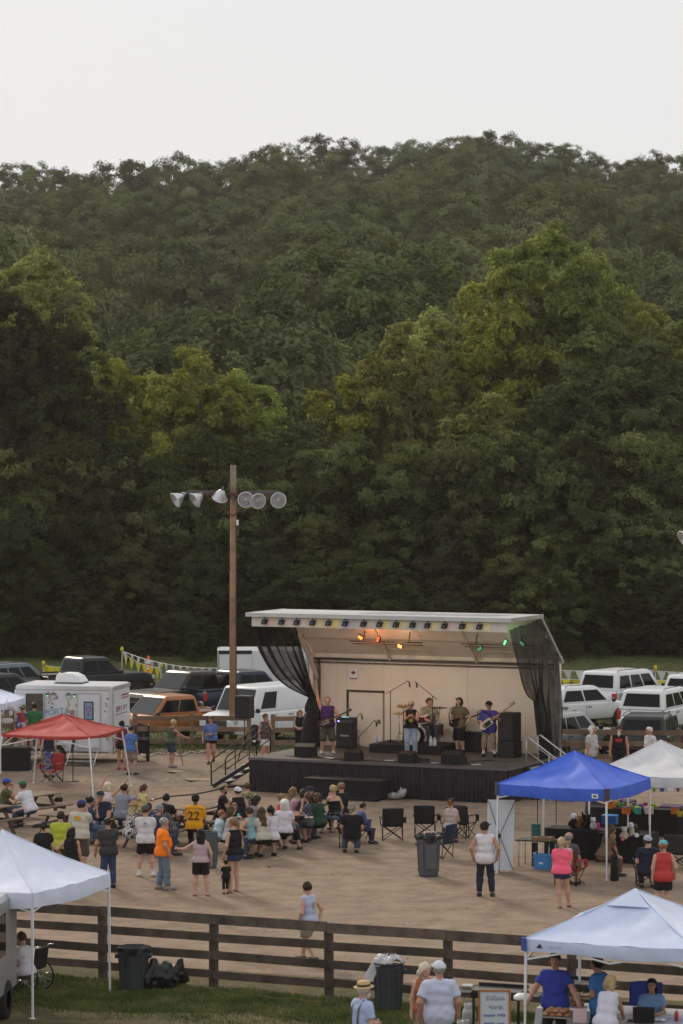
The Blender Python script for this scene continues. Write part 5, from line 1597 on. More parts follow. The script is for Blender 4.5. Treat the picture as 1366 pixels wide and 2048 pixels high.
person(1110, 1907, 1.82, 165, 'person in royal blue T-shirt and cap looking down at the grill', hat='cap', hc=(.05, .03, .03), hair='dark', tc=(.04, .06, .34), bot='jeans', bc=(.02, .02, .025), ra=(.22, .30, -.42), la=(.26, .26, -.44), hp=-18, fat=.25, cell=.02, group=FG, skin='red')
person(1200, 1914, 1.77, 60, 'person in lighter blue T-shirt with dark hair turned sideways at the table', hair='black', tc=(.06, .20, .52), bot='jeans', bc=(.03, .04, .07), la='hold', ra='hold', hp=-12, cell=.02, group=FG, skin='tan', hem=-.2)
person(1211, 1957, 1.66, -28, 'person with blonde bob in white sleeveless top leaning over the food table', hs='bob', hair='blonde', sex='f', top='sleeveless', tc=(.62, .60, .70), bot='jeans', bc=(.05, .07, .12), lean=16, la='table', ra='table', hp=-10, cell=.02, group=FG, fat=.2)
person(1304, 1958, 1.64, 172, 'seated person with very long dark hair and pale blue T-shirt behind the cash box', pose='sit', hs='longstraight', hair='black', sex='f', tc=(.17, .30, .52), bot='jeans', la='table', ra='table', hp=-18, cell=.02, group=FG, seat=.47, skin='tan')
person(53, 1866, 1.62, 62, 'person in white top sitting in a wheelchair beside the grey vehicle', pose='sit', hs='short', hair='brown', sex='f', tc=(.60, .58, .62), bot='jeans', bc=(.08, .06, .06), la='lap', ra='lap', seat=.50, cell=.02, group=FG, feet=((-.1, .45, .1), (.1, .45, .1)))
# left tables
TB = 'people sitting at the picnic tables'
def sit(px, py, yaw, label, h=1.72, **kw):
    kw.setdefault('la', 'table'); kw.setdefault('ra', 'table')
    return person(px, py, h, yaw, label, pose='sit', group=TB, **kw)
sit(8, 1558, -95, 'person in olive shirt and blue cap eating at the photo edge table', hat='cap', hc=(.04, .07, .35), tc=(.085, .09, .045), la='mouth', ra='mouth', hair='brown', fat=.3, skin='tan')
sit(61, 1565, 60, 'person in white T-shirt and green cap leaning on the leftmost table', hat='cap', hc=(.03, .10, .05), hair='brown', tc=(.62, .60, .64), lean=14, fat=.25)
sit(174, 1594, -70, 'person with dark top knot holding something up to the face', hs='bun', hair='black', sex='f', tc=(.03, .05, .10), la='face', ra='face', bc=(.06, .09, .15), skin='tan')
sit(202, 1582, 175, 'person in navy T-shirt and dark green cap sitting facing the camera', hat='cap', hc=(.02, .045, .03), hair='grey', tc=NV, bc=(.10, .13, .19), la='knee', ra='face', fat=.75, hy=8, skin='red', h=1.8)
sit(211, 1566, -35, 'person with white hair raising both arms in the air', hs='bob', hair='platinum', sex='f', top='tank', tc=(.6, .5, .48), la=(.0, .15, .50), ra=(.28, .2, .46))
sit(244, 1569, -40, 'person in blue and white plaid shirt with hands cupped to the mouth', top='shirt', patt=M_plaid, hair='dark', la='mouth', ra=(.10, .16, .16), h=1.82, seat=.5, fat=.2, skin='tan')
sit(282, 1569, -45, 'person in pale yellow tank top with brown ponytail', hs='pony', hair='brown', sex='f', top='tank', tc=(.58, .52, .22), ra='fold', la='lap')
sit(260, 1605, -60, 'person in straw hat, long blonde hair and black and white dress', hat='straw', hc=(.36, .22, .10), hs='long', hair='blonde', sex='f', top='dress', patt=M_bw, la='lap', ra='face', skin='tan', shoe=None)
sit(329, 1589, -20, 'person with short black hair and black T-shirt beyond the second table', hair='black', tc=BK, h=1.76)
sit(314, 1610, -65, 'person with grey cap and navy T-shirt in profile at the second table', hat='capback', hc=(.22, .22, .22), hair='grey', tc=(.03, .04, .075), bc=(.04, .05, .07), la='lap', ra='fold', fat=.4, skin='red')
sit(344, 1608, 75, 'person in black flowered shirt with sunglasses and dark hair', hair='black', hs='mid', top='shirt', patt=M_darkfloral, bot='shorts', bc=(.03, .03, .03), glasses=1, lean=12, la='lap', ra='lap', fat=.3, skin='tan')
sit(287, 1607, -70, 'person mostly hidden in dark blue shirt between straw hat and grey cap', hair='dark', tc=(.035, .04, .07), la='lap', ra='lap')
p = sit(389, 1591, -8, 'person in yellow number 22 jersey and black cap seen from behind', top='jersey', tc=(.72, .33, .012), hat='capback', hc=BK, hair='black', bc=BK, h=1.8, fat=.25, skin='brown', la='lap', ra='lap')
on_back(p, '22', .32, (.012, .012, .03), .16, .172); on_back(p, 'MCCUTCHEN', .078, (.012, .012, .03), .42, .168, sx=.95)
sit(444, 1571, -100, 'bald bearded person in black T-shirt at the end of the far table', hs='buzz', hair='dark', tc=BK, skin='tan', beard=('dark', .01), la='table', ra='table')
sit(477, 1576, 10, 'person in white cap and black tank top seen from behind', hat='capback', hc=(.60, .62, .70), top='tank', tc=BK, hair='brown', fat=.3, la='table', ra='loose')
sit(497, 1567, 15, 'person in bright flowered top at the far table', hs='bun', hair='brown', sex='f', top='sleeveless', patt=M_floral, la='table', ra='table')
sit(503, 1593, -60, 'person with curly dark hair and grey top holding a white napkin', hs='curly', hair='dark', sex='f', tc=(.24, .21, .23), ra='fwd', la='fold')
sit(434, 1621, -75, 'red haired child in light blue T-shirt eating at the table end', h=1.50, hair='ginger', tc=(.42, .54, .62), bot='shorts', bc=BK, la='mouth', ra='mouth', shoe=(.4, .4, .4))
sit(456, 1614, -80, 'person with long brown hair and white top beside the red haired child', hs='long', hair='brown', sex='f', tc=(.48, .46, .46), ra='fwd')
sit(470, 1606, 175, 'small child with light brown bob in black top at the crowded table', h=1.25, hs='bob', hair='light', tc=BK, seat=.48)
sit(510, 1616, 58, 'person in teal tank top and blue cap sitting on the bench end', hat='cap', hc=(.025, .03, .075), hs='bun', hair='brown', sex='f', top='tank', tc=(.20, .36, .38), bot='mini', bc=(.035, .05, .10), fat=.45, lean=8, shoe=(.55, .55, .56), h=1.7)
sit(528, 1616, 25, 'person with long brown hair and cream top with black bag strap', hs='longstraight', hair='brown', sex='f', tc=(.46, .42, .36), bot='skirt', bc=BK)
sit(543, 1613, 20, 'person with black ponytail and white top between cream and white shirts', hs='pony', hair='black', sex='f', top='sleeveless', tc=(.60, .58, .62), bot='skirt', bc=BK)
sit(568, 1601, -15, 'person with white curly hair, white T-shirt and black capri trousers', hs='curly', hair='white', sex='f', tc=(.64, .60, .66), bot='capri', bc=BK, fat=.55, la='table', ra='knee', h=1.72, feet=((-.10, .42, 0), (.30, .40, 0)))
sit(561, 1589, -70, 'person with blonde bun and red top behind the white haired person', hs='bun', hair='light', sex='f', top='tank', tc=(.50, .06, .05))
sit(582, 1576, -65, 'person with very long light hair in pink jacket leaning over the table', hs='longstraight', hair='light', sex='f', top='long', tc=(.60, .38, .44), ra='fwd', la='fold', h=1.78)
sit(600, 1580, -100, 'person with dark brown hair beyond the pink jacket', hs='bob', hair='dark', sex='f', tc=(.04, .03, .04))
sit(621, 1573, 178, 'person in navy cap with white patch facing the camera, black T-shirt', hat='cap', hc=(.018, .02, .045), hair='brown', tc=BK, la='fold', ra='fold', h=1.78)
sit(623, 1587, 68, 'person with brown bowl haircut and slate T-shirt on the near bench', hs='mid', hair='brown', tc=(.075, .085, .10), bot='shorts', bc=(.03, .03, .035), la='mouth', socks=(.5, .5, .5), shoe=(.04, .04, .04))
sit(640, 1587, 55, 'person with long brown hair and dark green T-shirt', hs='mid', hair='brown', sex='f', tc=(.022, .055, .035), bot='shorts', bc=BK)
sit(668, 1572, 25, 'person with blonde bun, black tube top and denim shorts', hs='bun', hair='blonde', sex='f', top='tube', tc=BK, bot='mini', bc=LDEN, la='face', ra='loose', shoe=None, h=1.72)
sit(685, 1567, 30, 'person in black with fair hair right of the blonde bun', hs='bun', hair='light', sex='f', top='long', tc=BK, bot='jeans', bc=BK)
# folding chairs
CH = 'people in folding chairs'
person(704, 1608, 1.76, 2, 'person in black T-shirt with grey ponytail in a black folding chair', pose='sit', hs='pony', hair='grey', hat='capback', hc=(.20, .17, .13), tc=BK, bc=(.07, .09, .13), la='knee', ra='knee', fat=.4, seat=.43, lean=-6, group=CH)
p_ = person(718, 1606, 1.45, -72, 'child with dark hair in blue hoodie in a blue folding chair', pose='sit', hair='dark', top='long', tc=(.06, .09, .22), bc=(.05, .05, .09), la='lap', ra='lap', seat=.36, group=CH)
person(902, 1598, 1.60, 0, 'person with dark cap and auburn ponytail in a black folding chair', pose='sit', hs='pony', hair='ginger', hat='capback', hc=BK, sex='f', top='tank', tc=(.5, .42, .4), la='lap', ra='lap', seat=.40, lean=-6, group=CH)
# by the restroom trailer and the far fence
FR = 'people by the far fence and trailer'
person(341, 1440, 1.66, -60, 'person in olive tank top and denim shorts leaning on a stick', hs='short', hair='blonde', sex='f', top='tank', tc=(.075, .09, .05), bot='shorts', bc=(.045, .06, .10), la='fwd', ra='fwd', lean=8, skin='red', shoe=(.2, .2, .2), group=FR)
person(422, 1433, 1.66, 178, 'person in blue T-shirt and black shorts walking beside the pole', hs='bun', hair='brown', sex='f', tc=(.10, .15, .34), bot='mini', bc=BK, pose='walk', ra='loose', la='fold', fat=.4, skin='red', group=FR)
p = person(244, 1442, 1.68, 5, 'person with maroon backpack, black shorts and red shoes under the red canopy edge', hs='bun', hair='black', sex='f', top='tank', tc=(.05, .03, .04), bot='mini', bc=BK, skin='tan', shoe=(.42, .05, .05), group=FR)
b = MB(); b.box(tuple((p['chest'] + Vector((0, -.19, -.06))) * p['k']), (.30, .17, .42), bev=.06); bp_ = b.build('backpack', cmat('cloth', (.15, .02, .06)), None); bp_.parent = p['root']
p = person(262, 1452, 1.66, -20, 'person in blue top half hidden behind the maroon backpack', hs='short', hair='dark', sex='f', tc=(.08, .16, .42), bot='shorts', bc=(.3, .25, .2), group=FR)
person(46, 1411, 1.55, 10, 'fair haired child wrapped in red, white and blue on the trailer steps', hair='light', top='long', patt=M_flag, bot='shorts', bc=(.5, .5, .55), z=.52, group=FR, hem=-.22)
person(69, 1406, 1.76, 10, 'person in green T-shirt stepping into the restroom trailer', hair='dark', tc=(.035, .13, .05), bot='shorts', bc=BK, z=.52, group=FR, skin='tan', socks=(.02, .02, .02), shoe=(.5, .5, .5))
person(97, 1456, 1.66, 15, 'person in navy top standing behind the chair with the blue towel', hs='pony', hair='dark', sex='f', top='tank', tc=NV, bot='shorts', bc=(.04, .03, .04), group=FR)
person(530, 1428, 1.68, -150, 'person in grey brown top and white shorts leaning by the stage stairs', hs='short', hair='brown', sex='f', top='sleeveless', tc=(.10, .075, .07), bot='shorts', bc=(.62, .60, .62), la='face', ra='down', fat=.4, glasses=1, skin='red', group=FR)
person(600, 1420, 1.62, 175, 'person in black top with sunglasses on the head behind the rail beside the curtain', hs='long', hair='ginger', sex='f', top='tank', tc=BK, bot='jeans', bc=BK, la='hold', ra='hold', group=FR)
p = person(1183, 1452, 1.80, -120, 'grey haired person in white patterned button shirt behind the blue canopy', hs='mid', hair='white', top='shirt', patt=M_hawaii, bot='jeans', bc=BK, la='hold', ra='down', hp=-25, fat=.35, skin='red', group=FR, hem=-.2)
p = person(1238, 1452, 1.80, 175, 'bearded person in black sleeveless shirt with red emblem', hat='beanie', hc=(.10, .03, .04), hair='brown', top='sleeveless', tc=BK, bot='jeans', bc=BK, beard=('white', .09), skin='red', fat=.4, group=FR)
k = p['k']; b = MB(); b.poly([tuple((p['chest'] + Vector((x_, .165, z_))) * k) for x_, z_ in ((-.11, .06), (.02, .08), (.12, .05), (.10, -.02), (.02, -.06), (-.02, -.16), (-.09, -.15), (-.08, -.04))]); b.build('print', cmat('print', (.42, .04, .05)), p['root'])
person(1302, 1454, 1.76, 110, 'grey haired person in white T-shirt above the white booth canopy', hair='white', hs='buzz', tc=(.6, .58, .6), bot='jeans', skin='red', fat=.3, group=FR)
# under the blue canopy
BO = 'people at the vendor booth'
person(1127, 1667, 1.78, -30, 'person in grey T-shirt sitting hunched in a red chair behind the pink shirt', pose='sit', hs='fringe', hair='grey', tc=(.085, .075, .085), bot='shorts', bc=BK, la='knee', ra='knee', fat=.7, lean=14, seat=.44, skin='tan', group=BO)
person(1207, 1652, 1.66, -60, 'person with brown hair in tan clothes sitting among the plush toys', pose='sit', hs='long', hair='brown', sex='f', tc=(.16, .10, .07), bot='jeans', bc=(.15, .10, .07), la='lap', ra='lap', lean=10, group=BO, skin='tan')
person(1295, 1672, 1.74, 0, 'person in navy T-shirt and blue and white cap in a black chair', pose='sit', hat='capback', hc=(.35, .38, .50), hair='brown', tc=(.018, .02, .04), bc=(.02, .02, .03), la='lap', ra='lap', seat=.42, lean=-6, fat=.3, group=BO)
# ------------------------------------------------------------------ vehicles
def paint(name, c, rough=.32, metal=0.0):
    return mat('paint_' + name, c, rough, metal, var=.04, scale=1.5, spec=.3, coat=.25)
M_glass = mat('car_glass', (.006, .007, .008), .08, 0, spec=.15)
M_screen = mat('windshield', (.028, .032, .032), .08, 0, spec=.35)
M_tyre = mat('tyre', (.016, .016, .016), .85, var=.2)
M_rim = mat('rim', (.42, .42, .43), .3, .8)
M_trim = mat('car_trim', (.02, .02, .021), .55)
M_tail = mat('tail_lamp', (.45, .025, .02), .2, coat=.6)
M_head = mat('head_lamp', (.55, .57, .58), .12, .3, coat=.6)
M_plate = mat('licence_plate', (.55, .55, .53), .5)

def loft(stations, ring, m, name, parent):
    """closed loft through rings of equal length; end caps added"""
    b = MB(); n = len(ring(stations[0]))
    vs = []
    for s_ in stations: vs += ring(s_)
    fs = []
    for i in range(len(stations) - 1):
        for j in range(n):
            q = (j + 1) % n
            fs.append((i * n + j, i * n + q, (i + 1) * n + q, (i + 1) * n + j))
    fs.append(tuple(range(n - 1, -1, -1))); fs.append(tuple(range((len(stations) - 1) * n, len(stations) * n)))
    b.add(vs, fs)
    o = b.build(name, m, parent)
    md = o.modifiers.new('soften', 'BEVEL'); md.width = .035; md.segments = 2; md.limit_method = 'ANGLE'; md.angle_limit = math.radians(22)
    o.data.polygons.foreach_set('use_smooth', [True] * len(o.data.polygons))
    ms = o.modifiers.new('wn', 'WEIGHTED_NORMAL')
    return o

def car(kind, px, py, yaw, label, body, L=4.8, W=1.9, H=1.75, belt=1.02, sill=.32, hood=.98, cab=(.0, 0, 0, 0), wr=.36, wheels=(1.45, -1.4), glass=M_glass, rails=False, name='parked_car', cat='car', group='vehicles parked behind the arena', shield=None, bed=None, plate=False, tail=None, sidewin=2, trimc=None, top_in=.17, deck=None, z=0.0, at=None, grille=True, lower=None, chrome=False):
    """forward +Y. cab = (windscreen base y, roof front y, roof rear y, rear base y)"""
    t = empty(name, at or G(px, py), math.radians(yaw), label, cat, group)
    hw = W / 2
    yF, yR = L / 2, -L / 2
    y0, y1, y2, y3 = cab
    # lower shell
    rear_h = belt if bed is None else bed
    st = [(yR, sill + .22, rear_h - .22, hw * .90), (yR + .10, sill + .06, rear_h - .02, hw * .975), (yR + .6, sill, rear_h, hw), (y3 - .02, sill, rear_h if bed is not None else belt, hw), (y3 + .02, sill, belt, hw), (y0, sill, belt, hw), (y0 + .05, sill, belt - .02, hw),
          (yF - .55, sill, hood, hw * .985), (yF - .16, sill + .03, hood - .09, hw * .94), (yF, sill + .16, hood - .24, hw * .86)]
    if bed is not None and y3 - .3 < yR + .6: st.pop(2)
    def ring(s_):
        y, a, b_, w = s_
        h = b_ - a
        half = [(w * .93, a), (w, a + h * .28), (w, a + h * .62), (w * .975, b_ - .05), (w * .90, b_)]
        return [(x, y, z_) for x, z_ in half] + [(-x, y, z_) for x, z_ in reversed(half)]
    loft(st, ring, body, 'body', t)
    # cab
    rw, bw = hw - top_in, hw * .95
    def ring2(s_):
        y_b, y_t = s_
        return None
    b = MB()
    V8 = [(-bw, y3, belt - .03), (bw, y3, belt - .03), (bw, y0, belt - .03), (-bw, y0, belt - .03), (-rw, y2, H - .06), (rw, y2, H - .06), (rw, y1, H - .06), (-rw, y1, H - .06),
          (-rw + .1, y2 + .12, H), (rw - .1, y2 + .12, H), (rw - .1, y1 - .14, H), (-rw + .1, y1 - .14, H)]
    b.add(V8, [(3, 2, 1, 0), (0, 1, 5, 4), (1, 2, 6, 5), (2, 3, 7, 6), (3, 0, 4, 7), (4, 5, 9, 8), (5, 6, 10, 9), (6, 7, 11, 10), (7, 4, 8, 11), (8, 9, 10, 11)])
    o = b.build('cab', body, t)
    md = o.modifiers.new('soften', 'BEVEL'); md.width = .085; md.segments = 4; md.limit_method = 'ANGLE'; md.angle_limit = math.radians(15)
    o.data.polygons.foreach_set('use_smooth', [True] * len(o.data.polygons))
    def pane(a_, b_, c_, d_, off, m, u0=.04, u1=.96, v0=.08, v1=.93, nm='window'):
        a_, b_, c_, d_ = map(Vector, (a_, b_, c_, d_))
        f = lambda u, v: (a_.lerp(b_, u)).lerp(d_.lerp(c_, u), v)
        nrm = (b_ - a_).cross(d_ - a_).normalized() * off
        q = MB(); q.prism([f(u0, v0) + nrm, f(u1, v0) + nrm, f(u1 - .01, v1) + nrm, f(u0 + .01, v1) + nrm], nrm * 1.2)
        return q.build(nm, m, t)
    P_ = [Vector(v) for v in V8]
    pane(P_[0], P_[1], P_[5], P_[4], .008, glass, .09, .91, .18, .86, 'rear_window')
    pane(P_[2], P_[3], P_[7], P_[6], .008, shield or M_screen, .05, .95, .06, .95, 'windscreen')
    for (A_, B_, C_, D_) in ((P_[1], P_[2], P_[6], P_[5]), (P_[3], P_[0], P_[4], P_[7])):
        flip = A_.y > B_.y
        for i in range(sidewin):
            u0, u1 = .06 + .86 * i / sidewin + .012, .06 + .86 * (i + 1) / sidewin - .012
            if flip: u0, u1 = 1 - u1, 1 - u0
            pane(A_, B_, C_, D_, .006, glass, u0, u1, .15, .84, 'side_window')
    # wheels and arches
    for yy in wheels:
        for sx in (-1, 1):
            q = MB(); q.add([(sx * (hw + .006), yy + (wr * 1.17) * math.cos(a), wr + (wr * 1.17) * math.sin(a)) for a in np.linspace(-.35, math.pi + .35, 15)], [tuple(range(15)) if sx > 0 else tuple(range(14, -1, -1))])
            q.build('wheel_arch', M_trim, t)
            R_ = Matrix.Translation((sx * (hw - .09), yy, wr)) @ Matrix.Rotation(sx * HALF, 4, 'Y')
            q = MB(); q.lathe([(wr * .62, -.10), (wr * .94, -.11), (wr, -.06), (wr, .06), (wr * .94, .11), (wr * .62, .105)], 20, M=R_); wo = q.build('wheel', M_tyre, t)
            q = MB(); q.lathe([(0, .09), (wr * .16, .095), (wr * .2, .06), (wr * .52, .07), (wr * .64, .108)], 20, M=R_); q.build('rim', M_rim, wo)
    # lamps, bumpers, doors
    th = tail or (.18, .30, rear_h - .42)
    for sx in (-1, 1):
        q = MB(); q.box((sx * (hw * .965 - th[0] / 2 + .012), yR + .055, th[2] + th[1] / 2), (th[0], .14, th[1]), bev=.02); q.build('tail_light', M_tail, t)
        q = MB(); q.box((sx * (hw * .80), yF - .10, hood - .25), (.30, .17, .17), bev=.03); q.build('headlight', M_head, t)
        q = MB(); q.box((sx * (hw + .11), y0 - .12, belt + .06), (.20, .12, .17), bev=.04); q.build('mirror', M_trim if trimc is None else trimc, t)
        for i in range(sidewin):
            yy = y3 + (y0 - y3) * (.06 + .86 * i / sidewin)
            q = MB(); q.box((sx * (hw + .001), yy, (sill + belt) / 2), (.008, .012, belt - sill - .2)); q.build('door_seam', M_trim, t)
            q = MB(); q.box((sx * (hw + .012), yy + .18, belt - .17), (.02, .18, .035)); q.build('door_handle', M_trim if not chrome else M_chrome, t)
    q = MB(); q.box((0, yR - .02, sill + .22), (W * .88, .16, .20), bev=.04); q.build('rear_bumper', lower or (M_chrome if chrome else body), t)
    q = MB(); q.box((0, yF + .01, sill + .20), (W * .86, .16, .22), bev=.04); q.build('front_bumper', lower or (M_chrome if chrome else body), t)
    if grille:
        q = MB(); q.box((0, yF - .02, hood - .33), (W * .52, .08, .24), bev=.02); g = q.build('grille', M_trim, t)
        for i in range(3):
            q = MB(); q.box((0, yF + .025, hood - .41 + i * .08), (W * .50, .01, .014)); q.build('grille_bar', M_chrome, g)
    if plate:
        q = MB(); q.box((0, yR - .055, rear_h - .42), (.34, .02, .17)); q.build('licence_plate', M_plate, t)
    if bed is not None:
        q = MB(); q.box((0, (yR + y3) / 2 + .03, bed + .006), (W * .78, y3 - yR - .22, .01)); q.build('bed_liner', M_trim, t)
        for sx in (-1, 1):
            q = MB(); q.box((sx * hw * .88, (yR + y3) / 2, bed + .035), (.12, y3 - yR - .1, .07), bev=.02); q.build('bed_rail', body, t)
        q = MB(); q.box((0, yR + .06, bed + .03), (W * .86, .08, .07), bev=.02); q.build('tailgate', body, t)
    if rails:
        for sx in (-1, 1):
            q = MB(); q.tube([(sx * (rw - .04), y2 + .1, H - .02), (sx * (rw - .04), y2 + .22, H + .05), (sx * (rw - .04), y1 - .25, H + .05), (sx * (rw - .04), y1 - .12, H - .02)], .014, 6); q.build('roof_rail', M_trim, t)
    return t
PW, PBK = paint('white', (.70, .71, .73)), paint('black', (.010, .010, .012))
PU = dict(L=5.6, W=1.98, H=1.93, belt=1.22, sill=.46, hood=1.17, cab=(1.05, .42, -.95, -1.12), wr=.40, wheels=(1.78, -1.75), bed=1.18, tail=(.13, .34, .78), name='pickup_truck', cat='pickup', sidewin=2)
car('suv', 34, 1408, -42, 'grey blue car with dark rear window at the photo edge, farthest back', paint('greyblue', (.12, .15, .18), .3, .3), L=5.0, H=1.85, belt=1.15, sill=.4, hood=1.1, cab=(.9, .1, -2.0, -2.3), rails=True, sidewin=3)
car('suv', 8, 1428, -46, 'black car with roof rails at the photo edge behind the restroom trailer', PBK, L=4.9, H=1.75, belt=1.08, hood=1.02, cab=(.95, .2, -1.9, -2.25), rails=True, sidewin=3)
car('pickup', 182, 1402, -54, 'black pickup behind the restroom trailer', PBK, **{**PU, 'H': 2.0, 'belt': 1.28, 'bed': 1.25, 'hood': 1.26})
car('pickup', 372, 1433, 132, 'dark brown pickup facing the arena left of the pole', paint('brown', (.030, .022, .020), .3, .3), shield=M_screen, **PU)
car('pickup', 326, 1484, 128, 'orange pickup parked behind the far fence', paint('orange', (.36, .135, .045), .35, .2), **{**PU, 'L': 5.2, 'H': 1.80, 'belt': 1.12, 'bed': 1.10, 'hood': 1.05, 'W': 1.88})
car('pickup', 492, 1431, -52, 'navy blue pickup between the pole and the white van', paint('navy', (.018, .024, .05), .3, .2), chrome=True, **PU)
# cargo van: short hood, long box
van = car('van', 530, 1482, 140, 'white cargo van facing the arena between the pole and the stage', PW, L=5.5, W=2.02, H=2.16, belt=1.24, sill=.42, hood=1.19, cab=(1.78, 1.34, -2.55, -2.68), wr=.37, wheels=(1.75, -1.6), sidewin=4, name='cargo_van', cat='van', top_in=.14, chrome=False, lower=M_trim)
for o in list(van.children):
    if o.name.startswith('side_window'):
        c_ = sum((v.co.y for v in o.data.vertices)) / len(o.data.vertices)
        if c_ < .55: bpy.data.objects.remove(o)
    elif o.name.startswith('rear_window'): pass
for i in range(5):
    b = MB(); b.box((-.6 + .3 * i, -.7, 2.162), (.05, 3.1, .02)); b.build('roof_rib', PW, van)
b = MB(); b.box((-.25, 1.63, 1.62), (.09, .02, .16), rot=(-.42, 0, 0)); b.build('dash_permit', mat('permit', (.3, .5, .5), .5), van)
car('crossover', 1163, 1452, -52, 'white rounded crossover beside the stage curtain', PW, L=4.3, W=1.80, H=1.66, belt=1.02, sill=.34, hood=.98, cab=(.95, .30, -1.55, -2.0), wr=.35, wheels=(1.3, -1.25), rails=True, tail=(.20, .34, .62), sidewin=2, lower=M_trim, top_in=.24)
car('suv', 1258, 1429, -37, 'tall white car with licence plate beyond the white crossover', PW, L=5.3, W=2.02, H=1.95, belt=1.18, sill=.42, hood=1.15, cab=(1.05, .35, -2.3, -2.55), wr=.40, wheels=(1.65, -1.6), rails=True, plate=True, tail=(.20, .22, .86), sidewin=3)
car('minivan', 1326, 1461, -26, 'white minivan with wide dark rear window at the right photo edge', PW, L=5.1, W=2.0, H=1.76, belt=1.02, sill=.30, hood=.98, cab=(1.25, .3, -2.2, -2.5), wr=.35, wheels=(1.6, -1.45), tail=(.16, .36, .60), sidewin=3, rails=True)
car('suv', 1128, 1514, -38, 'silver car half hidden behind the stage post', paint('silver', (.34, .35, .34), .35, .5), L=4.7, W=1.86, H=1.68, belt=1.02, hood=.98, cab=(.95, .2, -1.75, -2.2), wr=.35, sidewin=3)
car('suv', 1300, 1519, -14, 'glossy black car with emblem on its rear window beyond the right fence', PBK, L=4.8, W=1.93, H=1.70, belt=1.04, hood=1.0, cab=(1.0, .2, -1.75, -2.25), wr=.38, rails=True, sidewin=3, top_in=.22)
car('suv', 1404, 1428, -30, 'white car mostly outside the right photo edge', PW, L=4.8, W=1.9, H=1.75, cab=(.95, .2, -1.8, -2.2), sidewin=3)

# enclosed white cargo trailer behind the van
ct = empty('cargo_trailer', G(525, 1404), math.radians(2), 'white enclosed cargo trailer with black top band behind the van', 'trailer', 'vehicles parked behind the arena')
b = MB(); b.box((0, 0, 1.42), (3.9, 2.1, 1.95), bev=.06); b.build('body', PW, ct)
b = MB(); b.box((-1.2, -1.055, 2.27), (1.45, .02, .16)); b.build('top_band', M_trim, ct)
for x in (-1.97, 1.97):
    b = MB(); b.box((x, 0, 1.42), (.05, 2.12, 1.9)); b.build('corner_trim', M_alu, ct)
for i in range(4):
    b = MB(); b.box((-1.3 + i * .85, -1.053, 1.3), (.015, .008, 1.6)); b.build('panel_seam', M_steel, ct)
for x in (-.4, .4):
    b = MB(); b.lathe([(.18, -.1), (.32, -.1), (.34, 0), (.32, .1), (.18, .1)], 18, (x, -.98, .34), M=Matrix.Rotation(HALF, 4, 'X')); b.build('wheel', M_tyre, ct)

# restroom trailer
TRL = 3.6
A = Vector(((30 - 683) / 56.6, FPX / 56.6, 0)); B_ = Vector(((227 - 683) / 56.9, FPX / 56.9, 0))
ang = math.atan2(B_.y - A.y, B_.x - A.x)
tr = empty('restroom_trailer', A, ang - .05, 'white restroom trailer with confetti lettering and air conditioner on the roof', 'trailer')
TW, TZ0, TZ1 = 2.3, .36, 2.74
TL = (B_ - A).length
M_tw = paint('trailer_white', (.66, .67, .70), .4)
b = MB(); b.box((TL / 2, TW / 2, (TZ0 + TZ1) / 2), (TL, TW, TZ1 - TZ0), bev=.07); b.build('body', M_tw, tr)
b = MB(); b.box((TL / 2, -.012, TZ1 - .09), (TL - .1, .03, .14), bev=.01); b.box((TL + .012, TW / 2, TZ1 - .09), (.03, TW - .1, .14), bev=.01); b.build('roof_trim', M_alu, tr)
for x in (.03, TL - .06):
    b = MB(); b.box((x, -.012, (TZ0 + TZ1) / 2 - .08), (.12 if x > 1 else .07, .03, TZ1 - TZ0 - .2)); b.build('corner_trim', M_alu, tr)
b = MB(); b.box((TL + .012, .05, (TZ0 + TZ1) / 2 - .08), (.03, .12, TZ1 - TZ0 - .2)); b.build('corner_trim', M_alu, tr)
# open left door showing the interior, closed right door with window
M_dark_in = mat('interior', (.10, .085, .075), .8, var=.3)
b = MB(); b.box((.62, -.014, 1.52), (.86, .02, 1.85)); op = b.build('doorway', M_dark_in, tr)
b = MB()
for p0, p1 in (((.17, -.03, .58), (.17, -.03, 2.46)), ((1.07, -.03, .58), (1.07, -.03, 2.46)), ((.17, -.03, 2.46), (1.07, -.03, 2.46))): b.bar(p0, p1, .04, .04, (0, 1, 0) if p0[2] != p1[2] else (0, 0, 1))
b.build('door_frame', M_alu, op)
b = MB(); b.box((.30, -.05, 1.52), (.22, .03, 1.82), bev=.01); od = b.build('door', M_tw, tr)
b = MB(); b.box((.28, -.07, 1.9), (.07, .01, .42)); b.build('door_window', M_glass, od)
b = MB(); b.box((.98, -.03, 1.55), (.06, .02, .22)); b.build('lit_panel', emat('trailer_light', (.9, .95, 1.0), 1.2), op)
b = MB(); b.box((2.72, -.025, 1.50), (.80, .03, 1.9), bev=.01); dd = b.build('door', M_tw, tr)
b = MB()
for p0, p1 in (((2.31, -.035, .52), (2.31, -.035, 2.48)), ((3.13, -.035, .52), (3.13, -.035, 2.48)), ((2.31, -.035, 2.48), (3.13, -.035, 2.48))): b.bar(p0, p1, .035, .03, (0, 1, 0) if p0[2] != p1[2] else (0, 0, 1))
b.build('door_frame', M_alu, dd)
b = MB(); b.box((2.72, -.046, 1.86), (.36, .02, .66), bev=.01); wf = b.build('window_frame', M_trim, dd)
b = MB(); b.box((2.72, -.058, 1.86), (.28, .01, .58)); b.build('pane', mat('door_pane', (.22, .33, .45), .15), wf)
b = MB(); b.tube([(2.72 + .085 * math.cos(a), -.068, 1.93 + .085 * math.sin(a)) for a in np.linspace(0, 6.29, 17)], .014, 6); b.bar((2.72, -.068, 1.84), (2.72, -.068, 1.68), .02, .02); b.bar((2.66, -.068, 1.74), (2.78, -.068, 1.74), .02, .02)
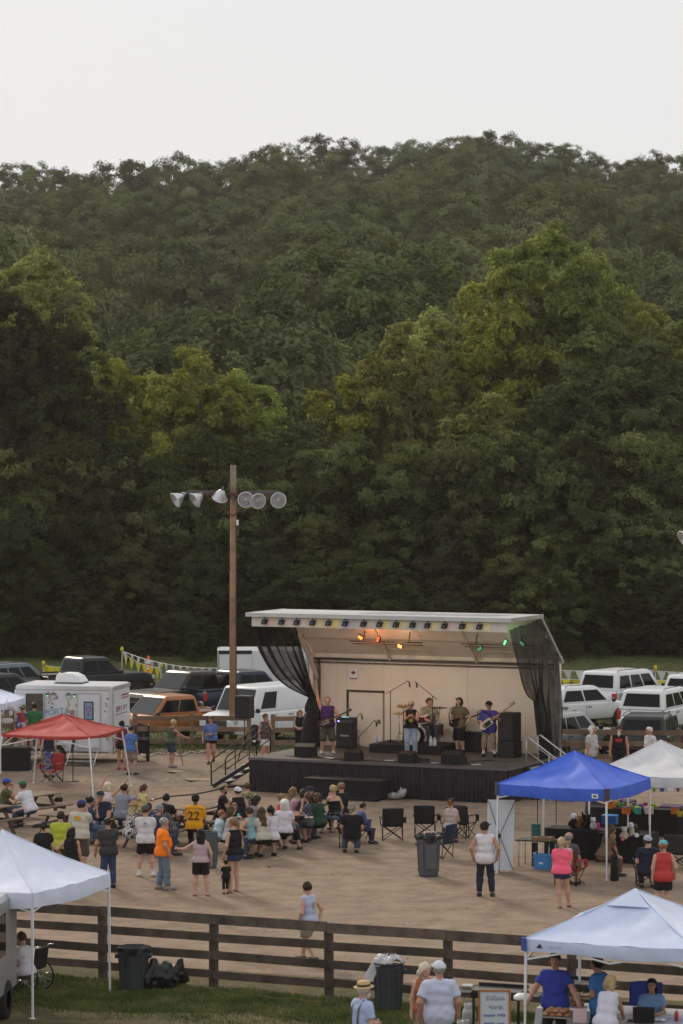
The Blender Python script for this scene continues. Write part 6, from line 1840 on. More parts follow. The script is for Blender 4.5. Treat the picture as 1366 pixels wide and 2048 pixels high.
b.build('female_symbol', mat('magenta_print', (.50, .08, .30), .5), wf)
for x in (1.42, 1.98):
    b = MB(); b.lathe([(.0, 0), (.10, 0), (.11, .02)], 16, (x, -.02, 2.38), M=Matrix.Rotation(HALF, 4, 'X')); b.build('vent_cover', M_steel, tr)
for x in (1.2, 2.2):
    b = MB(); b.box((x, -.04, 2.42), (.10, .06, .05)); b.build('porch_lamp', M_trim, tr)
    b = MB(); b.box((x, -.045, 2.37), (.06, .04, .03)); b.build('lamp_lens', emat('porch_green', (.3, .8, .35), 1.0), tr)
M_blueprint = mat('faded_blue_print', (.22, .42, .62), .6)
text('PORTA', .30, M_blueprint, tr, (1.55, -.016, 1.72), (HALF, -.12, 0), .002)
text('B', .30, mat('red_letter', (.35, .05, .10), .6), tr, (2.12, -.016, 1.66), (HALF, -.12, 0), .002)
for i, q in enumerate('AMPLIFY'):
    c_ = ((.10, .10, .30), (.50, .07, .05), (.55, .20, .05), (.12, .30, .40), (.10, .10, .30), (.50, .07, .05), (.10, .25, .45))[i]
    text(q, .30, mat('amp_%d' % i, c_, .6), tr, (TL + .018, TW / 2 - .60 + .20 * i, 1.78), (HALF, 0, HALF), .002, sx=1.0)
b = MB(); b.box((TL + .014, TW / 2 + .45, 2.34), (.004, .9, .05)); b.box((TL + .014, TW / 2 + .45, 2.24), (.004, .9, .035)); b.build('print_line', mat('red_letter', (.35, .05, .10)), tr)
b = MB(); b.box((TL + .014, TW / 2, 1.70), (.004, 1.5, .03)); b.build('print_line', mat('amp_letters', (.12, .16, .30)), tr)
rc = random.Random(5)
cc = [(.5, .3, .05), (.35, .05, .1), (.1, .2, .4), (.15, .1, .2), (.6, .4, .1), (.05, .05, .08)]
for i in range(34):
    x, z_ = rc.uniform(1.15, 3.4), rc.uniform(.6, 2.6)
    if 2.25 < x < 3.2: x = rc.choice((rc.uniform(1.15, 2.2), rc.uniform(3.2, 3.4)))
    a = rc.uniform(0, 3); l, w = rc.uniform(.02, .06), .018
    b = MB(); b.poly([(x + l * math.cos(a) - w * math.sin(a), -.017, z_ + l * math.sin(a) + w * math.cos(a)), (x - l * math.cos(a) - w * math.sin(a), -.017, z_ - l * math.sin(a) + w * math.cos(a)), (x - l * math.cos(a) + w * math.sin(a), -.017, z_ - l * math.sin(a) - w * math.cos(a)), (x + l * math.cos(a) + w * math.sin(a), -.017, z_ + l * math.sin(a) - w * math.cos(a))])
    b.build('confetti', mat('confetti_%d' % (i % 6), cc[i % 6], .6), tr)
# streamers
for x0, z0 in ((1.28, 2.45), (1.95, 2.1), (1.15, .8)):
    b = MB(); b.tube([(x0 + .05 * math.sin(q * 1.5), -.02, z0 - q * .045) for q in range(9)], .012, 5); b.build('streamer', mat('confetti_4', cc[4]), tr)
# roof air conditioner
b = MB(); b.lathe([(.0, 0)], 3) if False else None
ac_prof = [(-.48, 0), (-.48, .18), (-.44, .30), (-.20, .35), (.15, .34), (.38, .24), (.50, .08), (.50, 0)]
b.prism([(TL * .48 + x, TW * .36, TZ1 + .02 + z_) for x, z_ in ac_prof], (0, .75, 0)); ac = b.build('air_conditioner', M_white, tr)
md = ac.modifiers.new('soften', 'BEVEL'); md.width = .05; md.segments = 3
b = MB(); b.box((TL * .48, TW * .36 + .37, TZ1 + .015), (1.04, .82, .04)); b.build('ac_base', M_trim, tr)
# wheel, fenders, steps with rails
for x in (1.55,):
    b = MB(); b.lathe([(.16, -.1), (.30, -.1), (.33, 0), (.30, .1), (.16, .1)], 18, (x, .06, .34), M=Matrix.Rotation(HALF, 4, 'X')); b.build('wheel', M_tyre, tr)
    b = MB(); b.prism([(x - .55, -.05, .40), (x - .42, -.05, .72), (x + .42, -.05, .72), (x + .62, -.05, .40), (x + .5, -.05, .40), (x + .36, -.05, .64), (x - .36, -.05, .64), (x - .45, -.05, .40)], (0, .1, 0)); b.build('fender', M_tw, tr)
for x in (.55, 2.7):
    for i in range(3):
        b = MB(); b.box((x, -.35 - .27 * i, .50 - .16 * i), (.95, .27, .03)); b.build('step', M_steel, tr)
    for sx in (-.5, .5):
        b = MB(); b.tube([(x + sx, -.1, .50), (x + sx, -.55, .48), (x + sx, -1.1, .03)], .022, 6); b.tube([(x + sx, -.9, .2), (x + sx, -.9, .02)], .018, 6); b.build('step_rail', M_alu, tr)

# corner of the grey ambulance at the photo edge, near the fence
gv = empty('grey_van', G(-121, 2062), math.radians(-6), 'rear corner of a tall grey vehicle at the photo edge beside the wheelchair', 'van')
M_gvan = paint('grey_van', (.33, .32, .32), .4, .2)
b = MB(); b.box((0, 1.1, 1.40), (2.0, 2.2, 1.9), bev=.08); b.build('body', M_gvan, gv)
b = MB(); b.box((1.0, .75, 1.65), (.02, .75, .8), bev=.01); b.build('side_window', M_glass, gv)
b = MB(); b.box((.66, -.012, 1.62), (.56, .03, .82), bev=.05); b.build('rear_window', M_glass, gv)
b = MB(); b.box((.72, -.02, 1.12), (.16, .04, .12)); b.build('door_handle', M_trim, gv)
b = MB(); b.box((.93, -.02, .72), (.08, .03, .06)); b.build('tail_light', M_tail, gv)
b = MB(); b.box((0, -.16, .34), (2.0, .34, .12), bev=.02); b.build('rear_step', M_alu, gv)
b = MB(); b.box((.75, .35, 2.46), (.42, .5, .24), bev=.03); b.build('roof_light', M_white, gv)
b = MB(); b.lathe([(.2, -.12), (.36, -.12), (.38, 0), (.36, .12), (.2, .12)], 18, (.9, 1.3, .38), M=Matrix.Rotation(HALF, 4, 'Y')); b.build('wheel', M_tyre, gv)
# ------------------------------------------------------------------ fences
M_board = mat('fence_board', (.085, .060, .045), .9, var=.45, scale=2.2, bump=.5, bscale=14, rand=.18)
M_board_top = mat('fence_board_worn', (.115, .085, .066), .9, var=.5, scale=2.2, bump=.5, bscale=14, rand=.15)
M_board2 = mat('far_fence_board', (.17, .115, .078), .9, var=.4, scale=2.0, bump=.4, bscale=14, rand=.2)
nf = empty('board_fence', (0, 0, 0), 0, 'dark brown four-board fence across the foreground', 'fence')
posts = []
pd = Vector((2.32, -1.03, 0))
p0 = Vector((-4.89, 61.4, 0))
rf = random.Random(8)
for i in range(-2, 8):
    q = p0 + pd * i
    posts.append(q)
    b = MB(); b.box((0, 0, .72), (.15, .13, 1.44), rot=(0, rf.uniform(-.012, .012), 0)); b.build('post', M_board, nf, q, (0, 0, -.42))
nrm = Vector((-.405, -.914, 0))
for i in range(len(posts) - 1):
    for j, (zc, hh) in enumerate(((.27, .16), (.64, .17), (1.01, .17), (1.37, .20))):
        a_, c_ = posts[i] + nrm * .085, posts[i + 1] + nrm * .085
        a_ = a_ + Vector((0, 0, zc + rf.uniform(-.018, .018))); c_ = c_ + Vector((0, 0, zc + rf.uniform(-.018, .018)))
        dd_ = (c_ - a_).normalized() * .006
        b = MB(); b.bar(a_ + dd_, c_ - dd_, .035, hh); b.build('board', M_board_top if j == 3 else M_board, nf)
def far_fence(pts, label, zs=(.35, .80, 1.20)):
    f = empty('rail_fence', pts[0], 0, label, 'fence')
    o0 = Vector(pts[0])
    for i, q in enumerate(pts):
        b = MB(); b.box((0, 0, .68), (.16, .14, 1.36)); b.build('post', M_board2, f, Vector(q) - o0, (0, 0, rf.uniform(-.1, .1)))
    for a_, c_ in zip(pts, pts[1:]):
        for z_ in zs:
            b = MB(); b.bar(Vector(a_) - o0 + Vector((0, -.09, z_ + rf.uniform(-.02, .02))), Vector(c_) - o0 + Vector((0, -.09, z_ + rf.uniform(-.02, .02))), .04, .17); b.build('rail', M_board2, f)
    return f
far_fence([Vector((-7.6 + i * 2.1, 110.4 - .1 * i, 0)) for i in range(3)], 'weathered rail fence behind the orange pickup beside the trailer')
far_fence([G(546, 1503), G(612, 1502)], 'short weathered rail fence section between the van and the stage curtain')
far_fence([Vector((7.2 + i * 2.25, 104.6 - .25 * i, 0)) for i in range(4)], 'weathered rail fence in front of the black car at the right')
far_fence([Vector((-21 + i * 2.2, 111.5, 0)) for i in range(5)], 'weathered rail fence at the photo edge behind the restroom trailer')

# ------------------------------------------------------------------ floodlight poles
M_pole = mat('pole_wood', (.30, .175, .11), .9, var=.4, scale=1.4, bump=.4, bscale=9)
M_poletop = mat('pole_weathered', (.26, .20, .16), .9, var=.3, scale=2)
M_rust = mat('rusty_steel', (.10, .045, .035), .8, var=.35, scale=6)
M_reflect = mat('reflector', (.55, .56, .58), .28, .75)
M_lampglass = mat('lamp_glass', (.70, .71, .73), .06, .0, alpha=.28)
def light_pole(loc, h, label, ring=0.0):
    t = empty('floodlight_pole', loc, 0, label, 'light pole')
    b = MB(); b.tube([(0, 0, 0), (0, 0, h * .5), (.01, 0, h - 1.3)], [.15, .125, .115], 12); b.build('pole', M_pole, t)
    b = MB(); b.tube([(.01, 0, h - 1.3), (0.01, 0, h)], [.114, .108], 12); b.build('pole_top', M_poletop, t)
    za = h - 1.1
    b = MB(); b.bar((-1.35, -.16, za), (1.6, -.16, za), .09, .09); b.build('crossarm', M_rust, t)
    for sx in (-1, 1):
        b = MB(); b.bar((sx * 1.02, -.16, za - .03), (0, -.14, za - .80), .05, .05); b.build('brace', M_rust, t)
        b = MB(); b.box((sx * 1.15, -.05, za + .09), (1.15, .18, .11)); b.build('ballast_box', mat('ballast', (.10, .095, .095), .6), t)
    b = MB(); b.box((.17, -.06, za - 1.05), (.09, .1, .2)); b.build('junction_box', M_white, t)
    for (x, z_, d) in ((-2.06, -.16, (-.75, -.35, -.45)), (-1.34, -.16, (-.72, -.4, -.5)), (-.46, -.05, (-.25, .5, -.8)), (.48, -.18, (.05, -1, -.12)), (.92, -.22, (.3, -.9, -.25)), (1.68, -.20, (.25, -.95, -.15))):
        d = Vector(d).normalized(); R_ = d.to_track_quat('Z', 'Y').to_matrix().to_4x4()
        c_ = Vector((x, -.26, za + z_))
        MM = Matrix.Translation(c_) @ R_
        b = MB(); b.lathe([(.06, -.28), (.11, -.22), (.20, -.08), (.27, .06), (.295, .10)], 20, M=MM); b.lathe([(.29, .10), (.26, .06), (.19, -.08), (.05, -.2)], 20, M=MM); fl = b.build('floodlight', M_reflect, t)
        b = MB(); b.lathe([(0, .125), (.12, .115), (.22, .10), (.28, .085)], 20, M=MM); b.build('lens', M_lampglass, fl)
        b = MB(); b.lathe([(.275, .09), (.30, .09), (.305, .115), (.28, .12)], 20, M=MM); b.build('rim', M_white, fl)
        b = MB(); b.lathe([(0, -.12), (.05, -.1), (.06, .0), (.03, .05), (0, .06)], 10, M=MM); b.build('bulb', M_white, fl)
        b = MB(); b.tube([c_ - d * .28, c_ - d * .40, (x * .93, -.12, za + .06)], .045, 6); b.build('bracket', M_steel, fl)
    b = MB(); b.tube([(.125, -.06, .3), (.12, -.06, za - 1.1)], .02, 5); b.build('conduit', M_black, t)
    return t
light_pole(G(466, 1492), 10.5, 'tall brown wooden pole with six floodlights beside the stage')
light_pole(Vector((683, 0, 0)) * 0 + Vector(((1366 + 128 - 683) / 60, 100, 0)), 9.35, 'second floodlight pole of which one lamp shows at the right photo edge')

# ------------------------------------------------------------------ pennant strings, cone
M_pw, M_py = mat('pennant_white', (.55, .56, .60), .7), mat('pennant_yellow', (.62, .52, .02), .7)
def pennants(a_, c_, n, m, size, sag, label, t0=.0):
    a_, c_ = Vector(a_), Vector(c_)
    t = empty('pennant_string', a_, 0, label, 'bunting', 'pennant strings along the parking field')
    f = lambda u: (c_ - a_) * u + Vector((0, 0, -sag * 4 * u * (1 - u)))
    b = MB(); b.tube([f(i / 16) for i in range(17)], .012, 4); b.build('cord', M_white, t)
    for i in range(n):
        u = (i + .5) / n
        p_, d = f(u), (f(min(1, u + .01)) - f(u - .01)).normalized()
        b = MB(); b.prism([p_ - d * size * .5, p_ + d * size * .5, p_ + Vector((rf.uniform(-.06, .06), rf.uniform(-.15, .15), -size * 1.25))], (0, .006, 0)); b.build('pennant', m, t)
D_ = 140
def at_(px, py, D=140): return P(px, py, D)
pennants(at_(244, 1302, 143), at_(442, 1336, 132), 14, M_pw, .38, .25, 'white pennants sagging from the yellow tipped post to the cargo trailer')
pennants(at_(244, 1303, 143), at_(322, 1335, 141), 6, M_py, .42, .2, 'yellow pennants beside the orange traffic marker')
pennants(at_(86, 1329, 140), at_(130, 1334, 140), 4, M_py, .42, .05, 'yellow pennants behind the black pickup')
pennants(at_(1100, 1340, 140), at_(1312, 1340, 140), 9, M_pw, .40, .05, 'white pennants above the white crossover')
pennants(at_(1100, 1356, 139), at_(1312, 1364, 139), 10, M_py, .42, .05, 'yellow pennants above the white crossover')
pennants(at_(1312, 1342, 140), at_(1420, 1344, 140), 5, M_pw, .42, .04, 'white pennants right of the tall white car')
pennants(at_(1312, 1360, 139), at_(1420, 1362, 139), 5, M_py, .42, .04, 'yellow pennants right of the tall white car')
for px, py, D, lab in ((244, 1297, 143, 'thin post with yellow tip holding the white pennants'), (322, 1330, 141, 'thin post with yellow cap beside the traffic marker'), (87, 1325, 140, 'thin yellow capped post behind the dark cars'), (1311, 1334, 140, 'thin yellow capped post beyond the tall white car')):
    q = P(px, py, D); t = empty('marker_post', (q.x, q.y, 0), 0, lab, 'post')
    b = MB(); b.tube([(0, 0, 0), (0, 0, q.z - .12)], .025, 6); b.build('pole', M_steel, t)
    b = MB(); b.lathe([(0, -.14), (.07, -.12), (.08, 0), (.03, .08), (0, .1)], 8, (0, 0, q.z)); b.build('cap', M_py, t)
t = empty('traffic_marker', G(297, 1362), 0, 'orange and white traffic delineator on the grass', 'traffic cone')
b = MB(); b.lathe([(.20, 0), (.20, .06), (.11, .10), (.08, 1.1), (.05, 1.22), (0, 1.23)], 12); b.build('cone', mat('cone_orange', (.75, .12, .02), .6), t)
for z_ in (.55, .85):
    b = MB(); b.lathe([(.104, z_), (.098, z_ + .15)], 12); b.build('band', M_white, t)

# ------------------------------------------------------------------ pop-up canopies
def canopy(c, yaw, eave, peak, label, col, half=1.52, val=.26, slant=0.0, legm=None, sagv=.10, patch=None, name='canopy_tent', vcol=None, logo=None):
    t = empty(name, c, yaw, label, 'canopy', 'pop-up canopies')
    legm = legm or M_white
    C4 = [Vector((-half, -half, eave)), Vector((half, -half, eave)), Vector((half, half, eave)), Vector((-half, half, eave))]
    pk = Vector((0, 0, peak))
    for i in range(4):
        a_, c_ = C4[i], C4[(i + 1) % 4]
        n = 18; V, F = [], []
        for r in range(n + 1):
            v = r / n
            for s_ in range(n + 1):
                u = s_ / n
                base_ = a_.lerp(c_, u)
                p_ = base_.lerp(pk, v)
                p_ = p_ + Vector((0, 0, -sagv * math.sin(math.pi * v) * (.35 + .65 * math.sin(math.pi * u)) - .03 * math.sin(math.pi * u) * (1 - v)))
                p_ = p_ + Vector((0, 0, .014 * (1 - v) * math.sin(u * 23 + 4 * math.sin(v * 5 + i)) * math.sin(math.pi * u) + .012 * math.sin(u * 9 - v * 13 + i * 2) * math.sin(math.pi * v)))
                V.append(p_)
        for r in range(n):
            for s_ in range(n):
                k_ = r * (n + 1) + s_
                F.append((k_, k_ + 1, k_ + n + 2, k_ + n + 1))
        o = bpy.data.objects.new('roof_panel', npmesh('roof_panel', np.array([tuple(p) for p in V]), np.array(F), True)); link(o, t, col)
        if val:
            V, F = [], []
            nn = 20
            for s_ in range(nn + 1):
                u = s_ / nn; base_ = a_.lerp(c_, u) + Vector((0, 0, -.03 * math.sin(math.pi * u)))
                out_ = (a_ + c_) / 2; out_ = Vector((out_.x, out_.y, 0)).normalized()
                w = .018 * math.sin(u * 25 + i * 2) + .03 * math.sin(math.pi * u)
                V.append(base_); V.append(base_ + out_ * w + Vector((0, 0, -val * .55))); V.append(base_ + out_ * (w * .3) + Vector((0, 0, -val + .02 * math.sin(u * 7 + i))))
            for s_ in range(nn):
                for q in range(2):
                    k_ = s_ * 3 + q
                    F.append((k_, k_ + 3, k_ + 4, k_ + 1))
            o = bpy.data.objects.new('valance', npmesh('valance', np.array([tuple(p) for p in V]), np.array(F), True)); link(o, t, vcol or col)
        b = MB(); b.tube([a_.lerp(pk, q / 12) + Vector((0, 0, -sagv * math.sin(math.pi * q / 12) * .35 + .004)) for q in range(13)], .014, 5); b.build('seam', vcol or col, t)
        foot_ = Vector((C4[i].x * (1 + slant), C4[i].y * (1 + slant), 0))
        topl = C4[i] * 1.0; topl = Vector((C4[i].x * .985, C4[i].y * .985, eave - .04))
        b = MB(); b.bar(foot_ + Vector((0, 0, .01)), foot_.lerp(topl, .52), .034, .034, (1, 0, 0)); b.bar(foot_.lerp(topl, .48), topl, .044, .044, (1, 0, 0)); b.box(foot_ + Vector((0, 0, .008)), (.10, .10, .012)); b.build('leg', legm, t)
        m_ = (topl + Vector((C4[(i + 1) % 4].x * .985, C4[(i + 1) % 4].y * .985, eave - .04))) / 2
        q = Vector((C4[(i + 1) % 4].x * .985, C4[(i + 1) % 4].y * .985, eave - .04))
        b = MB(); b.bar(topl, m_ + Vector((0, 0, -.30 if not slant else -.05)), .02, .03); b.bar(q, m_ + Vector((0, 0, -.30 if not slant else -.05)), .02, .03); b.bar(topl + Vector((0, 0, -.32)), m_, .02, .03); b.bar(q + Vector((0, 0, -.32)), m_, .02, .03); b.build('truss', legm, t)
        b = MB(); b.bar(topl + Vector((0, 0, -.05)), pk + Vector((0, 0, -.12)), .022, .03); b.build('rafter', legm, t)
        if patch and i in patch[0]:
            ou = Vector((C4[i].x, C4[i].y, 0)).normalized()
            b = MB(); b.bar(C4[i] + ou * .012 + Vector((0, 0, .02)), C4[i] + ou * .012 + Vector((0, 0, -val + .01)), .15, .035, tuple(ou)); b.build('corner_patch', patch[1], t)
    return t
M_fab_w = mat('canopy_white', (.68, .72, .86), .7, var=.06, scale=2, bump=.5, bscale=2.5)
M_fab_w2 = mat('canopy_offwhite', (.62, .62, .63), .7, var=.09, scale=2, bump=.5, bscale=2.5)
M_fab_b = mat('canopy_blue', (.05, .125, .62), .6, var=.09, scale=2, bump=.5, bscale=2.5)
M_fab_r = mat('canopy_red', (.40, .045, .038), .7, var=.08, scale=3, bump=.5, bscale=2.5)
M_fab_lb = mat('canopy_paleblue', (.56, .63, .82), .7, var=.06, scale=2, bump=.5, bscale=2.5)
U24 = math.radians(-27)
bc_ = canopy((6.04, 77.86, 0), U24, 2.30, 3.08, 'bright blue pop-up canopy over the vendor booth', M_fab_b, val=.30, patch=((0, 1), mat('corner_grey', (.06, .06, .075), .7)))
b = MB(); b.box((1.22, -1.575, 2.12), (.17, .012, .11)); lg = b.build('brand_tag', M_white, bc_)
b = MB(); b.box((1.22, -1.583, 2.12), (.09, .006, .045)); b.build('print', M_trim, lg)
canopy((-9.0, 96.9, 0), math.radians(-16.3), 1.90, 2.46, 'faded red slant-leg pop-up canopy beside the restroom trailer', M_fab_r, half=1.5, val=.10, slant=.14, sagv=.06)
wl_ = canopy((-6.66, 58.9, 0), math.radians(-23.5), 2.38, 3.33, 'large white pop-up canopy in front of the near fence at the left', M_fab_w, half=1.56, val=.30, sagv=.14)
ng_ = canopy((5.23, 53.4, 0), math.radians(-22.5), 2.20, 2.95, 'pale blue and white pop-up canopy over the food table in the near corner', M_fab_lb, half=1.55, val=.22, patch=((0,), mat('corner_blue', (.05, .08, .35), .7)))
for o in [q for q in ng_.children if q.name.startswith('roof_panel')][1:2]:
    o.data.materials[0] = M_fab_w
b = MB(); b.add([(-1.32, -1.592, 2.06), (-1.20, -1.592, 2.06), (-1.225, -1.592, 2.085), (-1.235, -1.592, 2.12), (-1.26, -1.592, 2.135), (-1.285, -1.592, 2.10)], [(0, 1, 2, 3, 4, 5)]); b.build('mountain_logo', M_trim, ng_)
text('Ozark Trail', .055, mat('grey_print', (.30, .33, .42), .7), ng_, (-.98, -1.592, 2.07), (HALF, 0, 0), .001)
# vent flap near the apex of the near canopy
b = MB(); b.add([(-.40, -.46, 2.705), (.40, -.46, 2.705), (.0, -.02, 2.972)], [(0, 1, 2)]); b.build('vent_flap', M_fab_lb, ng_)
canopy((8.75, 82.3, 0), math.radians(-26), 2.12, 2.95, 'off-white pop-up canopy behind the blue one', M_fab_w2, val=.26)
canopy((-12.85, 104, 0), math.radians(-10), 2.35, 3.10, 'white pop-up canopy cut by the left photo edge beside the restroom trailer', M_fab_w, val=.24)

# ------------------------------------------------------------------ picnic tables
M_plank = mat('table_plank', (.155, .105, .070), .85, var=.35, scale=3, bump=.3, bscale=16, rand=.2)
M_plank2 = mat('table_timber', (.10, .068, .048), .88, var=.35, scale=3)
def picnic(c, ang, L, label):
    t = empty('picnic_table', c, math.radians(ang), label, 'picnic table', 'wooden picnic tables')
    for i in range(5):
        b = MB(); b.box((0, -.30 + i * .15, .745), (L, .14, .038)); b.build('top_plank', M_plank, t)
    for sy in (-1, 1):
        for k_ in (0, 1):
            b = MB(); b.box((0, sy * (.66 + .13 * k_), .44), (L, .125, .038)); b.build('bench_plank', M_plank, t)
    for sx in (-1, 1):
        x = sx * (L / 2 - .35)
        for sy in (-1, 1):
            b = MB(); b.bar((x, sy * .22, .725), (x, sy * .62, .0), .04, .12, (1, 0, 0)); b.build('leg', M_plank2, t)
        b = MB(); b.bar((x + .045, -.80, .385), (x + .045, .80, .385), .04, .10); b.bar((x + .045, -.36, .70), (x + .045, .36, .70), .04, .06); b.build('crossbeam', M_plank2, t)
    return t
picnic((-9.35, 88.35, 0), 56, 2.5, 'picnic table with the person in olive shirt at the left photo edge')
picnic((-10.3, 85.0, 0), 56, 2.4, 'picnic table cut by the left photo edge in front of another')
picnic((-7.62, 84.5, 0), 66, 2.4, 'picnic table of the person in navy T-shirt facing the camera')
picnic((-6.62, 86.9, 0), 66, 2.4, 'picnic table beside the plaid shirt')
picnic((-5.05, 83.0, 0), 68, 2.6, 'picnic table between the orange shirt and the yellow jersey')
picnic((-3.75, 85.9, 0), 60, 2.6, 'picnic table in front of the bald person in black')
picnic((-2.62, 81.9, 0), 67, 2.6, 'crowded picnic table of the teal tank top and the cream top')
picnic((-1.2, 85.6, 0), 68, 2.8, 'picnic table of the pink jacket and the slate T-shirt')

# ------------------------------------------------------------------ folding chairs
def camp_chair(loc, yaw, label, m, frame=None, w=.56, hb=.92, cat='chair', name='folding_chair', pouch=True):
    """quad chair, sitter faces +Y"""
    frame = frame or M_black
    t = empty(name, loc, math.radians(yaw), label, cat, 'folding camp chairs')
    hw = w / 2
    for a_, c_ in (((-hw, .25, .02), (hw, .20, .42)), ((hw, .25, .02), (-hw, .20, .42)), ((-hw, -.24, .02), (hw, -.22, .42)), ((hw, -.24, .02), (-hw, -.22, .42)), ((-hw, -.24, .02), (-hw, .22, .40)), ((hw, -.24, .02), (hw, .22, .40))):
        b = MB(); b.tube([a_, c_], .013, 6); b.build('leg', frame, t)
    for sx in (-1, 1):
        b = MB(); b.tube([(sx * hw, -.22, .02), (sx * hw, -.25, .45), (sx * (hw + .01), -.36, hb)], .013, 6); b.build('back_post', frame, t)
        b = MB(); b.tube([(sx * (hw + .02), .22, .40), (sx * (hw + .04), .23, .62)], .013, 6); b.build('arm_post', frame, t)
        b = MB(); b.add([(sx * (hw + .07), .26, .64), (sx * (hw - .01), .26, .64), (sx * (hw - .02), -.30, .66), (sx * (hw + .05), -.30, .66), (sx * (hw + .07), .26, .615), (sx * (hw - .01), .26, .615), (sx * (hw - .02), -.30, .63), (sx * (hw + .05), -.30, .63)], [(0, 1, 2, 3), (7, 6, 5, 4), (0, 4, 5, 1), (1, 5, 6, 2), (2, 6, 7, 3), (3, 7, 4, 0)]); b.build('armrest', m, t)
    def seat_(u, v):
        return ((u - .5) * w, -.24 + .48 * v, .43 - .05 * math.sin(math.pi * u) * math.sin(math.pi * (1 - v * .6)))
    def back_(u, v):
        return ((u - .5) * w, -.25 - .11 * v - .05 * math.sin(math.pi * u), .40 + (hb - .40) * v + .015 * math.cos(math.pi * (u - .5)) * v)
    for nm, fn in (('seat', seat_), ('backrest', back_)):
        o = cloth_grid(nm, fn, 9, 8, m, t)
        md = o.modifiers.new('thick', 'SOLIDIFY'); md.thickness = .018
    if pouch:
        b = MB(); b.lathe([(.045, 0), (.055, .16)], 10, (hw + .09, .15, .46)); b.lathe([(0, 0), (.045, 0)], 10, (hw + .09, .15, .46)); b.build('cup_holder', m, t)
    return t
M_nyl = mat('nylon_black', (.016, .015, .017), .8, var=.2, scale=4)
M_nylb = mat('nylon_navy', (.022, .032, .07), .8, var=.2, scale=4)
M_nylr = mat('nylon_red', (.36, .035, .03), .8, var=.15)
camp_chair(G(784, 1680), 4, 'empty black folding chair, second from the crowd', M_nyl)
camp_chair(G(851, 1674), -8, 'empty black folding chair just left of the auburn ponytail', M_nyl)
camp_chair(G(908, 1677), 8, 'black folding chair occupied by the auburn ponytail person', M_nyl, w=.62)
camp_chair(G(931, 1674), -28, 'black folding chair turned aside right of the auburn ponytail', M_nyl, w=.42)
camp_chair(G(880, 1716), 60, 'navy folding chair behind the grey bin', M_nylb, w=.60)
camp_chair(G(699, 1694), 2, 'black folding chair of the grey ponytail person', M_nyl)
camp_chair(G(720, 1683), -72, 'blue folding chair of the child in hoodie', mat('nylon_blue', (.06, .08, .17), .8), w=.46, hb=.78)
camp_chair(G(1139, 1770), -30, 'red folding chair behind the hot pink T-shirt', M_nylr, w=.60)
camp_chair(G(1294, 1770), 0, 'black folding chair of the blue and white cap person', M_nyl)
camp_chair(G(1356, 1738), -12, 'wide black folding chair at the right photo edge', mat('nylon_charcoal', (.035, .032, .035), .8), w=.62)
camp_chair(G(104, 1565), 150, 'red folding chair draped with a bright blue towel under the red canopy', M_nylr, w=.55)
b = MB()
b.tube([(0, 0, 0), (0, 0, .01)], .01, 4)
tw_ = G(97, 1563)
def towel_(u, v): return (-.20 + .40 * u, .0 - .10 * v + .03 * math.sin(u * 9), .42 + .60 * v + .02 * math.sin(u * 7))
o = cloth_grid('beach_towel', towel_, 14, 12, floral_mat('towel_print', [(.05, .12, .50), (.45, .05, .06), (.06, .16, .55), (.55, .45, .10), (.05, .12, .5)], 5), None)
o.location = tw_ + Vector((0, -.42, .0)); o.rotation_euler = (0, 0, .5); md = o.modifiers.new('thick', 'SOLIDIFY'); md.thickness = .02
tag(o, 'bright blue patterned towel hung on the red folding chair', 'towel')
t = empty('sign_stand', G(146, 1563), 0, 'thin dark sign on a stand under the red canopy', 'sign')
b = MB(); b.tube([(0, 0, .02), (0, 0, .95)], .018, 6); b.build('pole', M_black, t)
b = MB(); b.lathe([(0, 0), (.2, 0), (.2, .02), (0, .03)], 14); b.build('base', M_black, t)
b = MB(); b.box((0, 0, 1.2), (.10, .02, .52), rot=(0, .18, 0)); b.build('panel', mat('sign_dark', (.06, .05, .05), .6), t)

# ------------------------------------------------------------------ bins and bags
M_bin = mat('bin_grey', (.095, .10, .115), .6, var=.12, scale=5)
M_bind = mat('bin_dark', (.045, .050, .055), .6, var=.15, scale=5)
M_bag = mat('bag_black', (.012, .011, .012), .32, bump=.6, bscale=9)
M_bagclear = mat('bag_clear', (.62, .62, .66), .3, bump=.7, bscale=12, alpha=.72)
def bin_(loc, h, r, m, label, liner=None, yaw=0):
    t = empty('rubbish_bin', loc, yaw, label, 'bin')
    b = MB(); b.lathe([(0, .01), (r * .80, .01), (r * .82, .05), (r * .97, h * .86), (r, h * .88), (r * 1.0, h * .94)], 28); b.build('barrel', m, t)
    for i in range(8):
        a = i * math.pi / 4
        b = MB(); b.bar((r * .86 * math.cos(a), r * .86 * math.sin(a), .1), (r * .985 * math.cos(a), r * .985 * math.sin(a), h * .84), .05, .02, (math.cos(a), math.sin(a), 0)); b.build('rib', m, t)
    b = MB(); b.lathe([(r * .94, h * .98), (r * 1.07, h * .98), (r * 1.08, h), (r * 1.04, h + .015), (r * .94, h)], 28); b.build('rim', m, t)
    for sx in (-1, 1):
        b = MB(); b.box((sx * r * 1.06, 0, h * .82), (.10, .16, .09), bev=.02); b.build('handle', m, t)
    if liner:
        def ln(u, v):
            a = u * 6.283; q = r * (1.09 + .05 * math.sin(a * 7 + 2 * v) + .03 * math.sin(a * 13))
            return (q * math.cos(a), q * math.sin(a), h + .03 - (.12 + .05 * math.sin(a * 3)) * h * v)
        cloth_grid('bin_liner', ln, 40, 5, liner, t)
        b = MB(); b.lathe([(r * .95, h + .02), (r * .6, h - .1), (0, h - .16)], 20); b.build('liner_mouth', liner, t)
    return t
t = bin_(G(857, 1752), 1.02, .30, M_bin, 'tall grey rubbish bin standing alone in front of the chairs', M_bag, .2)
b = MB(); b.box((0, -.31, .52), (.30, .02, .62), bev=.01); b.build('panel', M_bin, t)
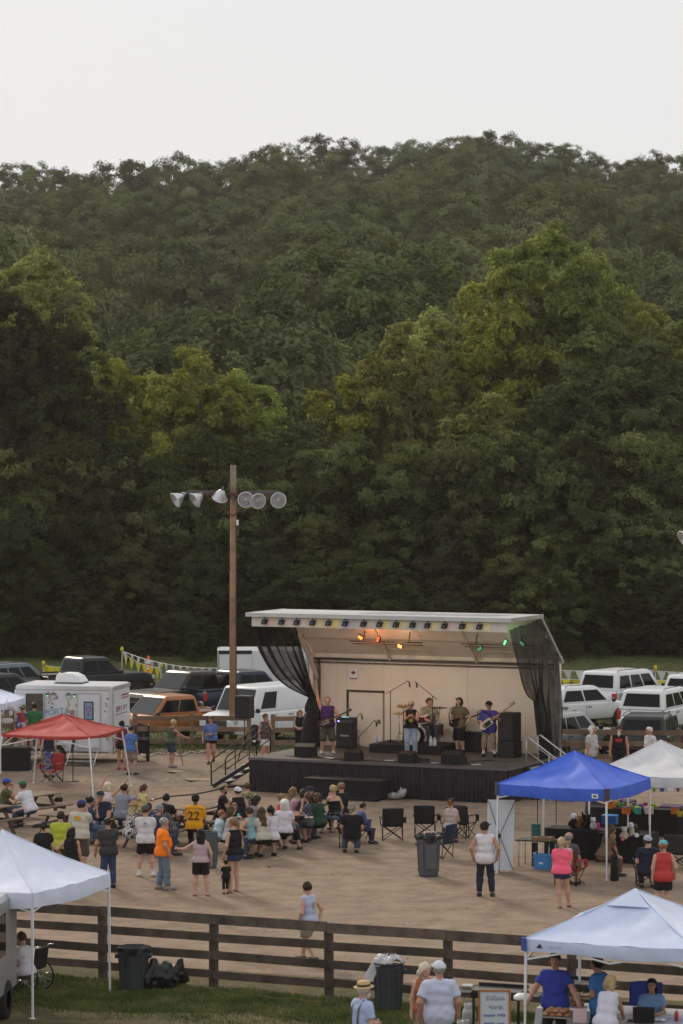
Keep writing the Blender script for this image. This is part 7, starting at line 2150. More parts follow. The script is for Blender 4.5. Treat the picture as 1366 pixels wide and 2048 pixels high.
b = MB(); b.tube([(-.12, -.05, 1.02), (-.10, 0, 1.12), (.16, 0, 1.12), (.18, -.02, 1.02)], .025, 6); b.build('lid_handle', M_steel, t)
bin_(G(420, 1736), .95, .21, mat('bin_blue_grey', (.085, .10, .115), .6), 'narrow grey bin behind the pale pink tank top')
bin_(G(267, 1980), .84, .305, M_bind, 'dark rubbish bin with open black liner against the near fence', M_bag)
t = bin_(G(777, 2020), .92, .29, M_bind, 'dark rubbish bin with a clear plastic bag spilling out')
def spill(u, v):
    a = u * 6.283
    r_ = .30 * (1 - .15 * v) + .05 * math.sin(a * 5 + v * 4)
    side_ = max(0, -math.cos(a))
    return (r_ * math.cos(a) * (.35 + .7 * v + .55 * side_ * v) , r_ * math.sin(a) * (.35 + .7 * v), 1.06 - .10 * v + .05 * math.sin(a * 5 + 6 * v) * v + .03 * math.sin(a * 9 - 9 * v) - .42 * side_ ** 2 * v ** 3)
cloth_grid('plastic_bag', spill, 36, 12, M_bagclear, t)
V, F = sdf_mesh([((-.18, 0, .22), (.18, .03, .22), .25, .26), ((-.05, 0, .36), (-.08, .0, .58), .20, .07), ((.1, 0, .3), (.16, 0, .40), .2, .16)], .03, .10, ((( 0, 0, .005), (0, 0, -1)),), .016, 3)
o = bpy.data.objects.new('rubbish_bag', npmesh('rubbish_bag', V, F, True)); link(o, None, M_bag); o.location = G(322, 1979) + Vector((-.08, 0, 0)); tag(o, 'full black rubbish bag slumped beside the dark bin', 'rubbish bag', 'black rubbish bags by the near fence')
V, F = sdf_mesh([((-.1, 0, .17), (.12, .05, .17), .17, .17), ((.05, 0, .3), (.12, .0, .52), .13, .04)], .03, .08, (((0, 0, .005), (0, 0, -1)),), .016, 8)
o = bpy.data.objects.new('rubbish_bag', npmesh('rubbish_bag', V, F, True)); link(o, None, M_bag); o.location = G(345, 1972) + Vector((.05, .1, .0)); tag(o, 'smaller black rubbish bag behind the slumped one', 'rubbish bag', 'black rubbish bags by the near fence')
# ------------------------------------------------------------------ the band
BD = 'the band on stage'
Z1 = SH + .006
def at_stage(px, py, z_=Z1): return G(px, py, z_)
g1 = person(655, 0, 1.86, 186, 'guitarist in purple shirt and camouflage shorts with one fist raised high', at=at_stage(655, 1508), hs='buzz', hair='light', top='sleeveless', tc=(.055, .02, .10), bot='long_shorts', bc=(.075, .065, .045), patt=None, ra=(.12, .02, .54), la=(.10, .30, -.20), skin='red', shoe=(.30, .30, .30), feet=((-.17, 0, 0), (.17, .06, 0)), fat=.3, hp=8, group=BD, cell=.02)
s1 = person(822, 0, 1.78, 178, 'singer in black tank top, pale jeans and sunglasses clapping', at=at_stage(822, 1512), hs='short', hair='blonde', top='tank', tc=BK, bot='jeans', bc=(.30, .36, .44), la='clap', ra='clap', glasses=1, skin='red', shoe=(.3, .3, .32), fat=.2, group=BD, cell=.02, hy=-12)
k = s1['k']; b = MB(); b.poly([tuple((s1['waist'] + Vector((.075 * math.cos(a), .152, .02 + .07 * math.sin(a)))) * k) for a in np.linspace(0, 6.28, 13)[:-1]]); b.build('print', cmat('print', (.38, .26, .05)), s1['root'])
person(857, 1396, 1.78, 192, 'drummer with grey hair and flowered shirt behind the drums', pose='sit', hs='short', hair='brown', top='shirt', patt=floral_mat('drummer_shirt', [(.30, .26, .16), (.16, .17, .09), (.36, .30, .22), (.22, .20, .11)], 9), bot='jeans', bc=(.05, .05, .06), la='table', ra='table', seat=.54, z=RZ, fat=.5, hy=35, hp=-10, skin='red', group=BD, cell=.02)
g2 = person(919, 0, 1.78, 148, 'young guitarist in olive shirt, grey cap and black shorts looking down', at=at_stage(919, 1505), hat='cap', hc=(.05, .045, .045), hs='mid', hair='dark', top='tee', tc=(.135, .11, .06), bot='long_shorts', bc=BK, la=(.16, .16, -.40), ra=(-.05, .26, -.36), hp=-28, shoe=BK, group=BD, cell=.02, hem=-.16)
g3 = person(978, 0, 1.77, 166, 'bassist in blue purple T-shirt, black bandana and khaki shorts', at=at_stage(978, 1513), hat='beanie', hc=BK, hs='short', hair='brown', top='jersey', tc=(.055, .045, .22), bot='capri', bc=(.24, .19, .125), la=(.08, .34, -.12), ra=(-.06, .28, -.34), glasses=1, hy=-15, skin='red', shoe=(.02, .025, .05), socks=(.6, .6, .6), feet=((-.17, 0, 0), (.17, 0, 0)), fat=.5, group=BD, cell=.02, hem=-.18)
def guitar(p, off, tilt, dyaw, label, body, guard, neckc, L=1.0, name='electric_guitar', horns=1.0):
    k = p['k']
    loc = p['loc'] + Vector(off)
    t = empty(name, loc, 0, label, 'guitar')
    t.rotation_euler = Euler((0, -tilt, dyaw), 'XYZ')
    out_ = []
    for a in np.linspace(0, 2 * math.pi, 33)[:-1]:
        r_ = .175 * (1 + .12 * math.cos(2 * a)) * (1 - .20 * math.exp(-((abs(math.sin(a)) - .98) / .12) ** 2))
        x, z_ = r_ * 1.15 * math.cos(a), r_ * .92 * math.sin(a)
        if math.cos(a) > .35 and abs(math.sin(a)) > .35: x += .055 * horns
        out_.append((x, 0, z_))
    b = MB(); b.prism([(x, -.022, z_) for x, _, z_ in out_], (0, .044, 0)); bo = b.build('body', body, t)
    b = MB(); b.prism([(x * .62 + .03, -.0235, z_ * .62 - .02) for x, _, z_ in out_], (0, -.004, 0)); b.build('pickguard', guard, bo)
    for x in (-.06, .03, ):
        b = MB(); b.box((x, -.032, .0), (.035, .012, .085)); b.build('pickup', M_black, bo)
    b = MB(); b.box((.50 * L, -.012, 0), (.66 * L, .03, .048), taper=1); b.build('neck', neckc, t)
    b = MB(); b.prism([(.82 * L, -.02, -.028), (.99 * L, -.02, -.03), (1.0 * L, -.02, .05), (.86 * L, -.02, .045)], (0, .02, 0)); b.build('headstock', neckc, t)
    for q in range(4):
        b = MB(); b.lathe([(.0, 0), (.012, 0), (.012, .03), (0, .03)], 6, ((.85 + .04 * q) * L, -.01, .055)); b.build('tuner', M_chrome, t)
    b = MB(); b.tube([(-.18, .03, .05), (-.1, .14, .28), (.05, .22, .46), (.2, .16, .42), (.30, .03, .12)], .016, 5); b.build('strap', M_black, t)
    return t
M_maple, M_rosew = mat('maple', (.42, .27, .13), .4), mat('rosewood', (.10, .05, .03), .5)
guitar(g1, (-.12, -.24, 1.05), .42, .05, 'dark red electric guitar on the guitarist in purple', mat('guitar_red', (.06, .012, .016), .25, coat=.6), mat('guard_dark', (.22, .18, .18), .3), M_rosew)
guitar(g2, (-.14, -.18, 1.0), .28, .35, 'black electric guitar on the guitarist in grey cap', mat('guitar_black', (.014, .013, .014), .25, coat=.6), mat('guard_black', (.03, .03, .03), .3), M_rosew)
guitar(g3, (-.12, -.26, 1.06), .62, .12, 'cream bass guitar with black pickguard', mat('guitar_cream', (.62, .55, .42), .3, coat=.6), M_black, M_maple, 1.18, 'bass_guitar')

# ------------------------------------------------------------------ tables with cloths
def cloth_table(loc, yaw, w, d, h, m, label, drop=1.0, top=None, name='vendor_table'):
    t = empty(name, loc, yaw, label, 'table')
    b = MB(); b.box((0, 0, h - .015), (w, d, .03)); b.build('tabletop', top or M_white, t)
    for sx in (-1, 1):
        for sy in (-1, 1):
            b = MB(); b.tube([(sx * (w / 2 - .08), sy * (d / 2 - .06), .01), (sx * (w / 2 - .08), sy * (d / 2 - .06), h - .03)], .016, 6); b.build('leg', M_steel, t)
    if m:
        n = 60
        per = []
        for i in range(n):
            u = i / n * 4; e, f = int(u), u - int(u)
            c4 = [(-w / 2, -d / 2), (w / 2, -d / 2), (w / 2, d / 2), (-w / 2, d / 2)]
            a_, c_ = c4[e], c4[(e + 1) % 4]
            per.append((a_[0] + (c_[0] - a_[0]) * f, a_[1] + (c_[1] - a_[1]) * f))
        V = [(x * 1.01, y * 1.02, h + .006) for x, y in per]
        z0 = h * (1 - drop) + .015
        for lv, q in ((.5, .012), (1.0, .03)):
            for i, (x, y) in enumerate(per):
                l = math.hypot(x / w, y / d); g_ = 1 + q * (1 + .9 * math.sin(i * 1.9) + .5 * math.sin(i * 3.1)) / max(.3, math.hypot(x, y))
                V.append((x * 1.012 * g_, y * 1.03 * g_, h + (z0 - h) * lv))
        F = [(r * n + i, r * n + (i + 1) % n, (r + 1) * n + (i + 1) % n, (r + 1) * n + i) for r in range(2) for i in range(n)]
        b = MB(); b.add(V, F, smooth=True); b.add(V[:n], [tuple(range(n))]); b.build('tablecloth', m, t)
    return t
M_cl_black = mat('tablecloth_black', (.016, .014, .016), .95, var=.3, scale=4)
M_cl_purple = mat('tablecloth_purple', (.10, .05, .085), .9, var=.2)
cloth_table(G(1178, 1716), math.radians(-26), 2.3, .75, .78, M_cl_black, 'black-clothed table at the back of the booth with a row of plush toys')
cloth_table(G(1256, 1722), math.radians(-26), 1.35, 1.0, .76, M_cl_black, 'black-clothed table at the front right of the booth with plush toys')
cloth_table(G(1270, 1668), math.radians(-20), 2.6, .8, .76, M_cl_black, 'black-clothed table with bright toys under the off-white canopy')
cloth_table(G(1222, 1660), math.radians(-20), 1.3, .7, .86, M_cl_purple, 'purple-clothed table behind the blue tote box', .45)
cloth_table(G(1330, 1628), math.radians(-14), 2.4, .7, .84, None, 'bare table crowded with bright tubs behind the off-white canopy leg', top=mat('tabletop_brown', (.12, .07, .06), .7))
cloth_table(G(1378, 1668), math.radians(-14), 1.6, .7, .80, M_cl_purple, 'purple-clothed table at the right photo edge', .35)
st_ = cloth_table(G(1074, 1732), math.radians(-24), 1.0, .6, .70, None, 'small black folding table with a cardboard box', top=M_blackplastic)
def boxthing(name, loc, size, yaw, m, label, cat, lid=None, group=None):
    t = empty(name, loc, yaw, label, cat, group)
    b = MB(); b.box((0, 0, size[2] / 2), size, bev=.012, taper=1.0); b.build('box', m, t)
    b = MB(); b.box((0, 0, size[2] + .012), (size[0] * 1.04, size[1] * 1.04, .03), bev=.008); b.build('lid', lid or m, t)
    return t
def onT(px, py, z_): return G(px, py, z_)
boxthing('cardboard_box', onT(1086, 1681, .715), (.52, .36, .07), -.4, mat('cardboard', (.27, .17, .09), .9), 'flat cardboard box on the small black table', 'box')
boxthing('storage_crate', onT(1072, 1677, .715), (.20, .22, .36), -.3, mat('crate_teal', (.02, .14, .13), .6), 'teal crate standing on the small black table', 'crate')
t = boxthing('storage_tote', G(1086, 1738), (.40, .30, .36), -.42, mat('tote_blue', (.05, .22, .52), .5), 'bright blue storage tote on the ground under the small table', 'tote', mat('tote_lid', (.07, .28, .6), .5))
b = MB(); b.box((.0, -.158, .17), (.11, .006, .05)); b.build('paper_label', M_paper, t)
boxthing('storage_tote', onT(1220, 1648, .88), (.40, .30, .22), -.3, mat('tote_navy', (.03, .10, .32), .5), 'blue storage tote on the purple-clothed table', 'tote', mat('tote_lid', (.07, .28, .6)))
boxthing('black_case', onT(1243, 1673, .785), (.36, .26, .20), -.4, M_blackcloth, 'black display box on the front booth table', 'box')
b = MB(); b.box((0, 0, .35), (.16, .04, .64)); t = empty('vertical_banner', G(1069, 1735) + Vector((0, -.12, 0)), -.2, 'black hanging banner with white vertical letters under the small table', 'banner'); b.build('panel', M_blackcloth, t)
text('VACA', .15, M_white, t, (.05, -.024, .04), (HALF, -HALF, 0), .001, align='LEFT')
# white banner stand seen from behind
t = empty('banner_stand', G(1000, 1744), math.radians(-8), 'white banner on an X-frame stand seen from behind', 'banner')
def ban(u, v): return ((u - .5) * .70 + .06 * (v - .5), .03 * math.sin(math.pi * v) + .04, .04 + 1.82 * v)
cloth_grid('banner', ban, 8, 10, mat('banner_white', (.62, .66, .72), .7, var=.05), t)
for a_, c_ in (((-.33, .02, .06), (.0, -.10, .95)), ((.33, .02, .06), (.0, -.10, .95)), ((-.30, .03, 1.82), (.0, -.10, .95)), ((.38, .03, 1.82), (.0, -.10, .95)), ((0, -.10, .95), (.02, -.48, .02))):
    b = MB(); b.tube([a_, c_], .009, 5); b.build('strut', M_black, t)
b = MB(); b.box((0, -.10, .95), (.07, .06, .08)); b.build('hub', M_black, t)
# wire grid rack with hanging goods
t = empty('grid_rack', onT(1098, 1664, .0) + Vector((0, .9, 0)), math.radians(-30), 'wire grid rack hung with black goods at the back of the booth', 'rack')
for i in range(8):
    b = MB(); b.tube([(-.3 + i * .085, 0, .75), (-.3 + i * .085, 0, 1.65)], .007, 4); b.build('wire', M_steel, t)
for i in range(10):
    b = MB(); b.tube([(-.3, 0, .78 + i * .095), (.3, 0, .78 + i * .095)], .007, 4); b.build('wire', M_steel, t)
for sx in (-1, 1):
    b = MB(); b.tube([(sx * .3, 0, .0), (sx * .3, 0, 1.66)], .012, 6); b.build('upright', M_black, t)
for r in range(2):
    for i in range(6):
        b = MB(); b.box((-.62 + i * .075, -.04 - .02 * (i % 2), 1.38 - r * .42), (.065, .05, .32), bev=.015); b.build('hanging_goods', (M_blackcloth, mat('goods_brown', (.06, .035, .03), .9))[(i + r) % 3 == 2], t)

# plush toys
def plush(loc, h, yaw, c1, c2, label, ears=1):
    t = empty('plush_toy', loc, yaw, label, 'plush toy', 'plush toys on the booth tables')
    s = h / .4
    def ch(nm, pr, c_):
        V, F = sdf_mesh([(tuple(np.array(a) * s), tuple(np.array(b_) * s), r1 * s, r2 * s) for a, b_, r1, r2 in pr], .016, .02, (), .003, len(label))
        o = bpy.data.objects.new(nm, npmesh(nm, V, F, True)); link(o, t, cmat('plush', c_, .95))
    ch('body', [((0, 0, .09), (0, 0, .17), .10, .085), ((-.06, -.09, .04), (-.05, .0, .05), .035, .04), ((.06, -.09, .04), (.05, 0, .05), .035, .04), ((-.09, -.03, .16), (-.12, -.06, .09), .03, .03), ((.09, -.03, .16), (.12, -.06, .09), .03, .03)], c1)
    ch('head', [((0, -.01, .29), (0, .0, .30), .08, .08), ((0, -.075, .27), (0, -.09, .27), .03, .028)] + ([((-.06, 0, .36), (-.075, 0, .38 + .05 * (ears - 1)), .026, .022), ((.06, 0, .36), (.075, 0, .38 + .05 * (ears - 1)), .026, .022)] if ears else []), c2)
    return t
TOY = [
    (1148, 1656, .42, BK, W_, 'black plush toy with white head, first of the row on the back table'), (1160, 1657, .36, (.16, .08, .03), (.2, .10, .04), 'brown plush toy next to the black one with white head'),
    (1170, 1657, .40, (.04, .025, .015), BK, 'dark brown plush toy in the middle of the back row'), (1178, 1658, .42, BK, BK, 'all black plush toy in the back row'),
    (1186, 1659, .34, (.5, .5, .5), (.6, .6, .6), 'white and grey plush toy in the back row'), (1196, 1660, .20, (.55, .05, .25), (.6, .07, .3), 'small pink plush toy at the end of the back row')]
for i, (px, py, h, c1, c2, lab) in enumerate(TOY):
    plush(onT(px, py, .79), h, -.3 + .2 * i, c1, c2, lab, i % 3)
TOY2 = [(1224, 1681, .36, (.36, .22, .10), (.42, .27, .12), 'golden plush dog on the front booth table'), (1249, 1678, .34, (.5, .42, .36), (.55, .5, .45), 'cream plush toy on the front booth table'),
        (1245, 1682, .15, (.55, .16, .22), (.55, .2, .25), 'small pink plush toy lying on the front booth table'), (1262, 1672, .38, (.45, .44, .30), W_, 'tall white and green plush toy on the front booth table'), (1270, 1671, .32, BK, (.10, .07, .05), 'black plush toy on the front booth table'), (1272, 1675, .22, W_, BK, 'small black and white plush cow at the table corner')]
for i, (px, py, h, c1, c2, lab) in enumerate(TOY2):
    plush(onT(px, py, .77), h, -.5 + .25 * i, c1, c2, lab, i % 3)
# bright tubs and toys on the farther tables
rt_ = random.Random(12)
HUE = [('purple', (.16, .04, .22)), ('red', (.45, .04, .04)), ('orange', (.60, .16, .02)), ('yellow', (.60, .46, .05)), ('green', (.06, .28, .08)), ('teal', (.03, .30, .30)), ('blue', (.05, .14, .45)), ('pink', (.58, .12, .25)), ('white', (.6, .6, .62)), ('lime', (.35, .50, .05))]
def tub(px, py, z_, i, where):
    nm, c_ = HUE[i % 10]
    form = ('tub', 'cup', 'box')[i % 3]
    t = empty('plastic_' + form, onT(px, py, z_), rt_.uniform(0, 3), '%s plastic %s on the %s' % (nm, form, where), form, 'bright goods on the vendor tables')
    m = mat('bright_' + nm, c_, .45)
    r_ = rt_.uniform(.07, .12)
    if form == 'tub':
        b = MB(); b.lathe([(0, 0), (r_ * .75, 0), (r_, .13), (r_ * 1.06, .14), (r_ * .95, .135), (r_ * .7, .03), (0, .03)], 12); b.build('bowl', m, t)
        b = MB(); b.lathe([(0, .09), (r_ * .85, .09)], 10); b.build('contents', mat('bright_' + HUE[(i * 3 + 1) % 10][0], HUE[(i * 3 + 1) % 10][1]), t)
    elif form == 'cup':
        b = MB(); b.lathe([(0, 0), (r_ * .5, 0), (r_ * .62, .2), (r_ * .6, .2), (0, .19)], 12); b.build('cup', m, t)
        b = MB(); b.lathe([(r_ * .66, .2), (r_ * .66, .23), (r_ * .3, .26), (0, .26)], 12); b.build('lid', mat('bright_' + HUE[(i * 7 + 2) % 10][0], HUE[(i * 7 + 2) % 10][1]), t)
    else:
        b = MB(); b.box((0, 0, .09), (.22, .16, .18), bev=.01); b.build('box', m, t)
        b = MB(); b.box((0, 0, .19), (.23, .17, .02)); b.build('lid', mat('bright_' + HUE[(i * 3 + 4) % 10][0], HUE[(i * 3 + 4) % 10][1]), t)
for i in range(10): tub(1238 + i * 7.5, 1618 + (i % 3) * 5, .78, i, 'black-clothed table under the off-white canopy')
for i in range(10): tub(1300 + i * 8, 1576 + (i % 2) * 7, .86, i + 3, 'bare table behind the off-white canopy leg')
for i in range(4): tub(1208 + i * 11, 1612 + (i % 2) * 5, .88, i + 1, 'purple-clothed table')
for i in range(3): tub(1350 + i * 9, 1628 + (i % 2) * 5, .82, i + 2, 'table at the right photo edge')
# black carry bag at the booth leg
t = empty('carry_bag', G(1228, 1762), 0, 'long black canopy carry bag standing against the booth leg', 'bag')
V, F = sdf_mesh([((0, 0, .07), (.01, 0, .62), .10, .085), ((.06, .02, .07), (.05, .0, .3), .07, .06)], .02, .04, (((0, 0, .003), (0, 0, -1)),), .006, 4)
o = bpy.data.objects.new('bag', npmesh('bag', V, F, True)); link(o, t, M_blackcloth)
b = MB(); b.tube([(.05, -.05, .6), (.10, -.08, .75), (.03, -.05, .95)], .01, 5); b.build('strap', M_black, t)

# ------------------------------------------------------------------ food stall at the near corner
ftab = cloth_table(G(1225, 2103), math.radians(-20), 2.6, .75, .76, mat('tablecloth_white', (.58, .58, .62), .8, var=.1, scale=3), 'white-clothed food table under the near canopy', .4)
ftab2 = cloth_table(G(1378, 2130), math.radians(-14), 1.7, .75, .76, mat('tablecloth_print', (.46, .48, .58), .8, var=.25, scale=5), 'printed cloth table with the black cash box at the right photo edge', .4)
def bun_tray(px, py, label, nx, ny):
    t = empty('food_tray', onT(px, py, .772), -.35, label, 'food tray', 'trays of wrapped buns')
    b = MB(); b.box((0, 0, .01), (.13 * nx + .06, .16 * ny + .04, .02)); b.build('tray', M_steel, t)
    rb = random.Random(nx * 7 + ny)
    for l in range(2):
        for i in range(nx - l):
            for j in range(ny):
                b = MB(); b.lathe([(0, .0), (.062, .005), (.07, .03), (.05, .06), (.0, .07)], 10)
                o = b.build('bun', mat('bun', (.38, .20, .10), .7, var=.25, scale=14, rand=.25), t, (-.065 * (nx - 1 - l) + .13 * i + rb.uniform(-.01, .01), -.08 * (ny - 1) + .16 * j, .02 + .065 * l), (rb.uniform(-.15, .15), rb.uniform(-.15, .15), 0))
    return t
bun_tray(1115, 2033, 'larger heap of wrapped buns at the left end of the food table', 4, 2)
bun_tray(1141, 2012, 'smaller heap of wrapped buns behind the larger one', 4, 1)
def bottle(px, py, z_, m, label, h=.22, capm=None):
    t = empty('sauce_bottle', onT(px, py, z_), 0, label, 'bottle', 'bottles on the food table')
    b = MB(); b.lathe([(0, 0), (.036, 0), (.038, h * .7), (.018, h * .85), (.016, h * .92)], 10); b.build('body', m, t)
    b = MB(); b.lathe([(.02, h * .92), (.02, h), (0, h + .01)], 8); b.build('cap', capm or M_white, t)
bottle(1110, 2014, .77, mat('bottle_brown', (.16, .05, .03), .3), 'brown sauce bottle beside the buns'); bottle(1117, 2013, .77, mat('bottle_red', (.42, .04, .03), .3), 'red sauce bottle beside the buns')
bottle(1353, 2042, .77, mat('bottle_red', (.42, .04, .03)), 'red bottle near the cash box at the photo edge', .2); bottle(1121, 2008, .77, M_bagclear, 'clear bottle behind the red sauce bottle', .26)
t = empty('price_card', onT(1160, 2045, .77), -.2, 'pale pink card standing on the food table', 'card')
b = MB(); b.box((0, 0, .12), (.24, .015, .24), rot=(-.2, 0, 0)); b.build('card', mat('card_pink', (.56, .42, .44), .8), t)
t = empty('cash_box', onT(1288, 2046, .77), -.15, 'open black cash box on the printed cloth table', 'cash box')
b = MB(); b.box((0, .05, .05), (.36, .26, .10), bev=.01); b.build('base', M_blackplastic, t)
b = MB(); b.box((0, -.09, .17), (.38, .03, .26), rot=(.15, 0, 0), bev=.01); b.build('lid', M_blackplastic, t)
for i, (px, py, lab) in enumerate(((1232, 2040, 'small paper plate with food beside the white top'), (1258, 2044, 'paper plate left of the cash box'), (1322, 2042, 'crumpled white napkins right of the cash box'))):
    t = empty('paper_plate', onT(px, py, .772), 0, lab, 'plate')
    b = MB(); b.lathe([(0, 0), (.08, 0), (.12, .02)], 14); b.build('plate', M_paper, t)
    b = MB(); b.lathe([(0, .05), (.04, .04), (.06, .008)], 8, (.02, .01, 0)); b.build('food', (mat('bun', (.38, .2, .1)), mat('meat', (.14, .06, .04), .8), M_paper)[i], t)
camp_chair(G(1290, 2090), 172, 'blue folding chair of the long dark haired person', mat('nylon_royal', (.03, .05, .30), .8), hb=1.08)
# griddle and kettle
def griddle(loc, yaw, w, label):
    t = empty('griddle', loc, yaw, label, 'griddle', 'gas griddles behind the food stall')
    b = MB(); b.box((0, 0, .86), (w, .55, .12), bev=.015); b.build('firebox', M_blackplastic, t)
    b = MB(); b.box((0, 0, .935), (w * .95, .5, .02)); b.build('cooking_plate', mat('griddle_plate', (.10, .09, .085), .35, .5, var=.3), t)
    for sx in (-1, 1):
        for sy in (-1, 1):
            b = MB(); b.bar((sx * (w / 2 - .05), sy * .22, 0), (sx * (w / 2 - .05), sy * .22, .82), .04, .04, (1, 0, 0)); b.build('leg', M_black, t)
        b = MB(); b.box((sx * (w / 2 + .16), 0, .87), (.30, .42, .025)); b.build('side_shelf', M_black, t)
    b = MB(); b.box((0, 0, .30), (w * .95, .45, .03)); b.build('lower_shelf', M_black, t)
    b = MB(); b.bar((-w / 2, .26, .97), (w / 2, .26, .97), .02, .07); b.build('splash_guard', M_black, t)
    return t
griddle(G(999, 2082), math.radians(-20), .95, 'black gas griddle behind the menu board')
griddle(G(1160, 2066), math.radians(-22), .75, 'black gas griddle behind the food table in front of the blue shirt')
t = empty('foil_tray', onT(1045, 1998, .90), -.2, 'white covered pan on the griddle shelf beside the canopy leg', 'pan')
b = MB(); b.lathe([(0, .10), (.10, .095), (.16, .05), (.17, .0), (.10, -.01), (0, -.01)], 18); b.build('pan', M_white, t)
t = empty('chrome_pot', onT(935, 1978, .98), -.2, 'small chrome pot on the griddle shelf beside the white shirt', 'pot')
b = MB(); b.box((0, 0, .04), (.20, .15, .09), bev=.02); b.build('pot', M_chrome, t)
b = MB(); b.bar((.1, 0, .06), (.2, 0, .07), .02, .015); b.build('handle', M_black, t)
for px, py, sc, lab in ((926, 2096, 1.0, 'grey propane cylinder on the grass beside the white shirt'), (938, 2052, .85, 'smaller grey propane cylinder behind the first')):
    t = empty('propane_cylinder', G(px, py), 0, lab, 'gas cylinder', 'propane cylinders')
    b = MB(); b.lathe([(0, .02), (.13 * sc, .02), (.155 * sc, .08), (.155 * sc, .30 * sc), (.12 * sc, .38 * sc), (.04 * sc, .41 * sc), (0, .41 * sc)], 18); b.build('tank', mat('tank_grey', (.36, .35, .34), .5, var=.15), t)
    b = MB(); b.lathe([(.11 * sc, .38 * sc), (.11 * sc, .50 * sc), (.10 * sc, .50 * sc), (.10 * sc, .38 * sc)], 16); b.build('collar', mat('tank_grey', (.36, .35, .34)), t)
    b = MB(); b.lathe([(0, .41 * sc), (.03, .42 * sc), (.03, .48 * sc), (0, .49 * sc)], 8); b.build('valve', M_chrome, t)
# menu board
t = empty('menu_board', G(989, 2134), math.radians(-4), 'white menu board in an orange wooden frame with faint blue handwriting', 'sign')
b = MB(); b.box((0, 0, .86), (.50, .02, .92)); b.build('board', mat('whiteboard', (.56, .60, .66), .35), t)
for a_, c_ in (((-.265, -.012, .38), (-.265, -.012, 1.34)), ((.265, -.012, .38), (.265, -.012, 1.34)), ((-.28, -.012, 1.335), (.28, -.012, 1.335)), ((-.28, -.012, .385), (.28, -.012, .385))):
    b = MB(); b.bar(a_, c_, .035, .035, (0, 1, 0) if a_[0] == c_[0] else (0, 0, 1)); b.build('frame', mat('orange_wood', (.36, .15, .05), .5), t)
for a_, c_ in (((-.25, 0, .4), (-.28, -.1, 0)), ((.25, 0, .4), (.28, -.1, 0)), ((0, .03, 1.2), (0, .5, 0))):
    b = MB(); b.bar(a_, c_, .03, .03, (0, 1, 0)); b.build('easel_leg', mat('orange_wood', (.36, .15, .05)), t)
rh = random.Random(2)
M_ink, M_ink2 = mat('faint_ink', (.40, .43, .52), .6), mat('blue_ink', (.16, .24, .50), .6)
def scrawl(x0, x1, z_, hh, m, loops):
    pts_ = []
    n = loops * 6
    for i in range(n + 1):
        u = i / n
        pts_.append((x0 + (x1 - x0) * u + .012 * math.sin(i * 1.7), -.0145, z_ + hh * .5 * math.sin(i * math.pi / 3 + rh.uniform(-.5, .5)) * rh.uniform(.5, 1.1)))
    b = MB(); b.tube(pts_, .0045 if m is M_ink2 else .006, 4); b.build('handwriting', m, t)
scrawl(-.16, .18, 1.20, .10, M_ink, 8); scrawl(-.10, .16, 1.05, .10, M_ink, 6); scrawl(-.19, .02, .90, .045, M_ink2, 9); scrawl(.05, .19, .91, .05, M_ink2, 5); scrawl(-.18, .0, .76, .045, M_ink2, 8); scrawl(.04, .17, .76, .05, M_ink2, 5)

# ------------------------------------------------------------------ wheelchair
t = empty('wheelchair', G(64, 1984) + Vector((-.05, 0, 0)), math.radians(62), 'wheelchair with black seat beside the grey vehicle', 'wheelchair')
for sx in (-1, 1):
    R_ = Matrix.Translation((sx * .28, -.08, .31)) @ Matrix.Rotation(HALF, 4, 'Y')
    b = MB(); b.tube([tuple(R_ @ Vector((.30 * math.cos(a), .30 * math.sin(a), 0))) for a in np.linspace(0, 6.2832, 25)], .018, 6, caps=False); w_ = b.build('wheel', M_tyre, t)
    b = MB()
    for q in range(10): b.tube([tuple(R_ @ Vector((0, 0, 0))), tuple(R_ @ Vector((.29 * math.cos(q * .628), .29 * math.sin(q * .628), 0)))], .004, 4)
    b.build('spokes', M_chrome, w_)
    b = MB(); b.tube([(sx * .22, .38, .08), (sx * .22, .30, .46), (sx * .23, -.22, .48), (sx * .23, -.30, .95), (sx * .23, -.42, .96)], .014, 6); b.tube([(sx * .23, .18, .48), (sx * .25, .16, .70), (sx * .25, -.24, .72)], .012, 6); b.build('frame', M_chrome, t)
    b = MB(); b.lathe([(.03, -.015), (.075, -.015), (.075, .015), (.03, .015)], 12, (sx * .22, .34, .085), M=Matrix.Rotation(HALF, 4, 'Y')); b.build('caster', M_tyre, t)
    b = MB(); b.box((sx * .12, .50, .10), (.14, .16, .015)); b.build('footrest', M_black, t)
b = MB(); b.box((0, .02, .475), (.44, .44, .04), bev=.015); b.build('seat', M_nyl, t)
b = MB(); b.box((0, -.27, .70), (.44, .03, .42), rot=(.16, 0, 0)); b.build('backrest', M_nyl, t)

# ------------------------------------------------------------------ small things on the ground and tables
def lyingcable(pts_, r_, m, label, name='cable'):
    b = MB(); b.tube(pts_, r_, 5); o = b.build(name, m); tag(o, label, 'cable' if name == 'cable' else 'hose'); return o
a_, c_ = G(300, 1602), G(492, 1572)
lyingcable([a_.lerp(c_, i / 20) + Vector((0, .25 * math.sin(i * .5), .02)) for i in range(21)], .022, M_cable, 'black cable lying from the tables to the stage corner')
a_, c_ = G(262, 1512), G(415, 1507)
lyingcable([a_.lerp(c_, i / 24) + Vector((0, .9 * math.sin(i * .9) * math.sin(i * .3), .03)) for i in range(25)], .035, mat('hose_white', (.42, .36, .30), .7), 'pale hose snaking along the foot of the far fence', 'water_hose')
a_, c_ = G(500, 1996), G(640, 2008)
lyingcable([a_.lerp(c_, i / 16) + Vector((0, .1 * math.sin(i * .8), .05)) for i in range(17)], .008, mat('cord_yellow', (.28, .20, .03), .6), 'yellow extension cord in the grass before the near fence')
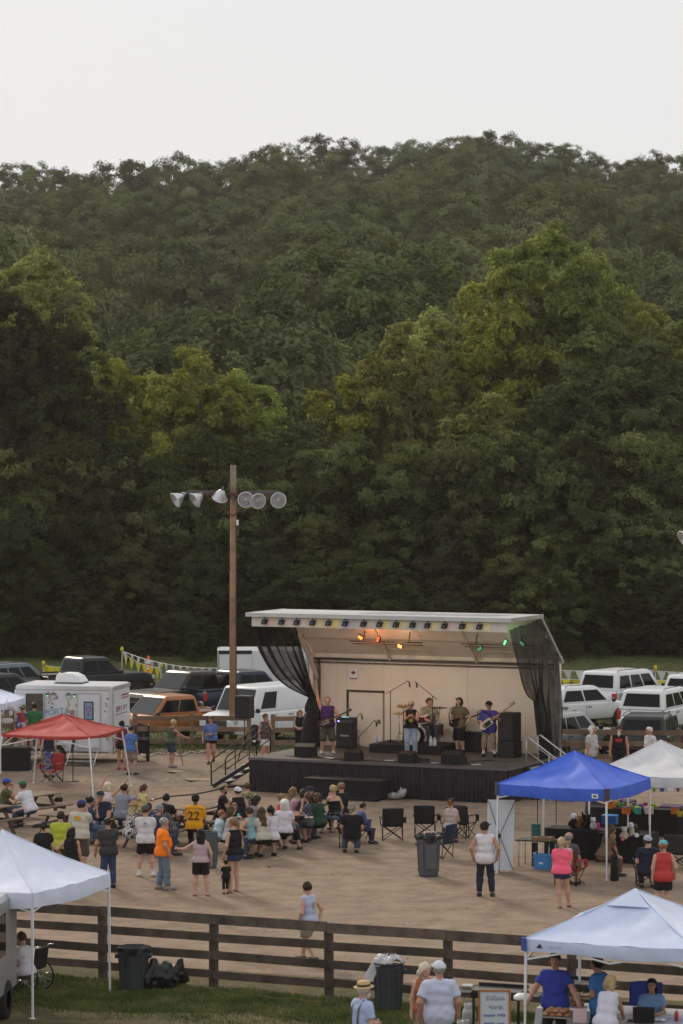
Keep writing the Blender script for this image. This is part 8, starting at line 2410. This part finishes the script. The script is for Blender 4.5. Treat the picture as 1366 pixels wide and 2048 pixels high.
for i, (px, py, w_, lab) in enumerate(((397, 1562, .8, 'flat cardboard sheet at the foot of the stage stairs'), (352, 1546, .6, 'torn cardboard sheet lying in the mud patch'))):
    b = MB(); b.box((0, 0, .02), (w_, w_ * .75, .012), rot=(.03, .02, 0)); tag(b.build('cardboard_sheet', mat('cardboard_wet', (.30, .21, .14), .9, var=.2, scale=5), None, G(px, py) + Vector((0, 0, .04)), (0, 0, .5 * i + .3)), lab, 'cardboard')
rl = random.Random(6)
for i, (px, py, lab) in enumerate(((892, 1745, 'scrap of white litter right of the lone grey bin'), (33, 1655, 'white litter under the leftmost picnic table'), (340, 1781, 'scrap of litter behind the orange shirt'), (538, 1735, 'dark scrap of litter in front of the crowded table'))):
    b = MB(); b.box((0, 0, .012), (.09, .06, .014), rot=(.2, .1, rl.uniform(0, 3))); tag(b.build('litter', M_paper if i != 3 else M_trim, None, G(px, py) + Vector((0, 0, .01))), lab, 'litter')
def cup(px, py, z_, c_, label, h=.13):
    t = empty('drink_cup', onT(px, py, z_), 0, label, 'cup', 'cups and plates on the picnic tables')
    b = MB(); b.lathe([(0, 0), (.032, 0), (.043, h), (.040, h), (0, h - .015)], 12); b.build('cup', mat('cup_%.2f_%.2f' % (c_[0], c_[1]), c_, .5), t)
    b = MB(); b.lathe([(.0435, h * .35), (.0445, h * .62)], 12); b.build('band', M_white, t)
cup(452, 1652, .77, (.05, .32, .10), 'green paper cup in front of the red haired child', .17); cup(477, 1638, .77, (.10, .4, .2), 'green and white cup at the child in black', .15)
cup(368, 1634, .77, (.5, .08, .12), 'red cup left of the yellow jersey'); cup(372, 1632, .77, (.35, .1, .35), 'purple cup left of the yellow jersey')
bottle(39, 1596, .77, M_bagclear, 'clear water bottle on the leftmost picnic table', .24)
bottle(44, 1594, .77, M_bagclear, 'second clear water bottle on the leftmost picnic table', .22)
t = empty('handbag', onT(117, 1604, .47), .4, 'small black bag on the bench behind the white T-shirt', 'bag'); b = MB(); b.box((0, 0, .07), (.24, .16, .13), bev=.03); b.build('bag', M_blackcloth, t); b = MB(); b.tube([(-.08, 0, .13), (0, 0, .2), (.08, 0, .13)], .01, 5); b.build('strap', M_black, t)
for i, (px, py, lab) in enumerate(((606, 1632, 'white plate in front of the pink jacket'), (618, 1636, 'white plate by the slate T-shirt'), (440, 1610, 'white plate before the bald person'), (300, 1600, 'white tray right of the pale yellow tank top'))):
    t = empty('paper_plate', onT(px, py, .772), 0, lab, 'plate', 'cups and plates on the picnic tables')
    b = MB(); b.lathe([(0, .004), (.09, .004), (.13, .025)], 14); b.build('plate', M_paper, t)
    b = MB(); b.lathe([(0, .05), (.05, .035), (.06, .006)], 8); b.build('food', mat('bun', (.38, .2, .1)), t)
# stick held by the person in olive tank top
b = MB(); q0, q1 = G(366, 1533), None
b.tube([(0, 0, .02), (-.22, .05, 1.35)], .018, 6); tag(b.build('wooden_stick', mat('stick', (.32, .21, .12), .8), None, G(366, 1533)), 'long wooden stick held by the person in olive tank top', 'stick')
# black steel cage cart behind the maroon backpack
t = empty('cage_cart', G(272, 1522), .1, 'black steel cage cart between the restroom trailer and the far fence', 'cart')
b = MB(); b.box((0, 0, .55), (.85, .9, .5)); b.build('box', M_blackcloth, t)
for x in (-.45, 0, .45):
    b = MB(); b.tube([(x, -.47, .05), (x, -.47, 1.28), (x, .3, 1.28), (x, .3, .05)], .02, 6); b.build('cage_bar', M_black, t)
for z_ in (.85, 1.28):
    b = MB(); b.tube([(-.46, -.47, z_), (.46, -.47, z_)], .02, 6); b.build('cage_rail', M_black, t)
for x in (-.4, .4):
    b = MB(); b.lathe([(.06, -.05), (.17, -.05), (.17, .05), (.06, .05)], 14, (x, -.2, .17), M=Matrix.Rotation(HALF, 4, 'Y')); b.build('wheel', M_tyre, t)
# goods under the canopy at the left photo edge
cloth_table(G(12, 1540), 0, 1.6, .7, .78, M_cl_black, 'black-clothed table under the canopy at the left photo edge')
for i, (px, py, c_, lab) in enumerate(((8, 1480, (.55, .45, .42), 'pale plush toy heap on the left edge table'), (20, 1482, (.3, .04, .05), 'red plush toy on the left edge table'), (28, 1484, (.08, .10, .04), 'dark green plush toy on the left edge table'))):
    plush(onT(px, py, .79), .34, 3.0, c_, c_, lab)
t = empty('hanging_shirt', (P(14, 1412, 103).x, 103, P(14, 1412, 103).z), 0, 'white printed T-shirt hung up under the left edge canopy', 'shirt')
V, F = sdf_mesh([((-.12, 0, 0), (.12, 0, 0), .09, .09), ((-.12, 0, -.25), (.12, 0, -.25), .09, .09), ((-.12, 0, -.5), (.12, 0, -.5), .09, .09), ((-.16, 0, .02), (-.33, 0, -.14), .07, .07), ((.16, 0, .02), (.33, 0, -.14), .07, .07)], .03, .04, (), .004, 2)
V[:, 1] *= .3
o = bpy.data.objects.new('shirt', npmesh('shirt', V, F, True)); link(o, t, cmat('cloth', (.62, .6, .6)))
b = MB(); b.box((0, -.036, -.22), (.16, .004, .22)); b.build('print', mat('grey_print2', (.2, .18, .18), .8), t)
b = MB(); b.tube([(-.2, 0, .06), (0, 0, .14), (.2, 0, .06)], .008, 4); b.tube([(0, 0, .14), (0, 0, .26)], .006, 4); b.build('hanger', M_black, t)
# small red guitar leaning at the stage end, red cup on stage
b = MB()
